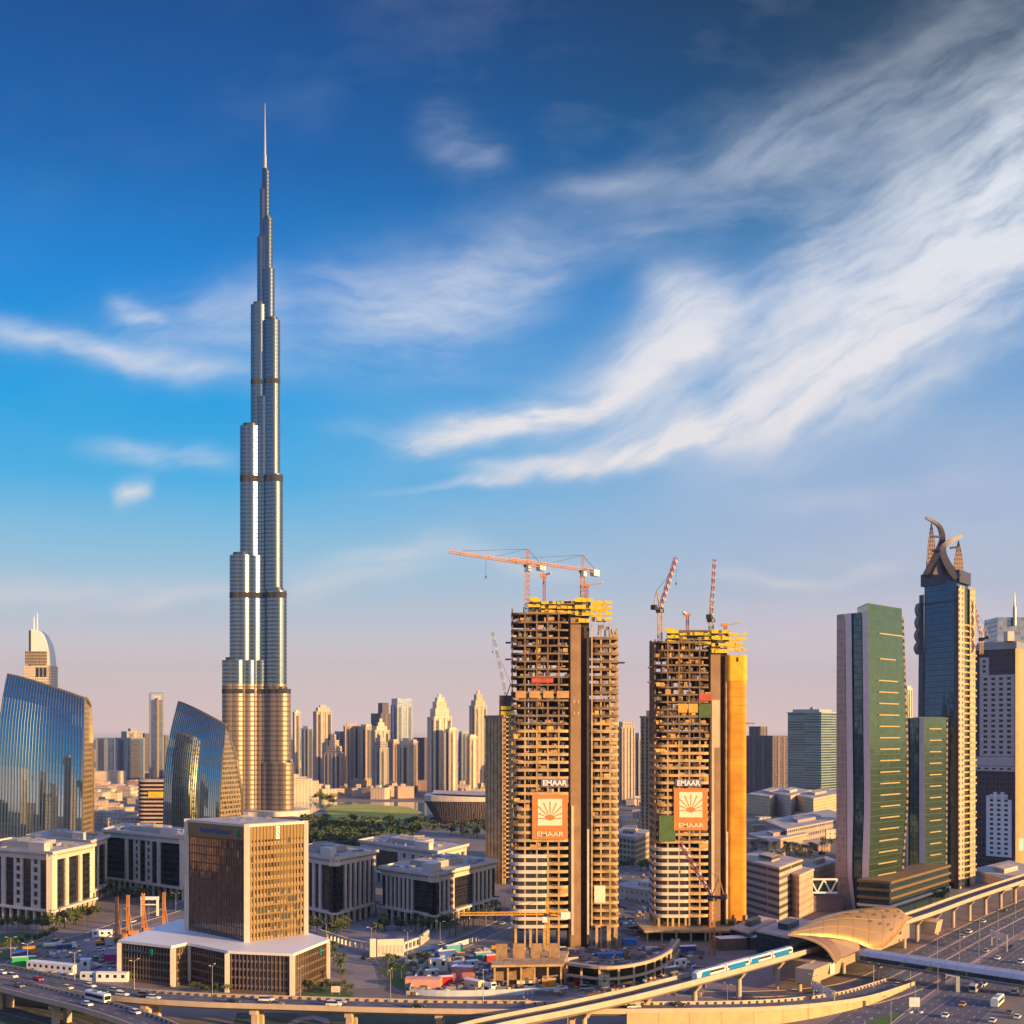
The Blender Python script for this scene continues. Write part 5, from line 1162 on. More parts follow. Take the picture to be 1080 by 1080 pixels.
# ------------------------------------------------------------------ water, lawns, roads
ASPH = pm('asphalt', (0.09, 0.09, 0.108), 0.85, var=.38, scale=.1)
PAVE = pm('paving', (0.23, 0.2, 0.2), .85, var=.18, scale=.2)
PINKP = pm('rose_paving', (0.24, 0.17, 0.16), .85, var=.18, scale=.2)
MARK = pm('road_marking', (0.42, 0.41, 0.39), .7, var=.4, scale=.5)
LAWN = pm('lawn', (0.055, 0.1, 0.025), .95, var=.35, scale=.15)
LAWNB = pm('bright_lawn', (0.4, 0.4, 0.05), .95, var=.2, scale=.03)
WATER = pm('lake_water', (0.07, 0.28, 0.3), .08, var=.1, spec=.6)
PARA = pm('parapet_concrete', (0.5, 0.38, 0.28), .8, var=.1, scale=.3)
def sheet(name, pxs, z, mat, kind='structure', zz=None):
    m = MB(); pts = [G(x, y, z) for x, y in pxs]; m.add(pts, [tuple(range(len(pts)))]); return tag(m.build(name, mat), kind=kind)
def smooth(pts, k=8):
    out = []
    P3 = [Vector(p).to_3d() for p in pts]
    for i in range(len(P3)-1):
        p0, p1, p2, p3 = [P3[min(max(j, 0), len(P3)-1)] for j in (i-1, i, i+1, i+2)]
        for j in range(k):
            t = j/k; out.append(.5*((2*p1)+(p2-p0)*t+(2*p0-5*p1+4*p2-p3)*t*t+(3*p1-p0-3*p2+p3)*t**3))
    return out+[P3[-1]]
def offs(path, o):
    r = []
    for i, p in enumerate(path):
        d = path[min(i+1, len(path)-1)]-path[max(i-1, 0)]; d.z = 0; d.normalize(); r.append(p+Vector((-d.y, d.x, 0))*o)
    return r
def strip(mb, path, o0, o1, dz=0.0):
    a, b = offs(path, o0), offs(path, o1); k = Vector((0, 0, dz)); mb.loft([[p+k, q+k] for p, q in zip(a, b)], closed=False)
def wallstrip(mb, path, o, wd, z0, z1):
    a, b = offs(path, o-wd/2), offs(path, o+wd/2)
    mb.loft([[p+Vector((0, 0, z0)), q+Vector((0, 0, z0)), q+Vector((0, 0, z1)), p+Vector((0, 0, z1))] for p, q in zip(a, b)])
def resample(path, step):
    out = [path[0]]; acc = 0
    for p, q in zip(path, path[1:]):
        L = (q-p).length
        while acc+L >= step:
            t = (step-acc)/L; p = p+(q-p)*t; out.append(p.copy()); L = (q-p).length; acc = 0
        acc += L
    return out
def dashes(mb, path, o, dz, on=3.0, off=6.0, w_=.13):
    rs = resample(offs(path, o), (on+off)); fine = resample(offs(path, o), on)
    st_ = int((on+off)/on)
    for i in range(0, len(fine)-1, st_): strip(mb, [fine[i], fine[i+1]], -w_, w_, dz)
_rz = [0.008]
def road(name, pxs, width, lanes, z=0.0, edge=True, path=None, mat=None, dz=None):
    path = path or smooth([G(x, y, z) for x, y in pxs]); _rz[0] += 0.005; dz = dz or _rz[0]
    m = MB(); strip(m, path, -width/2, width/2, dz); r = tag(m.build(name, mat or ASPH), kind='structure')
    m = MB()
    if edge:
        for s in (-1, 1): strip(m, path, s*(width/2-.35), s*(width/2-.55), dz+.006)
    for l in range(1, lanes): dashes(m, path, -width/2+width*l/lanes, dz+.006)
    if m.v: tag(m.build('lane_marking', MARK), kind='structure')
    return path
def kerb(path, o, w_=.35, h_=.14, mat=None):
    m = MB(); wallstrip(m, path, o, w_, 0, h_); return tag(m.build('kerb', mat or PARA), kind='structure')
sheet('lake', [(304, 836), (318, 838), (352, 846), (440, 846), (470, 850), (448, 862), (370, 850), (344, 851), (320, 862), (300, 860)], .05, WATER)
sheet('park_lawn', [(342, 854), (352, 849), (385, 848), (430, 851), (446, 857), (430, 864), (385, 867), (350, 862)], .1, LAWNB)
sheet('park_ground', [(318, 866), (345, 859), (430, 864), (445, 868), (420, 890), (360, 896), (320, 893)], .06, LAWN)
# plaza paving and lawns in the middle distance
sheet('plaza_paving', [(326, 980), (400, 968), (470, 988), (470, 1008), (420, 1012), (380, 1005), (345, 1000)], .03, PAVE)
sheet('forecourt_paving', [(345, 1000), (380, 1006), (395, 1020), (400, 1042), (352, 1043), (340, 1020)], .034, PAVE)
sheet('lawn', [(396, 1022), (420, 1014), (455, 1012), (470, 1018), (455, 1034), (432, 1046), (415, 1040), (408, 1030)], .05, LAWN)
sheet('lawn', [(-10, 986), (20, 983), (48, 985), (30, 994), (-10, 1000)], .05, LAWN)
sheet('lawn', [(-10, 1006), (30, 998), (60, 990), (40, 1000), (10, 1010), (-10, 1016)], .05, LAWN)
sheet('lawn', [(320, 1046), (340, 1038), (352, 1044), (372, 1046), (372, 1052), (315, 1052)], .05, LAWN)
sheet('lawn', [(905, 1084), (930, 1072), (960, 1066), (985, 1064), (975, 1074), (950, 1088)], .05, pm('green_verge', (.05, .13, .02), .95, var=.3))
sheet('flower_bed', [(980, 1062), (1002, 1053), (996, 1060), (986, 1066)], .06, pm('magenta_flowers', (.3, .03, .09), .9, var=.4, scale=2.0))
sheet('lawn', [(-40, 1058), (60, 1062), (130, 1080), (140, 1100), (-40, 1100)], .03, pm('dry_lawn', (.05, .065, .035), .95, var=.4, scale=.1))
sheet('lawn', [(250, 1068), (470, 1068), (560, 1080), (560, 1100), (240, 1100)], .03, pm('dry_lawn', (.05, .065, .035)))
sheet('footpath', [(300, 1082), (312, 1074), (330, 1071), (346, 1074), (350, 1084), (340, 1086), (340, 1078), (330, 1075), (316, 1077), (310, 1086)], .05, PINKP)
sheet('site_sand', [(430, 1010), (470, 1000), (520, 985), (560, 1000), (700, 1000), (800, 985), (860, 1000), (840, 1030), (760, 1052), (430, 1052)], .02, pm('site_dust', (.18, .155, .15), .95, var=.3, scale=.08))
sheet('yard_paving', [(40, 1012), (80, 995), (130, 985), (190, 965), (200, 985), (130, 1000), (130, 1040), (60, 1030)], .025, pm('yard_dust', (.23, .2, .19), .95, var=.3, scale=.08))
sheet('station_forecourt', [(800, 1010), (840, 1015), (880, 1030), (930, 1022), (960, 1000), (1000, 975), (1080, 935), (1080, 955), (1000, 995), (960, 1015), (930, 1035), (860, 1045), (760, 1045)], .028, PINKP)
sheet('street_paving', [(1000, 945), (1030, 930), (1090, 915), (1090, 925), (1010, 955)], .03, PAVE)
# streets
pA = road('street', [(-30, 1030), (10, 1006), (45, 997), (90, 988), (130, 975), (190, 956), (230, 935)], 11, 3); kerb(pA, 5.8); kerb(pA, -5.8)
pB = road('street', [(300, 1040), (352, 1000), (400, 1013), (440, 1010), (480, 997), (520, 980), (560, 962), (640, 935)], 12, 3); kerb(pB, 6.3); kerb(pB, -6.3)
road('street', [(385, 1008), (398, 1025), (415, 1036), (440, 1052)], 7, 2)
road('street', [(640, 938), (690, 950), (760, 960), (830, 965)], 9, 2)
road('street', [(100, 872), (200, 905), (320, 950), (352, 1000)], 9, 2)
road('street', [(520, 885), (440, 880), (330, 900), (260, 915)], 10, 2)
# the wide highway
cen = [(880, 1140), (953, 1075), (1010, 1032), (1080, 985), (1130, 953)]
hw = smooth([G(x, y) for x, y in cen])
road('highway', None, 19, 5, path=offs(hw, 11.5)); road('highway', None, 21, 6, path=offs(hw, -12.5))
m = MB(); strip(m, hw, -2, 2, .1); tag(m.build('median_strip', PINKP), kind='structure'); kerb(hw, 2.0); kerb(hw, -2.0)
svc = road('service_road', [(700, 1046), (760, 1049), (850, 1046), (910, 1036), (960, 1012), (1010, 986), (1060, 962), (1120, 935)], 9, 2); kerb(svc, 5); kerb(svc, -5)
r1 = road('slip_road', [(640, 1068), (760, 1060), (860, 1054), (920, 1042), (975, 1014), (1030, 988), (1100, 952)], 9, 2)
r2 = road('slip_road', [(560, 1092), (700, 1082), (800, 1072), (880, 1062), (945, 1046), (1000, 1020), (1060, 985), (1110, 958)], 10, 3)
kerb(r2, -5.4); kerb(r2, 5.4)
r3 = road('slip_road', [(900, 1130), (958, 1078), (1000, 1048), (1040, 1018), (1080, 992)], 7, 2, dz=.16)
gl = road('underpass_road', [(-40, 1054), (20, 1066), (80, 1083), (130, 1110)], 12, 3)
# ------------------------------------------------------------------ flyovers
BARR = pm('dark_barrier_grid', (.09, .08, .085), .7, var=.2)
def flyover(name, label, pxs, z, width, piers, lanes, z_of=None, girder=1.7):
    path = smooth([G(x, y, zz) for (x, y), zz in zip(pxs, z)] if isinstance(z, list) else [G(x, y, z) for x, y in pxs], 10)
    root = thing(name, label, 'flyover', (path[len(path)//2].x, path[len(path)//2].y, 0))
    m = MB(); a, b, c, d = offs(path, -width/2), offs(path, width/2), offs(path, width/2-2.5), offs(path, -width/2+2.5)
    dn, up = Vector((0, 0, -.55)), Vector((0, 0, -girder))
    m.loft([[p, q, q+dn, r+up, s+up, p+dn] for p, q, r, s in zip(a, b, c, d)]); m.build('deck_girder', PARA, root)
    m = MB(); strip(m, path, -width/2+.5, width/2-.5, .01); m.build('asphalt', ASPH, root)
    m = MB()
    for s in (-1, 1): strip(m, path, s*(width/2-1.0), s*(width/2-1.2), .018)
    for l in range(1, lanes): dashes(m, path, -width/2+width*l/lanes, .018)
    m.build('lane_marking', MARK, root)
    for s in (-1, 1):
        m = MB(); wallstrip(m, path, s*(width/2-.15), .35, -.6, 1.05); m.build('parapet', PARA, root)
    bp_ = None
    for p in resample(offs(path, width/2-.6), 3.2):
        if bp_ is None: m = MB(); m.beam(root.location+Vector((0, 0, .02)), root.location+Vector((0, 0, .8)), .5); bp_ = t = m.build('barrier_post', BARR, root)
        else: t = bp_.copy(); COL.objects.link(t)
        t.location = p-root.location
    for px, py in piers:
        i = min(range(len(path)), key=lambda k: ((540+F*path[k].x/path[k].y)-px)**2); p = path[i]; dr = path[min(i+1, len(path)-1)]-path[max(i-1, 0)]; dr.normalize(); q = Vector((-dr.y, dr.x, 0))
        m = MB(); k = Vector((0, 0, 1))
        for s in (-1, 1): m.prism([tuple((p+q*s*width*.2+dr*u+q*v)[:2]) for u, v in ((-1, -.9), (1, -.9), (1, .9), (-1, .9))], 0, p.z-girder-1.1)
        m.build('pier', PARA, root)
        m = MB(); e0, e1 = p-q*(width*.38), p+q*(width*.38); m.beam(e0-k*(girder+.55), e1-k*(girder+.55), 2.2, 1.1); m.build('pier_head', PARA, root)
    return path
FZ = 8.0
f1 = flyover('flyover', 'long concrete flyover running right across the foreground below the bank tower', [(-40, 1019), (0, 1025), (60, 1038), (130, 1049), (210, 1055), (300, 1058), (400, 1061), (480, 1062.5), (560, 1063)], FZ, 13.5, [(160, 0), (268, 0), (374, 0), (462, 0)], 3)
f2 = flyover('flyover', 'forked flyover branch with the bus on it, dropping to the lower left', [(-40, 1032), (0, 1038), (50, 1050), (100, 1062), (150, 1078), (190, 1096)], 8.0, 11, [(6, 0), (64, 0), (118, 0)], 2)
f3 = flyover('flyover', 'ramp continuing the flyover to the right, coming down beside a lit retaining wall', [(555, 1063), (640, 1063.5), (720, 1063), (800, 1061.5), (860, 1057), (905, 1050), (950, 1036)], [8, 7.5, 6.4, 5, 3.4, 2.0, .35], 11, [(600, 0)], 2)
rw = thing('retaining_wall', 'tall sunlit retaining wall under the right hand ramp', 'wall', (*f3[30][:2], 0))
m = MB(); a = offs(f3, -5.7)
seg = [p for p in a if 540+F*p.x/p.y > 660]
m.loft([[Vector((p.x, p.y, 0)), Vector((p.x, p.y+.4, 0)), Vector((p.x, p.y+.4, max(p.z-.3, .1))), Vector((p.x, p.y, max(p.z-.3, .1)))] for p in seg]); m.build('concrete_face', pm('golden_wall', (.5, .35, .19), .8, var=.16), rw)
m = MB()
for p in seg[::4]: m.box(p.x-.15, p.x+.15, p.y-.1, p.y, 0, max(p.z-.3, .12))
m.build('wall_joint', PARA, rw)
# ------------------------------------------------------------------ metro viaduct, station, train, footbridge
MZ = [8.5, 9, 10, 11, 12, 12, 12, 12]
mpx = [(470, 1094), (520, 1080), (610, 1062), (700, 1041), (830, 1006), (960, 968), (1025, 945), (1110, 917)]
met = smooth([G(x, y, z) for (x, y), z in zip(mpx, MZ)], 12)
via = thing('metro_viaduct', 'raised metro viaduct crossing from lower middle to the right edge on single columns', 'viaduct', (met[40].x, met[40].y, 0))
m = MB(); W_ = 8.6
m.loft([[p, q, q+Vector((0, 0, -.5)), r+Vector((0, 0, -2.0)), s+Vector((0, 0, -2.0)), p+Vector((0, 0, -.5))] for p, q, r, s in zip(offs(met, -W_/2), offs(met, W_/2), offs(met, 1.8), offs(met, -1.8))]); m.build('girder', pm('viaduct_concrete', (.46, .37, .3), .75, var=.14), via)
for s in (-1, 1):
    m = MB(); wallstrip(m, met, s*(W_/2), .35, -.5, 1.25); m.build('parapet', pm('viaduct_concrete', (.6, .5, .42)), via)
m = MB()
for o in (-2.8, -1.4, 1.4, 2.8): wallstrip(m, met, o, .18, .02, .3)
m.build('rail', DARKMET, via)
m = MB(); strip(m, met, -3.4, 3.4, .015); m.build('track_bed', pm('track_bed', (.2, .17, .16), .9, var=.2), via)
acc = resample(met, 27.0)
for p in acc:
    px = 540+F*p.x/p.y
    if 830 < px < 955: continue
    m = MB(); m.tube((p.x, p.y, 0), (p.x, p.y, p.z-3.2), .95, .9, 12); m.build('column', pm('viaduct_concrete', (.6, .5, .42)), via)
    i = min(range(len(met)), key=lambda k: (met[k]-p).length); dr = met[min(i+1, len(met)-1)]-met[max(i-1, 0)]; dr.normalize(); q = Vector((-dr.y, dr.x, 0))
    m = MB(); m.loft([[p+q*w-dr*1.0+Vector((0, 0, z)), p+q*w+dr*1.0+Vector((0, 0, z)), p+q*(-w)+dr*1.0+Vector((0, 0, z)), p-q*w-dr*1.0+Vector((0, 0, z))] for w, z in ((.9, -4), (2.6, -2.0))]); m.build('column_head', pm('viaduct_concrete', (.6, .5, .42)), via)
# train
TRW, TRB = pm('train_white', (.62, .64, .68), .3, var=.03), pm('train_blue', (.01, .2, .5), .3, var=.05)
tr = thing('metro_train', 'white and bright blue metro train nearing the golden station', 'train', tuple(met[0])); 
tp = [p for p in offs(met, -2.1) if 733 < 540+F*p.x/p.y < 842]; tr.location = tp[0]; tp = resample(tp, 15.2)
for i, (p, q) in enumerate(zip(tp, tp[1:])):
    d = (q-p).normalized(); q = q-d*.5; up = Vector((0, 0, 1)); r = d.cross(up).normalized()
    def ring(e, z0=.5, hw_=1.35, hh=2.9): return [e+r*x+up*z for x, z in ((-hw_, z0), (hw_, z0), (hw_+.05, z0+1.2), (hw_, hh), (hw_*.7, hh+.45), (-hw_*.7, hh+.45), (-hw_, hh), (-hw_-.05, z0+1.2))]
    m = MB(); rings = [ring(p), ring(q)]
    if i == 0: rings = [[c+(p-d*1.8-c)*.0+(-d*1.6) if False else p-d*1.8+(c-p)*Vector((.8, .8, .7)).x for c in ring(p)]]+rings
    m.loft(rings); co = m.build('coach', TRW, tr, smooth=False)
    for s in (-1, 1):
        m = MB(); m.add([p+r*s*1.44+up*1.9+d*.8, q+r*s*1.44+up*1.9-d*.8, q+r*s*1.42+up*2.7-d*.8, p+r*s*1.42+up*2.7+d*.8], [(0, 1, 2, 3)]); m.build('window_band', DARKMET, co)
        m = MB(); a0, a1 = (.1, .8) if i % 2 else (.0, .35)
        m.add([p+(q-p)*a0+r*s*1.46+up*1.0, p+(q-p)*a1+r*s*1.46+up*1.0, p+(q-p)*(a1+.06)+r*s*1.46+up*2.85, p+(q-p)*(a0+.06)+r*s*1.46+up*2.85], [(0, 1, 2, 3)]); m.build('livery_patch', TRB, co)
    m = MB(); m.loft([[p+r*x*.7+up*3.37+d*(1+i % 2*3), q+r*x*.7+up*3.37-d*1.5] for x in (-1.2, 1.2)], closed=False); m.build('roof_panel', TRB if i != 1 else TRW, co)
# station shell: a low shell pinched to a beak at both ends
st_ = thing('metro_station', 'golden shell shaped metro station with a curved beak, astride the viaduct', 'station', (*G(900, 1040)[:2], 0))
GOLD = pm('gold_shell', (0.6, 0.36, 0.13), .38, .55, .08, .15)
a, b = Vector(G(826, 1009, 12)), Vector(G(961, 962, 12)); ax = (b-a); L = ax.length; ax.normalize(); nx = Vector((-ax.y, ax.x, 0)); nx = nx if nx.y < 0 else -nx   # nx towards the camera side
top_px = smooth([(831, 985, 484), (846, 976, 497), (868, 966.5, 514), (892, 960.5, 532), (922, 957, 548), (946, 957.5, 556), (958, 967, 553)], 5)
bot_px = smooth([(831, 985.5, 482), (850, 986.5, 484), (872, 987.5, 487), (899, 992, 493), (925, 1001, 500), (942, 990, 522), (958, 968, 552)], 5)
nT = len(top_px); cv = lambda v: P(v.x, v.y, v.z)
tops, bots = [cv(v) for v in top_px], [cv(v) for v in bot_px]
def shell(i, u):                  # i along the ridge, u 0 front edge .. 1 crest .. 2 back foot
    t = i/(nT-1); A_, B_ = bots[i], tops[i]; e = math.sin(math.pi*t)**.7
    if u <= 1:
        p_ = A_+(B_-A_)*u; return p_+Vector((.35, -.6, .75))*(5.5*e*4*u*(1-u)*.55)
    v = u-1; C_ = B_+Vector((2, 16*e+.5, 0)); C_.z = max(3.0, B_.z-12*e); p_ = B_+(C_-B_)*v; return p_+Vector((0, .5, .8))*(4.0*e*4*v*(1-v)*.5)
m = MB(); m.loft([[shell(i, u/7) for u in range(15)] for i in range(nT)], closed=False); sh = m.build('shell_roof', GOLD, st_, smooth=True)
so = sh.modifiers.new('thick', 'SOLIDIFY'); so.thickness = 0.6; so.offset = 1
m = MB()
for i in range(nT-1): m.beam(shell(i, 0), shell(i+1, 0), .8, .6)
m.build('shell_rim', pm('gold_rim', (.66, .46, .24), .45, .4), st_)
m = MB()
for i in range(3, nT-2, 3):
    for u in range(14): m.beam(shell(i, u/7)+Vector((0, -.02, .02)), shell(i, (u+1)/7)+Vector((0, -.02, .02)), .12, .1)
for u in (2, 4, 6, 9, 11):
    for i in range(1, nT-2): m.beam(shell(i, u/7)+Vector((0, -.02, .02)), shell(i+1, u/7)+Vector((0, -.02, .02)), .11, .1)
m.build('panel_seam', pm('gold_seam', (.44, .27, .1), .5, .3), st_)
m = MB()
for i, u in ((14, .75), (16, .6), (17, .8), (18, .5), (19, .7), (20, .45), (21, .62), (22, .8), (20, .85), (22, .4), (24, .6), (23, .25), (25, .8), (26, .5)):
    o_ = Vector((0, -.15, .2)); c = shell(i, u)+o_; e = shell(i, u)+(shell(i+1, u)-shell(i, u))*.7+o_; f = shell(i, u+.05)+o_; m.add([c, e, e+(f-c), f], [(0, 1, 2, 3)])
m.build('skylight', pm('roof_slot', (.14, .1, .06), .5), st_)
lip = smooth([(831, 985.5, 482), (845, 988, 481), (860, 993, 479), (873, 1002, 477), (882, 1016, 476)], 5)
m = MB()
for p_, q_ in zip(lip, lip[1:]): m.beam(cv(p_), cv(q_), 1.1, .8)
m.build('entrance_lip', pm('gold_rim', (.66, .46, .24)), st_)
m = MB(); rear = [cv(v)+Vector((5, 9, 1.0)) for v in lip]; m.loft([[cv(p_), r_] for p_, r_ in zip(lip, rear)], closed=False); m.build('entrance_hood', pm('brown_hood', (.2, .12, .08), .6), st_)
m = MB(); m.loft([[P(880, 1014, 478), P(904, 1003, 492), P(906, 993, 494), P(870, 989, 488)], [P(884, 1012, 484), P(908, 1002, 498), P(910, 992, 500), P(874, 988, 494)]]); m.build('mezzanine_wall', pm('brown_wall', (.26, .18, .14), .7, var=.1), st_)
inner = lambda t, w_, z: a+ax*(L*t)+nx*w_+Vector((0, 0, z-a.z))
m = MB(); m.prism([tuple(inner(t, w_, 0)[:2]) for t, w_ in ((.06, -8), (.9, -8), (.9, 4), (.06, 7))], 2.5, 9.5); m.build('concourse_box', pm('station_wall', (.34, .27, .22), .7, var=.1), st_)
m = MB(); m.prism([tuple(inner(t, w_, 0)[:2]) for t, w_ in ((.12, 7.1), (.8, 4.9), (.8, 5.2), (.12, 7.4))], 6.2, 10.0); m.build('concourse_glass', TEALG, st_)
for t0, t1 in ((-.02, .17), (.97, 1.03)):
    m = MB(); q0, q1 = inner(t0, 5, 3.6), inner(t1, 5, 3.6)
    m.loft([[q0+nx*1, q0+nx*7, q0+nx*8.2+Vector((0, 0, 5.4)), q0+nx*1+Vector((0, 0, 5.4))], [q1+nx*1, q1+nx*7, q1+nx*8.2+Vector((0, 0, 5.8)), q1+nx*1+Vector((0, 0, 5.8))]]); m.build('stair_box', pm('stair_cladding', (.58, .44, .3), .5, .2, .06), st_)
m = MB(); c = inner(.1, 12.9, 5.0); m.obox(c, ax, nx, -2.0, 2.0, 5.0, 8.6, .2, .4); m.build('wall_screen', WHITE, st_)
for t in (.0, .12, .3, .55, .8):
    m = MB(); q = inner(t, 6.5, 0); m.tube((q.x, q.y, 0), (q.x, q.y, 4), .8, .8, 10); m.build('column', PARA, st_)
fb = thing('covered_footbridge', 'long grey covered footbridge tube from the station across the highway', 'footbridge', (*G(990, 1060)[:2], 0))
p0, p1 = P(905, 1007, 497), P(1130, 1041, 452)
m = MB(); d = (p1-p0).normalized(); r = d.cross(Vector((0, 0, 1))).normalized(); up = Vector((0, 0, 1)); nseg = 24
prof = [(x*1.25, z*1.3) for x, z in [(-2.4, -1.2), (-1.8, -2.0), (1.8, -2.0), (2.4, -1.2), (2.5, .4), (1.9, 1.6), (.8, 2.2), (-.8, 2.2), (-1.9, 1.6), (-2.5, .4)]]
m.loft([[p0+(p1-p0)*(i/nseg)+r*x+up*z for x, z in prof] for i in range(nseg+1)]); m.build('tube_shell', pm('zinc_tube', (.4, .42, .48), .4, .6, .06), fb)
for s in (-1, 1):
    m = MB(); m.add([p0+r*s*3.08-up*1.3+d*2, p1+r*s*3.08-up*1.3, p1+r*s*3.17+up*.3, p0+r*s*3.17+up*.3+d*2], [(0, 1, 2, 3)]); m.build('window_band', TEALG, fb)
m = MB()
for i in range(16):
    c = p0+(p1-p0)*(i/16); m.loft([[c+r*x*1.012+up*z*1.012+d*k for x, z in prof] for k in (0, .25)], caps=False)
m.build('hoop', GREYMET, fb)
for t in (.1, .42, .78):
    c = p0+(p1-p0)*t; m = MB(); m.tube((c.x, c.y, 0), (c.x, c.y, c.z-2), .8, .8, 10); m.build('column', PARA, fb)
    m = MB(); m.beam(c-r*2.4-up*2.2, c+r*2.4-up*2.2, 1.2, .7); m.build('column_head', PARA, fb)
# ------------------------------------------------------------------ vehicles
TYRE = pm('tyre_rubber', (.02, .02, .02), .9, var=0); CARGL = pm('car_glass', (.015, .018, .022), .06, var=0); LAMP = pm('lamp_lens', (.7, .7, .66), .2, var=0)
PAINT = {k: pm(k+'_paint', c, .28, .0, .03) for k, c in dict(white=(.78, .78, .78), silver=(.45, .46, .48), black=(.02, .02, .022), red=(.42, .02, .02), taxi=(.7, .56, .33), orange=(.62, .27, .03), blue=(.03, .08, .3), grey=(.16, .16, .17), cream=(.68, .64, .54), magenta=(.5, .04, .2), teal=(.06, .3, .3), green=(.03, .35, .1)).items()}
def wheel_parts(r, xs, ys, rad=.33, w=.22):
    for x in xs:
        for y in ys:
            m = MB(); m.tube((x, y-w/2, rad), (x, y+w/2, rad), rad, rad, 12); wl = m.build('wheel', TYRE, r, local=True)
            m = MB(); m.tube((x, y-w/2-.01, rad), (x, y+w/2+.01, rad), rad*.55, rad*.55, 8); m.build('rim', PAINT['silver'], wl, local=True)
def car_proto(kind):
    r = thing('parked_car', 'x', 'car'); L, W_ = (4.6, 1.8) if kind == 'car' else (4.9, 1.95); h = 1.45 if kind == 'car' else 1.8
    m = MB(); bh = .85 if kind == 'car' else 1.0
    prof = [(-L/2, .35), (-L/2+.05, .7), (-L/2+.2, bh), (L/2-.9, bh), (L/2-.1, bh*.82), (L/2, .5), (L/2-.05, .3)]
    m.loft([[Vector((x*(1 if abs(y) < W_/2 else .985), y, z if abs(y) < W_/2 else z*.97)) for x, z in prof] for y in (-W_/2, -W_/2+.12, W_/2-.12, W_/2)]); m.build('body', PAINT['white'], r, local=True)
    m = MB(); x0, x1 = (-L/2+.35, L/2-1.35) if kind == 'car' else (-L/2+.12, L/2-1.3)
    ins = .22; m.prism([(x0, -W_/2+.1), (x1, -W_/2+.1), (x1, W_/2-.1), (x0, W_/2-.1)], bh, h-.06, top=[(x0+(.5 if kind == 'car' else .15), -W_/2+ins), (x1-.7, -W_/2+ins), (x1-.7, W_/2-ins), (x0+(.5 if kind == 'car' else .15), W_/2-ins)]); m.build('cabin_glass', CARGL, r, local=True)
    m = MB(); m.prism([(x0+(.5 if kind == 'car' else .15), -W_/2+ins-.02), (x1-.7, -W_/2+ins-.02), (x1-.7, W_/2-ins+.02), (x0+(.5 if kind == 'car' else .15), W_/2-ins+.02)], h-.06, h); m.build('roof_panel', PAINT['white'], r, local=True)
    for y in (-W_/2+.32, W_/2-.32):
        m = MB(); m.box(L/2-.12, L/2+.01, y-.2, y+.2, .55, .7); m.build('headlight', LAMP, r, local=True)
    wheel_parts(r, (-L/2+.85, L/2-.9), (-W_/2+.1, W_/2-.1)); return r
def bus_proto():
    r = thing('city_bus', 'x', 'bus'); L, W_, h = 11.5, 2.5, 3.1
    m = MB(); m.loft([[Vector((x, y, z)) for y, z in ((-W_/2, .4), (W_/2, .4), (W_/2, h-.25), (W_/2-.25, h), (-W_/2+.25, h), (-W_/2, h-.25))] for x in (-L/2, L/2-.25)]+[[Vector((L/2, y*.96, z)) for y, z in ((-W_/2, .5), (W_/2, .5), (W_/2, h-.45), (W_/2-.25, h-.2), (-W_/2+.25, h-.2), (-W_/2, h-.45))]]); m.build('body', PAINT['white'], r, local=True)
    for s in (-1, 1):
        m = MB(); m.box(-L/2+.4, L/2-.9, s*W_/2-.02, s*W_/2+.02, 1.35, 2.4); m.build('window_band', CARGL, r, local=True)
    m = MB(); m.box(L/2-.02, L/2+.03, -W_/2+.15, W_/2-.15, 1.2, 2.5); m.build('windscreen', CARGL, r, local=True)
    m = MB(); m.box(-2.2, 1.0, -.8, .8, h, h+.25); m.build('roof_unit', GREYMET, r, local=True)
    wheel_parts(r, (-L/2+2.6, L/2-2.4), (-W_/2+.15, W_/2-.15), .48, .28); return r
def truck_proto():
    r = thing('lorry', 'x', 'lorry')
    m = MB(); m.prism([(2.2, -1.2), (4.2, -1.2), (4.2, 1.2), (2.2, 1.2)], .5, 2.9, top=[(2.2, -1.15), (3.8, -1.15), (3.8, 1.15), (2.2, 1.15)]); cb = m.build('cab', PAINT['white'], r, local=True)
    m = MB(); m.prism([(4.0, -1.0), (4.08, -1.0), (4.08, 1.0), (4.0, 1.0)], 1.6, 2.5, top=[(3.8, -1), (3.9, -1), (3.9, 1), (3.8, 1)]); m.build('windscreen', CARGL, cb, local=True)
    m = MB(); m.box(-4, 2.0, -1.25, 1.25, 1.0, 2.2); m.build('body', PAINT['white'], r, local=True)
    m = MB(); m.box(-3.9, 4.0, -.5, .5, .5, 1.0); m.build('chassis', DARKMET, r, local=True)
    wheel_parts(r, (-2.8, -1.6, 3.2), (-1.1, 1.1), .5, .3); return r
PROTO = {'car': car_proto('car'), 'suv': car_proto('suv'), 'bus': bus_proto(), 'lorry': truck_proto()}
used_p = set()
def head(path, p):
    i = min(range(len(path)), key=lambda k: (path[k].x-p.x)**2+(path[k].y-p.y)**2); a, b = path[max(i-1, 0)], path[min(i+1, len(path)-1)]
    return math.atan2(b.y-a.y, b.x-a.x), path[i].z
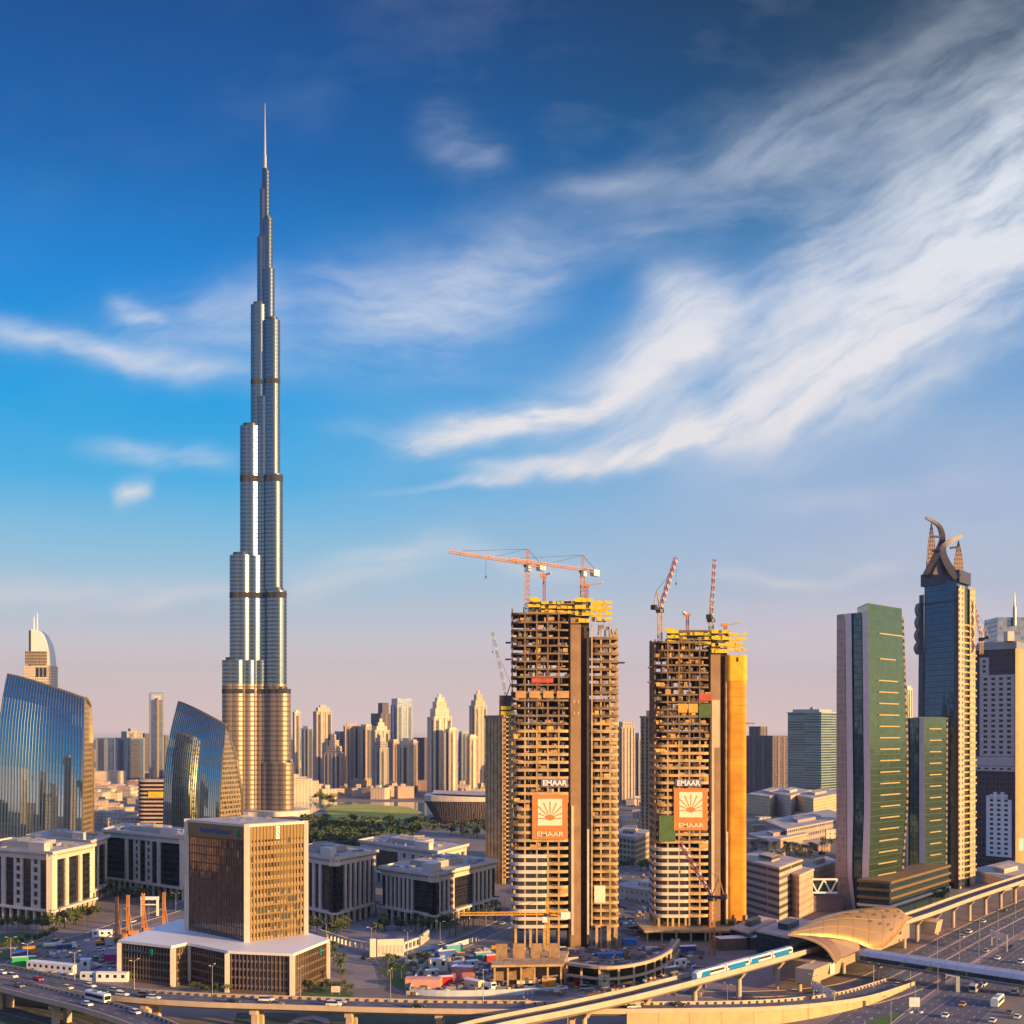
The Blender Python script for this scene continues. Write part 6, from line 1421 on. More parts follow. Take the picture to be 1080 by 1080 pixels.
def vehicle(kind, px, py, path, colour, label, group, rev=False, rz=None, z=None, extra=None):
    if path:
        p = G(px, py, path[0].z if path[0].z > 1 and path is not f3 else 0.05)
        for _ in range(3):
            a, pz = head(path, p); p = G(px, py, pz+.05)
        rz = a+(math.pi if rev else 0)
        p.z = pz+(.03 if pz > .3 else .1)
    else: p = G(px, py, 0); p.z = .07 if z is None else z
    pr = PROTO[kind]
    if kind in used_p: o = dup(pr, p, rz, label, group)
    else: o = pr; used_p.add(kind); o.location = p; o.rotation_euler = (0, 0, rz); o['label'] = label; o['group'] = group
    if path: o.name = {'car': 'car', 'suv': 'car', 'bus': 'bus', 'lorry': 'lorry'}[kind]
    for ch in o.children:
        if ch.name.split('.')[0] in ('body', 'roof_panel') or (kind == 'lorry' and ch.name.startswith('cab') and extra): ch.data = recolour(ch.data, PAINT[extra if ch.name.startswith('cab') and extra else colour])
    return o
GF, GB, GHW, GS = 'cars on the long flyover', 'cars on the forked flyover branch', 'vehicles on the wide highway', 'cars on the service and slip roads'
V = vehicle
V('car', 2, 1027, f1, 'white', 'white car on the flyover at the very left edge of the view', GF)
V('suv', 13, 1031, f1, 'cream', 'cream high car on the flyover, next after the leftmost white one', GF)
V('car', 40, 1034, f1, 'red', 'red car on the flyover at the left', GF)
V('car', 71, 1043, f1, 'taxi', 'beige taxi on the flyover where the two carriageways split', GF)
V('car', 95, 1041, f1, 'white', 'white car on the far lane of the flyover below the site cabins', GF)
V('car', 107, 1047.5, f1, 'black', 'black car on the flyover just above the bus', GF)
V('car', 121, 1046, f1, 'silver', 'silver car leading a white one on the flyover near the podium corner', GF)
V('car', 129, 1050, f1, 'white', 'white car on the near lane of the flyover below the left podium corner', GF)
V('suv', 153, 1051, f1, 'grey', 'grey high car on the flyover above the first pair of piers', GF)
V('car', 162, 1053.5, f1, 'white', 'white car beside the grey high one on the flyover', GF)
V('car', 246, 1058, f1, 'black', 'black car on the flyover under the middle of the bank podium', GF)
V('suv', 281, 1056, f1, 'white', 'white high car on the flyover below the right part of the bank podium', GF)
V('car', 292, 1060, f1, 'grey', 'dark grey car close behind the white high car on the flyover', GF)
V('suv', 352, 1061, f1, 'white', 'white high car, nearer of two side by side on the flyover right of the podium', GF)
V('car', 358, 1058, f1, 'silver', 'silver car on the far lane of the flyover right of the podium', GF)
V('car', 441, 1063, f1, 'black', 'black car on the flyover below the centre construction yard', GF)
V('bus', 103, 1056, f2, 'white', 'white city bus with dark windows on the forked flyover branch', None)
V('car', 92, 1060.5, f2, 'white', 'white car beside the bus on the forked branch', GB)
V('car', 143, 1069, f2, 'white', 'white car further down the forked branch, past the bus', GB)
V('car', 20, 1041, f2, 'grey', 'grey car on the forked branch near the left edge', GB)
V('car', 717, 1061, f3, 'black', 'black car on the ramp above the retaining wall', GS)
V('car', 668, 1063, f3, 'white', 'white car on the ramp just before it passes under the viaduct', GS)
V('car', 805, 1056.5, r1, 'silver', 'silver car on the slip road right of the viaduct columns', GS)
V('car', 899, 1046.5, r1, 'white', 'white car on the slip road below the station', GS)
V('car', 947, 1040, r2, 'taxi', 'beige taxi on the slip road just below the footbridge', GS)
V('car', 790, 1073, r2, 'grey', 'grey car at the bottom edge in front of the retaining wall', GS)
V('car', 876, 1062.5, r2, 'white', 'white car on the lower slip road beside the sign gantry', GS)
V('suv', 1022, 984, svc, 'white', 'white high car on the service road right of the station', GS)
V('car', 1015, 989, svc, 'silver', 'silver car right behind the white high one on the service road', GS)
V('car', 1037, 973, svc, 'white', 'white car on the service road beside the viaduct columns', GS)
V('car', 1060, 961, svc, 'grey', 'grey car farthest up the service road', GS)
V('bus', 1029, 1045, hw, 'silver', 'silver bus on the wide highway just past the footbridge', GHW, True)
V('suv', 1037, 1040, hw, 'white', 'white van ahead of the silver bus', GHW, True)
V('car', 1015, 1061, hw, 'orange', 'orange taxi on the wide highway behind the silver bus', GHW, True)
V('car', 997, 1073, hw, 'white', 'white car near the bottom edge left of the orange taxi', GHW, True)
V('bus', 1052, 1060, hw, 'white', 'white bus with a dark windscreen in the middle of the highway', GHW)
V('car', 1073, 1074, hw, 'white', 'white car in the bottom right corner of the highway', GHW)
V('car', 1065, 1069, hw, 'grey', 'grey car just ahead of the corner one on the highway', GHW)
V('car', 1047, 1078, hw, 'white', 'white car at the bottom edge behind the white bus', GHW)
V('suv', 1070, 1048, hw, 'silver', 'silver high car on the right lanes of the highway below the footbridge', GHW)
V('car', 1052, 1012, hw, 'white', 'white car on the far stretch of highway just above the footbridge', GHW, True)
V('car', 1066, 1000, hw, 'black', 'black car on the far stretch of highway near the right edge', GHW, True)
V('suv', 1077, 1016, hw, 'white', 'white high car above the footbridge at the right edge', GHW)
V('car', 1040, 1004, r3, 'silver', 'silver car on the lane between slip road and highway above the footbridge', GHW)
V('car', 105, 1003, None, 'white', 'white car parked in the dusty yard left of the podium', 'vehicles in the dusty yard', rz=.3)
V('suv', 100, 1013, None, 'grey', 'grey high car parked behind the white cabins in the dusty yard', 'vehicles in the dusty yard', rz=2.2)
V('lorry', 70, 1001, None, 'blue', 'blue bodied lorry in the dusty yard', 'vehicles in the dusty yard', rz=.5, extra='white')
V('lorry', 56, 1000, None, 'white', 'white lorry parked left of the blue bodied one', 'vehicles in the dusty yard', rz=.2)
V('lorry', 514, 1043, None, 'white', 'white lorry by the columns of the unfinished deck', 'vehicles on the centre building site', rz=-.9)
V('lorry', 556, 1040, None, 'cream', 'cream lorry in front of the unfinished deck', 'vehicles on the centre building site', rz=.1)
V('car', 592, 1044, None, 'white', 'white car at the foot of the curved podium ring', 'vehicles on the centre building site', rz=.2)
V('suv', 618, 1044, None, 'silver', 'silver high car by the curved podium ring', 'vehicles on the centre building site', rz=.1)
V('car', 466, 997, pB, 'white', 'white car on the street past the arcaded wall', 'cars on the inner streets')
V('car', 385, 1012, pB, 'black', 'black car on the street bend near the forecourt', 'cars on the inner streets')
V('car', 530, 975, pB, 'silver', 'silver car on the street approaching the raw towers', 'cars on the inner streets')
V('car', 140, 973, pA, 'white', 'white car on the street beside the piling rigs', 'cars on the inner streets')
V('suv', 60, 994, pA, 'grey', 'grey high car on the street by the left lawn', 'cars on the inner streets')
for i, (x, y) in enumerate(((662, 938), (672, 940), (683, 942), (694, 946), (706, 948), (668, 948), (680, 951), (650, 945))):
    V('car', x, y, None, ('white', 'silver', 'grey', 'white', 'black', 'white', 'cream', 'silver')[i], 'car parked in the lot between the feet of the two raw towers', 'cars parked between the raw towers', rz=1.2)
# ------------------------------------------------------------------ trees and palms
LEAF = [pm('leaf_dark', (.025, .05, .012), .8, var=.4, scale=.8), pm('leaf_mid', (.055, .085, .02), .8, var=.4, scale=.8), pm('leaf_light', (.11, .13, .03), .8, var=.3, scale=.8)]
BARK = pm('bark', (.13, .09, .06), .9, var=.3, scale=2)
def leaf(m, c, s, rn):
    a = Vector((rn.gauss(0, 1), rn.gauss(0, 1), rn.gauss(0, .6))).normalized(); b = a.cross(Vector((rn.gauss(0, 1), rn.gauss(0, 1), rn.gauss(0, 1)))).normalized()
    m.add([c-a*s, c+b*s*.55, c+a*s, c-b*s*.55], [(0, 1, 2, 3)])
def crown_mesh(m, c, R, hh, n, rn, s=.55):
    cl = [(c+Vector((rn.gauss(0, .45)*R, rn.gauss(0, .45)*R, rn.uniform(-.5, .6)*hh)), rn.uniform(.3, .55)*R, rn.randrange(3)) for _ in range(9)]
    for i in range(n):
        q, r, k = cl[i % 9]; d = Vector((rn.gauss(0, 1), rn.gauss(0, 1), rn.gauss(0, .8))).normalized()*r*rn.random()**.4
        m.c = max(0, min(2, k+(1 if d.z > r*.3 else 0)-(1 if rn.random() < .3 else 0))); leaf(m, q+d, s*rn.uniform(.7, 1.4), rn)
def tree_proto(seed, hgt, R):
    rn = random.Random(seed); r = thing('broadleaf_tree', 'x', 'tree')
    m = MB(); top = Vector((rn.uniform(-.3, .3), rn.uniform(-.3, .3), hgt*.5)); m.tube((0, 0, 0), top, .22, .13, 7)
    for i in range(5):
        a = i*1.26+rn.random(); m.tube(top*rn.uniform(.7, 1), (R*.5*math.cos(a), R*.5*math.sin(a), hgt*rn.uniform(.62, .85)), .1, .03, 5)
    m.build('trunk', BARK, r, local=True)
    m = MB(); crown_mesh(m, Vector((0, 0, hgt*.68)), R, hgt*.34, 330, rn, .42); m.build('crown', LEAF, r, local=True); return r
def palm_proto(seed, hgt):
    rn = random.Random(seed); r = thing('palm_tree', 'x', 'palm')
    m = MB(); pts = [Vector((.5*(t**2), .1*t, hgt*t)) for t in [i/5 for i in range(6)]]
    for p, q in zip(pts, pts[1:]): m.tube(p, q, .24-.015*p.z/hgt*5, .22-.015*q.z/hgt*5, 7)
    m.build('trunk', BARK, r, local=True)
    m = MB(); c = pts[-1]
    for i in range(22):
        a = i*2.4; el_ = rn.uniform(-.2, 1.1); L = rn.uniform(2.4, 3.3); m.c = rn.choice((0, 1, 1, 2)); d = Vector((math.cos(a), math.sin(a), 0)); q = Vector((-d.y, d.x, 0))
        prev = None
        for j in range(6):
            t = j/5; p = c+d*(L*t*math.cos(el_*(1-t*.5)))+Vector((0, 0, L*(math.sin(el_)*t-.75*t*t))); w = .42*(1-t)**.6*(.5+t)+.03
            s = (p-q*w-Vector((0, 0, w*.5)), p, p+q*w-Vector((0, 0, w*.5)))
            if prev: m.add(list(prev)+list(s), [(0, 1, 4, 3), (1, 2, 5, 4)])
            prev = s
    m.build('crown', LEAF, r, local=True); return r
TP = [tree_proto(1, 6.5, 2.8), tree_proto(2, 5.0, 2.4), tree_proto(3, 8.0, 3.3)]; PP = [palm_proto(4, 7.5), palm_proto(5, 6.0)]
tu = set()
def plant(pr, px, py, label, group, rn, s=None, z=0.0):
    g = G(px, py, z); s = s or rn.uniform(.8, 1.25)
    if pr.name in tu: dup(pr, g, rn.uniform(0, 6.28), label, group, s)
    else: tu.add(pr.name); pr.location = g; pr.scale = (s,)*3; pr['label'] = label; pr['group'] = group
rn = random.Random(31)
def belt(pts, n, protos, label, group, jit=3.0, s=None):
    for i in range(n):
        t = (i+.5)/n*(len(pts)-1); k = min(int(t), len(pts)-2); t -= k
        x = pts[k][0]+(pts[k+1][0]-pts[k][0])*t+rn.uniform(-jit, jit); y = pts[k][1]+(pts[k+1][1]-pts[k][1])*t+rn.uniform(-jit*.5, jit*.5)
        plant(rn.choice(protos), x, y, label, group, rn, s)
belt([(0, 981), (48, 982), (75, 976), (100, 968)], 20, TP, 'small leafy tree in the row in front of the leftmost office block', 'trees before the leftmost office block')
belt([(0, 1003), (30, 996), (60, 988)], 9, TP[:2], 'low bushy tree beside the street at the left lawn', 'bushy trees at the left lawn', 2, .7)
belt([(98, 945), (125, 948), (150, 950), (185, 958)], 22, TP+PP, 'garden tree between the office blocks behind the piling rigs', 'garden trees behind the piling rigs', 5)
belt([(330, 983), (352, 990), (365, 984)], 7, TP, 'tree beside the block next to the bank tower', 'trees by the block next to the bank tower', 4)
belt([(346, 1005), (350, 1018), (362, 1026), (358, 1040)], 8, PP, 'palm on the paved forecourt right of the bank podium', 'palms on the forecourt', 4)
belt([(392, 985), (420, 980), (452, 984), (470, 978)], 15, TP+PP, 'tree in the sunken plaza below the yellow lit office block', 'plaza trees', 5)
belt([(470, 990), (500, 978), (530, 968)], 11, PP, 'palm along the street leading to the raw towers', 'palms along the inner street', 2)
belt([(405, 1030), (430, 1033)], 3, PP, 'palm on the lawn by the bend of the inner street', 'palms on the bend lawn', 5)
belt([(415, 1018), (450, 1014), (462, 1022)], 7, TP[:2], 'bushy tree on the lawn next to the centre yard', 'bushy trees on the centre lawn', 3, .7)
belt([(322, 1046), (345, 1044), (368, 1048)], 8, TP[:2], 'bush at the right foot of the bank podium', 'bushes at the podium foot', 3, .6)
belt([(205, 1046), (240, 1048)], 6, TP[:2], 'bush in the notch before the bank podium', 'bushes in the podium notch', 3, .55)
belt([(792, 897), (820, 900), (850, 903), (880, 898)], 14, PP, 'palm in the court between the low hotels', 'palms in the hotel court', 3, 1.3)
belt([(800, 905), (870, 906)], 8, TP, 'leafy tree in the court between the low hotels', 'leafy trees in the hotel court', 3)
belt([(330, 843), (345, 846), (352, 848)], 8, TP, 'tree on the lake bank by the palace blocks', 'trees on the lake bank', 3, 1.6)
belt([(650, 915), (690, 920)], 6, TP, 'dusty tree between the two raw towers', 'dusty trees between the raw towers', 3)
belt([(520, 878), (500, 884), (470, 880)], 10, TP, 'tree along the street behind the pavilion roofed office block', 'trees behind the farthest office block', 4, 1.3)
belt([(975, 955), (1000, 948)], 4, TP, 'tree at the corner of the long low podium', 'trees by the long low podium', 3)
# the park wood, one mass
m = MB()
for i in range(240):
    px, py = rn.uniform(318, 446), rn.uniform(864, 896)
    if py > 893-(px-380)*.16 and px > 380 or py < 866+(abs(px-385)*-.02): continue
    g = G(px, py); crown_mesh(m, g+Vector((0, 0, rn.uniform(2.5, 5.5))), rn.uniform(3, 5), 3.2, 95, rn, 1.1)
for i in range(70):
    g = G(rn.uniform(436, 525), rn.uniform(866, 876)); crown_mesh(m, g+Vector((0, 0, 3)), 3.2, 2.4, 50, rn, 1.0)
tag(m.build('park_trees', LEAF), kind='stuff')
# ------------------------------------------------------------------ building sites, yards, signs, lamps
SHEDW = pm('cabin_white', (.72, .72, .74), .5, var=.1); STEELR = pm('rusty_steel', (.2, .11, .07), .8, var=.3)
def cabin(label, px, py, L, W_, h, rz, mat, group, roof=None, bands=True, name='site_cabin'):
    g = G(px, py); r = thing(name, label, 'cabin' if name == 'site_cabin' else name.replace('_', ' '), (g.x, g.y, .06), group, rz)
    m = MB(); m.box(-L/2, L/2, -W_/2, W_/2, 0, h); m.build('body', mat, r, local=True)
    m = MB(); m.prism([(-L/2-.15, -W_/2-.15), (L/2+.15, -W_/2-.15), (L/2+.15, W_/2+.15), (-L/2-.15, W_/2+.15)], h, h+.35, top=[(-L/2-.15, -.3), (L/2+.15, -.3), (L/2+.15, .3), (-L/2-.15, .3)]); m.build('roof', roof or SHEDW, r, local=True)
    if bands:
        n = max(1, int(L/3))
        for i in range(n):
            m = MB(); x = -L/2+L*(i+.5)/n; m.box(x-.6, x+.6, -W_/2-.04, -W_/2, h*.45, h*.8); m.build('window', CARGL, r, local=True)
    return r
GC = 'cabins and containers in the left yard'
cabin('long white site shed with a row of small windows behind the flyover at left', 57, 1024, 24, 5, 3.2, -.42, SHEDW, GC)
cabin('white cabin standing alone in the left yard, taller than it is wide', 91, 1023, 4, 4, 4.4, .1, SHEDW, GC)
cabin('pale blue white container by the flyover, between the lone cabin and the podium', 98, 1034, 9, 3, 3, -.1, pm('pale_blue', (.5, .56, .64), .5), GC)
cabin('white container nearest to the left podium corner', 119, 1035, 12, 3, 3.4, -.08, SHEDW, GC)
cabin('white cabin at the back of the left yard by the street', 108, 988, 9, 3.5, 3, .25, SHEDW, GC)
cabin('magenta container beside the podium', 119, 1013, 6.5, 2.6, 2.6, .1, PAINT['magenta'], GC, PAINT['magenta'], False, 'shipping_container')
cabin('blue roofed stack at the left end of the yard', 21, 1010, 7, 5, 3, .5, PAINT['blue'], GC, PAINT['blue'], False, 'shipping_container')
cabin('orange and rust stack beside the blue one', 30, 1006, 5, 4, 3, .5, PAINT['orange'], GC, PAINT['orange'], False, 'shipping_container')
cabin('green sided cabin at the bend of the flyover', 25, 1018, 9, 3, 3.4, .45, PAINT['green'], GC, PAINT['cream'], False)
GD = 'cabins on the centre building site'
for i, (px, py, L, W_, h, rz, mt, lb) in enumerate([
    (447, 1041, 13, 6, 3.4, -.1, pm('salmon_sheet', (.62, .3, .24), .6), 'salmon pink roofed shed at the left tip of the centre yard'),
    (462, 1023, 7, 4, 4.5, .2, PAINT['cream'], 'cream stacked cabin at the top left of the centre yard'),
    (470, 1010, 8, 3, 3, .6, PAINT['blue'], 'blue container at the upper end of the centre yard'),
    (478, 1004, 8, 3, 3, .6, PAINT['teal'], 'teal container next to the blue one in the centre yard'),
    (489, 1034, 8, 5, 5.5, -.2, pm('red_white_sheet', (.5, .2, .18), .6), 'red stacked cabins in the middle of the centre yard'),
    (500, 1042, 8, 3, 3, -.8, PAINT['taxi'], 'yellowish long container in the centre yard'),
    (470, 1038, 5, 3, 3, .3, PAINT['red'], 'small red container between salmon shed and red cabins'),
    (481, 1022, 5, 3, 3, .9, PAINT['white'], 'white cabin on the curved site lane'),
    (497, 1021, 5, 3, 3, .5, PAINT['silver'], 'grey cabin right of the curved site lane'),
    (455, 1031, 5, 3, 3, .5, PAINT['silver'], 'grey cabin behind the salmon shed'),
    (509, 1012, 7, 3, 3, .4, PAINT['teal'], 'teal container by the unfinished deck'),
    (517, 1015, 4, 3, 3, .4, PAINT['red'], 'red cabin by the unfinished deck'),
    (579, 1041, 5, 3, 3, 0, PAINT['orange'], 'orange hut under the unfinished deck'),
    (609, 1038, 3, 3, 3, 0, PAINT['red'], 'small red hut under the curved podium ring'),
    (637, 1041, 4, 4, 5, 0, PAINT['cream'], 'cream hut against the curved podium ring'),
    (642, 1009, 11, 5, 1.6, .2, pm('blue_tarp', (.02, .16, .5), .6), 'large blue tarpaulin stack inside the podium ring'),
    (664, 996, 6, 5, 2.4, .1, pm('blue_tarp', (.02, .16, .5)), 'blue tarpaulin stack nearer the netted tower'),
    (700, 1012, 9, 3, 3, .5, PAINT['silver'], 'grey container in the yard left of the orange mast'),
    (715, 1020, 7, 3, 3, .6, PAINT['white'], 'white container at the bend before the train'),
    (780, 1000, 22, 8, 5, .25, STEELR, 'rusty red sheeted wall block behind the orange mast'),
    (725, 1005, 7, 3, 3, .2, PAINT['blue'], 'blue container left of the orange mast foot'),
    (705, 1028, 7, 3, 3, .6, PAINT['grey'], 'dark container beside the viaduct in the centre yard')]):
    cabin(lb, px, py, L, W_, h, rz, mt, GD, mt if 'roof' in lb or 'tarp' in lb else None, mt in (PAINT['white'], PAINT['cream'], PAINT['silver']), 'site_cabin' if 'tarp' not in lb else 'tarpaulin_stack')
def wreck(label, px, py, rz, group):
    g = G(px, py); r = thing('excavator', label, 'excavator', (g.x, g.y, .06), group, rz)
    m = MB(); m.box(-1.8, 1.8, -1.3, -.7, 0, .9); m.box(-1.8, 1.8, .7, 1.3, 0, .9); m.build('tracks', TYRE, r, local=True)
    m = MB(); m.box(-2, 1.4, -1.3, 1.3, 1, 2.2); m.build('body', PAINT['orange'], r, local=True)
    m = MB(); m.box(.2, 1.4, -1.2, 0, 2.2, 3.3); m.build('cab', CARGL, r, local=True)
    m = MB(); m.beam((1.2, .3, 2), (4.5, .3, 4.6), .5); m.beam((4.5, .3, 4.6), (6.5, .3, 2), .4); m.build('boom', PAINT['orange'], r, local=True)
    m = MB(); m.prism([(6.0, -.3), (7.2, -.3), (7.2, .9), (6.0, .9)], 1, 2); m.build('bucket', DARKMET, r, local=True)
wreck('orange excavator in the left yard below the white cabin', 106, 997, .4, 'excavators'); wreck('orange excavator near the foot of the curved podium ring', 690, 1022, 2.2, 'excavators'); wreck('orange excavator beside the shaded lot between the raw towers', 676, 930, 1.0, 'excavators')
for px, yt, yb, lb in ((123, 946, 992, 'leftmost'), (135, 944, 988, 'second from the left'), (151, 942, 985, 'third from the left'), (173, 941, 982, 'rightmost')):
    g = G(px, yb); top = H-(yt-HY)/F*g.y; r = thing('piling_rig', f'orange piling rig mast, {lb} of the four behind the podium', 'piling rig', (g.x, g.y, .05), 'piling rigs')
    m = MB(); m.truss((g.x, g.y, 1), (g.x, g.y, top), 1.0, 14, .28, .14); m.build('mast', CRANEO, r)
    m = MB(); m.box(g.x+.6, g.x+4.6, g.y-1.4, g.y+1.4, 1.0, 3.0); m.build('body', CRANEO, r)
    m = MB(); m.box(g.x-.6, g.x+4.4, g.y-1.7, g.y-1, .05, 1); m.box(g.x-.6, g.x+4.4, g.y+1, g.y+1.7, .05, 1); m.build('tracks', TYRE, r)
    m = MB(); m.beam((g.x+2, g.y, 3), (g.x+.3, g.y, top*.7), .3); m.build('back_stay', CRANEO, r)
g = G(158, 966); gt = thing('site_gateway', 'white open gate frame between the two right piling rigs', 'gate', (g.x, g.y, 0))
m = MB()
for s in (-1, 1): m.box(g.x+s*4-.5, g.x+s*4+.5, g.y-.6, g.y+.6, 0, 8.4)
m.build('post', WHITE, gt); m = MB(); m.box(g.x-4.6, g.x+4.6, g.y-.7, g.y+.7, 8.4, 10); m.box(g.x-3.4, g.x+3.4, g.y-.4, g.y+.4, 5.6, 6.2); m.build('lintel', WHITE, gt)
# arcaded plaza wall
def arcade(label, pts, h, lit=None):
    P_ = [Vector(G(x, y)[:2]) for x, y in pts]; r = thing('arcade_wall', label, 'wall', (P_[0].x, P_[0].y, 0))
    for p, q in zip(P_, P_[1:]):
        d = q-p; L = d.length; d.normalize(); n = Vector((d.y, -d.x)); n = n if n.y < 0 else -n; k = max(1, round(L/3.6))
        m = MB()
        for i in range(k+1): m.obox(p, d, n, L*i/k-.5, L*i/k+.5, .9, h-.9, -.4, .4)
        m.obox(p, d, n, -.5, L+.5, h-.9, h, -.5, .5); m.obox(p, d, n, -.5, L+.5, 0, .9, -.5, .5); m.build('arcade', CREAM, r)
    return r
arcade('white arcaded wall curving round the sunken plaza', [(338, 990), (368, 1000), (396, 1006)], 4.2); arcade('white arcaded wall running right of the lit gate panel', [(426, 1004), (442, 998), (452, 990)], 4.2)
p, q = Vector(G(398, 1009)[:2]), Vector(G(426, 1008)[:2]); r = thing('carved_wall', 'pale carved gate panel in the middle of the arcaded plaza wall', 'wall', (p.x, p.y, 0)); d = (q-p).normalized(); n = Vector((d.y, -d.x)); n = n if n.y < 0 else -n; L = (q-p).length
m = MB(); m.obox(p, d, n, 0, L, 0, 7.2, -.9, 0); m.build('panel', PALEST, r); m = MB()
for i in range(7): m.obox(p, d, n, L*(i+.25)/7, L*(i+.75)/7, 1.4, 4.6, 0, .1)
m.build('carved_niche', SOFFIT, r); m = MB(); m.obox(p, d, n, -3.2, -.6, 0, 7.6, -1.6, .6); m.build('gate_pier', CREAM, r)
# unfinished deck and curved podium ring before the tallest raw tower
dk = thing('unfinished_deck', 'unfinished concrete deck on slim columns in front of the tallest raw tower', 'deck', (*G(560, 1042)[:2], 0))
a, b, c = G(518, 1018, 9), G(594, 1017, 9), G(600, 1003, 9); d_ = a+(c-b)
m = MB(); m.prism([tuple(v[:2]) for v in (a, b, c, d_)], 8.2, 9); m.build('slab', RAWC, dk)
m = MB(); m.prism([tuple((v*.97+(a+c)/2*.03)[:2]) for v in (a+Vector((0, 14, 0)), b+Vector((0, 14, 0)), c, d_)], 0, 8.2); m.build('back_wall', pm('ply_wall', (.3, .19, .11), .85, var=.3, scale=.4), dk)
for i in range(6):
    for j in (0, 1):
        v = a+(b-a)*((i+.2)/5.4)+(c-b)*(.08+.5*j); m = MB(); m.box(v.x-.35, v.x+.35, v.y-.35, v.y+.35, 0, 8.2); m.build('column', RAWC, dk)
rn = random.Random(77)
for i in range(4):
    v = a+(b-a)*((i+.3)/4)+(c-b)*.5; m = MB(); m.box(v.x-2.2, v.x+2.2, v.y-.5, v.y+.5, 9, 14.5); m.build('formwork_panel', pm('ply_wall', (.3, .19, .11)), dk)
m = MB()
for i in range(60):
    v = a+(b-a)*rn.random()+(c-b)*rn.random(); m.beam(v+Vector((0, 0, 0)), v+Vector((rn.uniform(-.6, .6), rn.uniform(-.6, .6), rn.uniform(1, 3))), .18)
m.build('rebar', STEELR, dk)
ring = thing('podium_ring', 'curved unfinished podium ring of stacked beams and columns below the tallest raw tower', 'podium', (*G(660, 1035)[:2], 0))
arc = smooth([G(596, 1039), G(640, 1044), G(680, 1038), G(705, 1026), G(716, 1012)], 6)
for z0, z1 in ((3.6, 4.5), (7.6, 8.7)):
    m = MB(); wallstrip(m, arc, 0, 1.0, z0, z1); m.build('ring_beam', PARA, ring)
m = MB(); k = arc; m.loft([[p_+Vector((0, 0, 7.4)), Vector((p_.x*.93+45*.07, p_.y+9, 7.4))] for p_ in k], closed=False); m.build('ring_floor', PAVE, ring)
for p_ in resample(arc, 7.5):
    m = MB(); m.box(p_.x-.4, p_.x+.4, p_.y+.3, p_.y+1.1, 0, 7.6); m.build('column', PARA, ring)
m = MB(); inn = [Vector((p_.x*.93+45*.07, p_.y+9, 0)) for p_ in arc]; wallstrip(m, inn, 0, .6, 0, 7.3); m.build('inner_wall', RAWD, ring)
bp = thing('tower_base_slab', 'low concrete base slab under the netted tower', 'deck', (BXX+20, BYY, 0))
m = MB(); m.prism([(BXX-6, BYY-12), (BXX+42, BYY-12), (BXX+48, BYY+24), (BXX-8, BYY+24)], 4.0, 5.0); m.build('slab', RAWC, bp)
for i in range(8):
    m = MB(); x = BXX-5+i*6.6; m.box(x, x+.8, BYY-11.6, BYY-10.8, 0, 4); m.build('column', RAWC, bp)
m = MB(); m.prism([(BXX-4, BYY-4), (BXX+44, BYY-4), (BXX+44, BYY+22), (BXX-4, BYY+22)], 0, 3.9); m.build('inner_wall', RAWD, bp)
# loose building material, one countless litter of it
m = MB(); mats_ = [STEELR, PAVE, PAINT['grey'], PAINT['white'], PARA, pm('blue_tarp', (.02, .16, .5)), PAINT['orange']]
for i in range(1150):
    px, py = (rn.uniform(498, 740), rn.uniform(1000, 1050)) if i < 760 else ((rn.uniform(430, 520), rn.uniform(1003, 1050)) if i < 960 else (rn.uniform(640, 720), rn.uniform(905, 990)))
    g = G(px, py, .05); m.c = rn.choices(range(7), (5, 5, 4, 2, 4, .6, .5))[0]; L, W_, hh = rn.uniform(.6, 6), rn.uniform(.3, 1.8), rn.uniform(.2, 1.6); a_ = rn.uniform(0, 3.14); d = Vector((math.cos(a_), math.sin(a_), 0))
    m.beam(g-d*L/2+Vector((0, 0, hh/2)), g+d*L/2+Vector((0, 0, hh/2)), W_, hh)
tag(m.build('site_rubble', mats_), kind='stuff')
m = MB()
for i in range(150):
    px, py = rn.uniform(10, 128), rn.uniform(992, 1034); g = G(px, py, .05); m.c = rn.choices(range(7), (2, 5, 4, 3, 4, .6, .6))[0]; L = rn.uniform(.6, 4); a_ = rn.uniform(0, 3.14); d = Vector((math.cos(a_), math.sin(a_), 0)); m.beam(g-d*L/2+Vector((0, 0, .4)), g+d*L/2+Vector((0, 0, .4)), rn.uniform(.3, 1.5), .8)
tag(m.build('yard_rubble', mats_), kind='stuff')
# site fence along the yard behind the flyover
for lb, pts, mt in (('pale blue hoarding along the centre yard behind the flyover', [(432, 1049), (470, 1051), (530, 1050), (590, 1047)], pm('pale_blue', (.5, .56, .64))), ('low hoarding round the tip of the centre yard', [(432, 1049), (437, 1036), (450, 1018), (468, 1004), (505, 992)], pm('pale_blue', (.5, .56, .64)))):
    pt = smooth([G(x, y) for x, y in pts], 5); r = thing('site_hoarding', lb, 'fence', tuple(pt[0])); m = MB(); wallstrip(m, pt, 0, .15, 0, 2.2); m.build('sheet_panel', mt, r)
    for v in resample(pt, 6)[::2]:
        m = MB(); m.box(v.x-.1, v.x+.1, v.y+.1, v.y+.3, 0, 2.5); m.build('post', DARKMET, r)
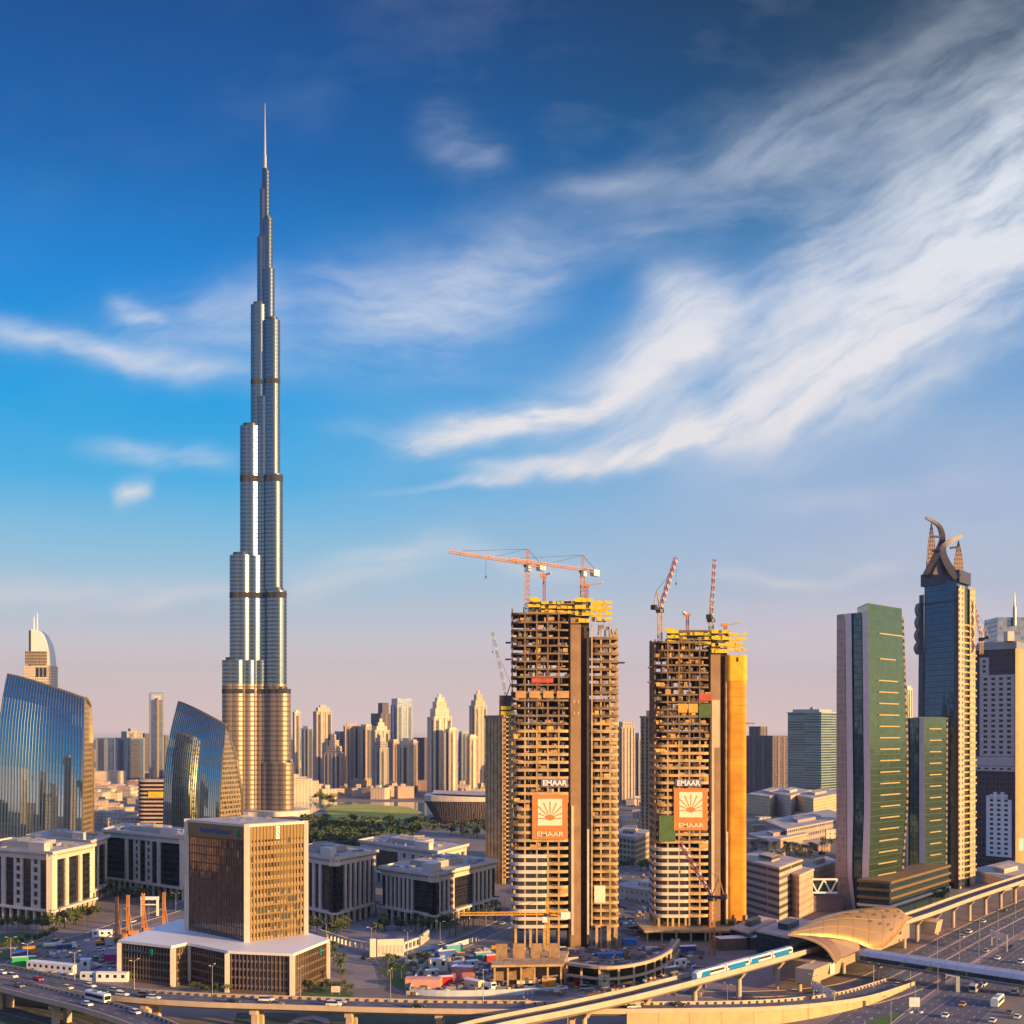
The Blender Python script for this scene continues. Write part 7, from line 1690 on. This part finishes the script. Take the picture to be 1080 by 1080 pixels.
# signs
g = G(964.5, 1068); r = thing('billboard', 'blank white billboard on two legs on the green verge', 'billboard', (g.x, g.y, 0)); z0, z1 = 2.0, H-(1052-HY)/F*g.y
m = MB(); m.box(g.x-1.8, g.x+1.8, g.y-.15, g.y+.15, z0, z1); m.build('board', pm('sign_back', (.6, .58, .6), .5), r)
for s in (-1, 1):
    m = MB(); m.box(g.x+s*1.4-.12, g.x+s*1.4+.12, g.y, g.y+.25, 0, z0); m.build('leg', GREYMET, r)
for s in (-1, 1):
    h_ = thing('white_planter', f'round white planter under the {"left" if s < 0 else "right"} leg of the blank billboard', 'planter', (g.x+s*1.7, g.y-1, .06), 'white planters under the billboard'); m = MB(); m.tube((h_.location.x, h_.location.y, .06), (h_.location.x, h_.location.y, .8), .75, .95, 12); m.build('bowl', WHITE, h_)
    m = MB(); m.tube((h_.location.x, h_.location.y, .8), (h_.location.x, h_.location.y, .9), .8, .8, 12); m.build('soil', BARK, h_)
def gantry(label, pa, pb, zt, hb):
    a, b = G(*pa), G(*pb); r = thing('sign_gantry', label, 'gantry', tuple(a)); 
    for v in (a, b):
        m = MB(); m.box(v.x-.25, v.x+.25, v.y-.25, v.y+.25, 0, zt); m.build('post', GREYMET, r)
    m = MB(); m.truss(Vector((a.x, a.y, zt-1.2)), Vector((b.x, b.y, zt-1.2)), 1.3, 10, .18, .12); m.build('truss', GREYMET, r)
    d = (b-a); L = d.length; d.normalize(); n = Vector((d.y, -d.x)); n = n if n.y < 0 else -n
    for i in range(3):
        m = MB(); m.obox(a, d, n, L*(i*.33+.04), L*(i*.33+.29), zt-hb, zt, .8, .95); m.build('sign_panel', pm('sign_back', (.6, .58, .6)), r)
gantry('steel sign gantry seen from behind over the slip road', (858, 1056), (880, 1068), 7.5, 3)
gantry('sign gantry over the highway at the right', (1046, 998), (1062, 1004), 7.5, 3.2)
g = G(1010, 1046.5); r = thing('road_sign', 'grey post sign with an arm beside the highway under the footbridge', 'sign', tuple(g)); m = MB(); m.box(g.x-.7, g.x+.7, g.y-.3, g.y+.3, 0, 5.8); m.build('post', GREYMET, r); m = MB(); m.beam((g.x, g.y, 5.6), (g.x-4.5, g.y, 6.4), .4); m.build('arm', GREYMET, r)
g = G(354, 1050); r = thing('notice_board', 'small cream notice board on posts right of the bank podium', 'sign', tuple(g)); m = MB(); m.box(g.x-1.6, g.x+1.6, g.y-.1, g.y+.1, 1.2, 3.4); m.build('board', PALEST, r)
for s in (-1, 1):
    m = MB(); m.box(g.x+s*1.3-.08, g.x+s*1.3+.08, g.y, g.y+.16, 0, 1.2); m.build('post', GREYMET, r)
m = MB()
for k, (L, z) in enumerate(((2.2, 2.7), (1.8, 2.2), (2.0, 1.7))): m.box(g.x-L/2, g.x+L/2, g.y-.13, g.y-.1, z, z+.16)
m.build('lettering_bar', SOFFIT, r)
# street lamps
def lamp_proto():
    r = thing('street_lamp', 'x', 'street lamp'); m = MB(); m.tube((0, 0, 0), (0, 0, 10), .14, .08, 8); m.build('pole', GREYMET, r, local=True)
    for s in (-1, 1):
        m = MB(); m.beam((0, 0, 9.9), (s*1.9, 0, 10.5), .1); m.build('arm', GREYMET, r, local=True); m = MB(); m.box(s*1.9-.45, s*1.9+.45, -.14, .14, 10.42, 10.58); m.build('lamp_head', PALEST, r, local=True)
    return r
LP = lamp_proto(); first = True
def lamps(path, o, step, label, group, cond=lambda px: True):
    global first
    for p_ in resample(offs(path, o), step):
        px = 540+F*p_.x/p_.y
        if not -10 < px < 1090 or not cond(px): continue
        a, z = head(path, p_)
        if first: LP.location = p_; LP.rotation_euler = (0, 0, a+math.pi/2); LP['label'] = label; LP['group'] = group; first = False
        else: dup(LP, p_, a+math.pi/2, label, group)
lamps(f1, 6.4, 30, 'thin double armed lamp on the far edge of the long flyover', 'lamps on the long flyover')
lamps(hw, 0, 34, 'double armed lamp on the median of the wide highway', 'lamps on the highway median')
lamps(r2, 6.2, 36, 'double armed lamp beside the lower slip road', 'lamps by the slip road')
lamps(pB, 7, 30, 'double armed lamp beside the curving inner street', 'lamps by the inner street')
lamps(pA, -7, 30, 'double armed lamp beside the street behind the left yard', 'lamps by the left street')
# ------------------------------------------------------------------ haze
hz = MB(); hz.box(-7000, 7000, -1500, 15500, -1.0, 880)
hm = bpy.data.materials.new('haze_air'); hm.use_nodes = True; ht = hm.node_tree; ht.nodes.clear()
pv = ht.nodes.new('ShaderNodeVolumePrincipled'); pv.inputs['Color'].default_value = (0.58, 0.77, 0.97, 1); pv.inputs['Density'].default_value = HAZE_D
pv.inputs['Anisotropy'].default_value = 0.6
ht.links.new(pv.outputs[0], ht.nodes.new('ShaderNodeOutputMaterial').inputs['Volume'])
tag(hz.build('haze', hm), kind='stuff')
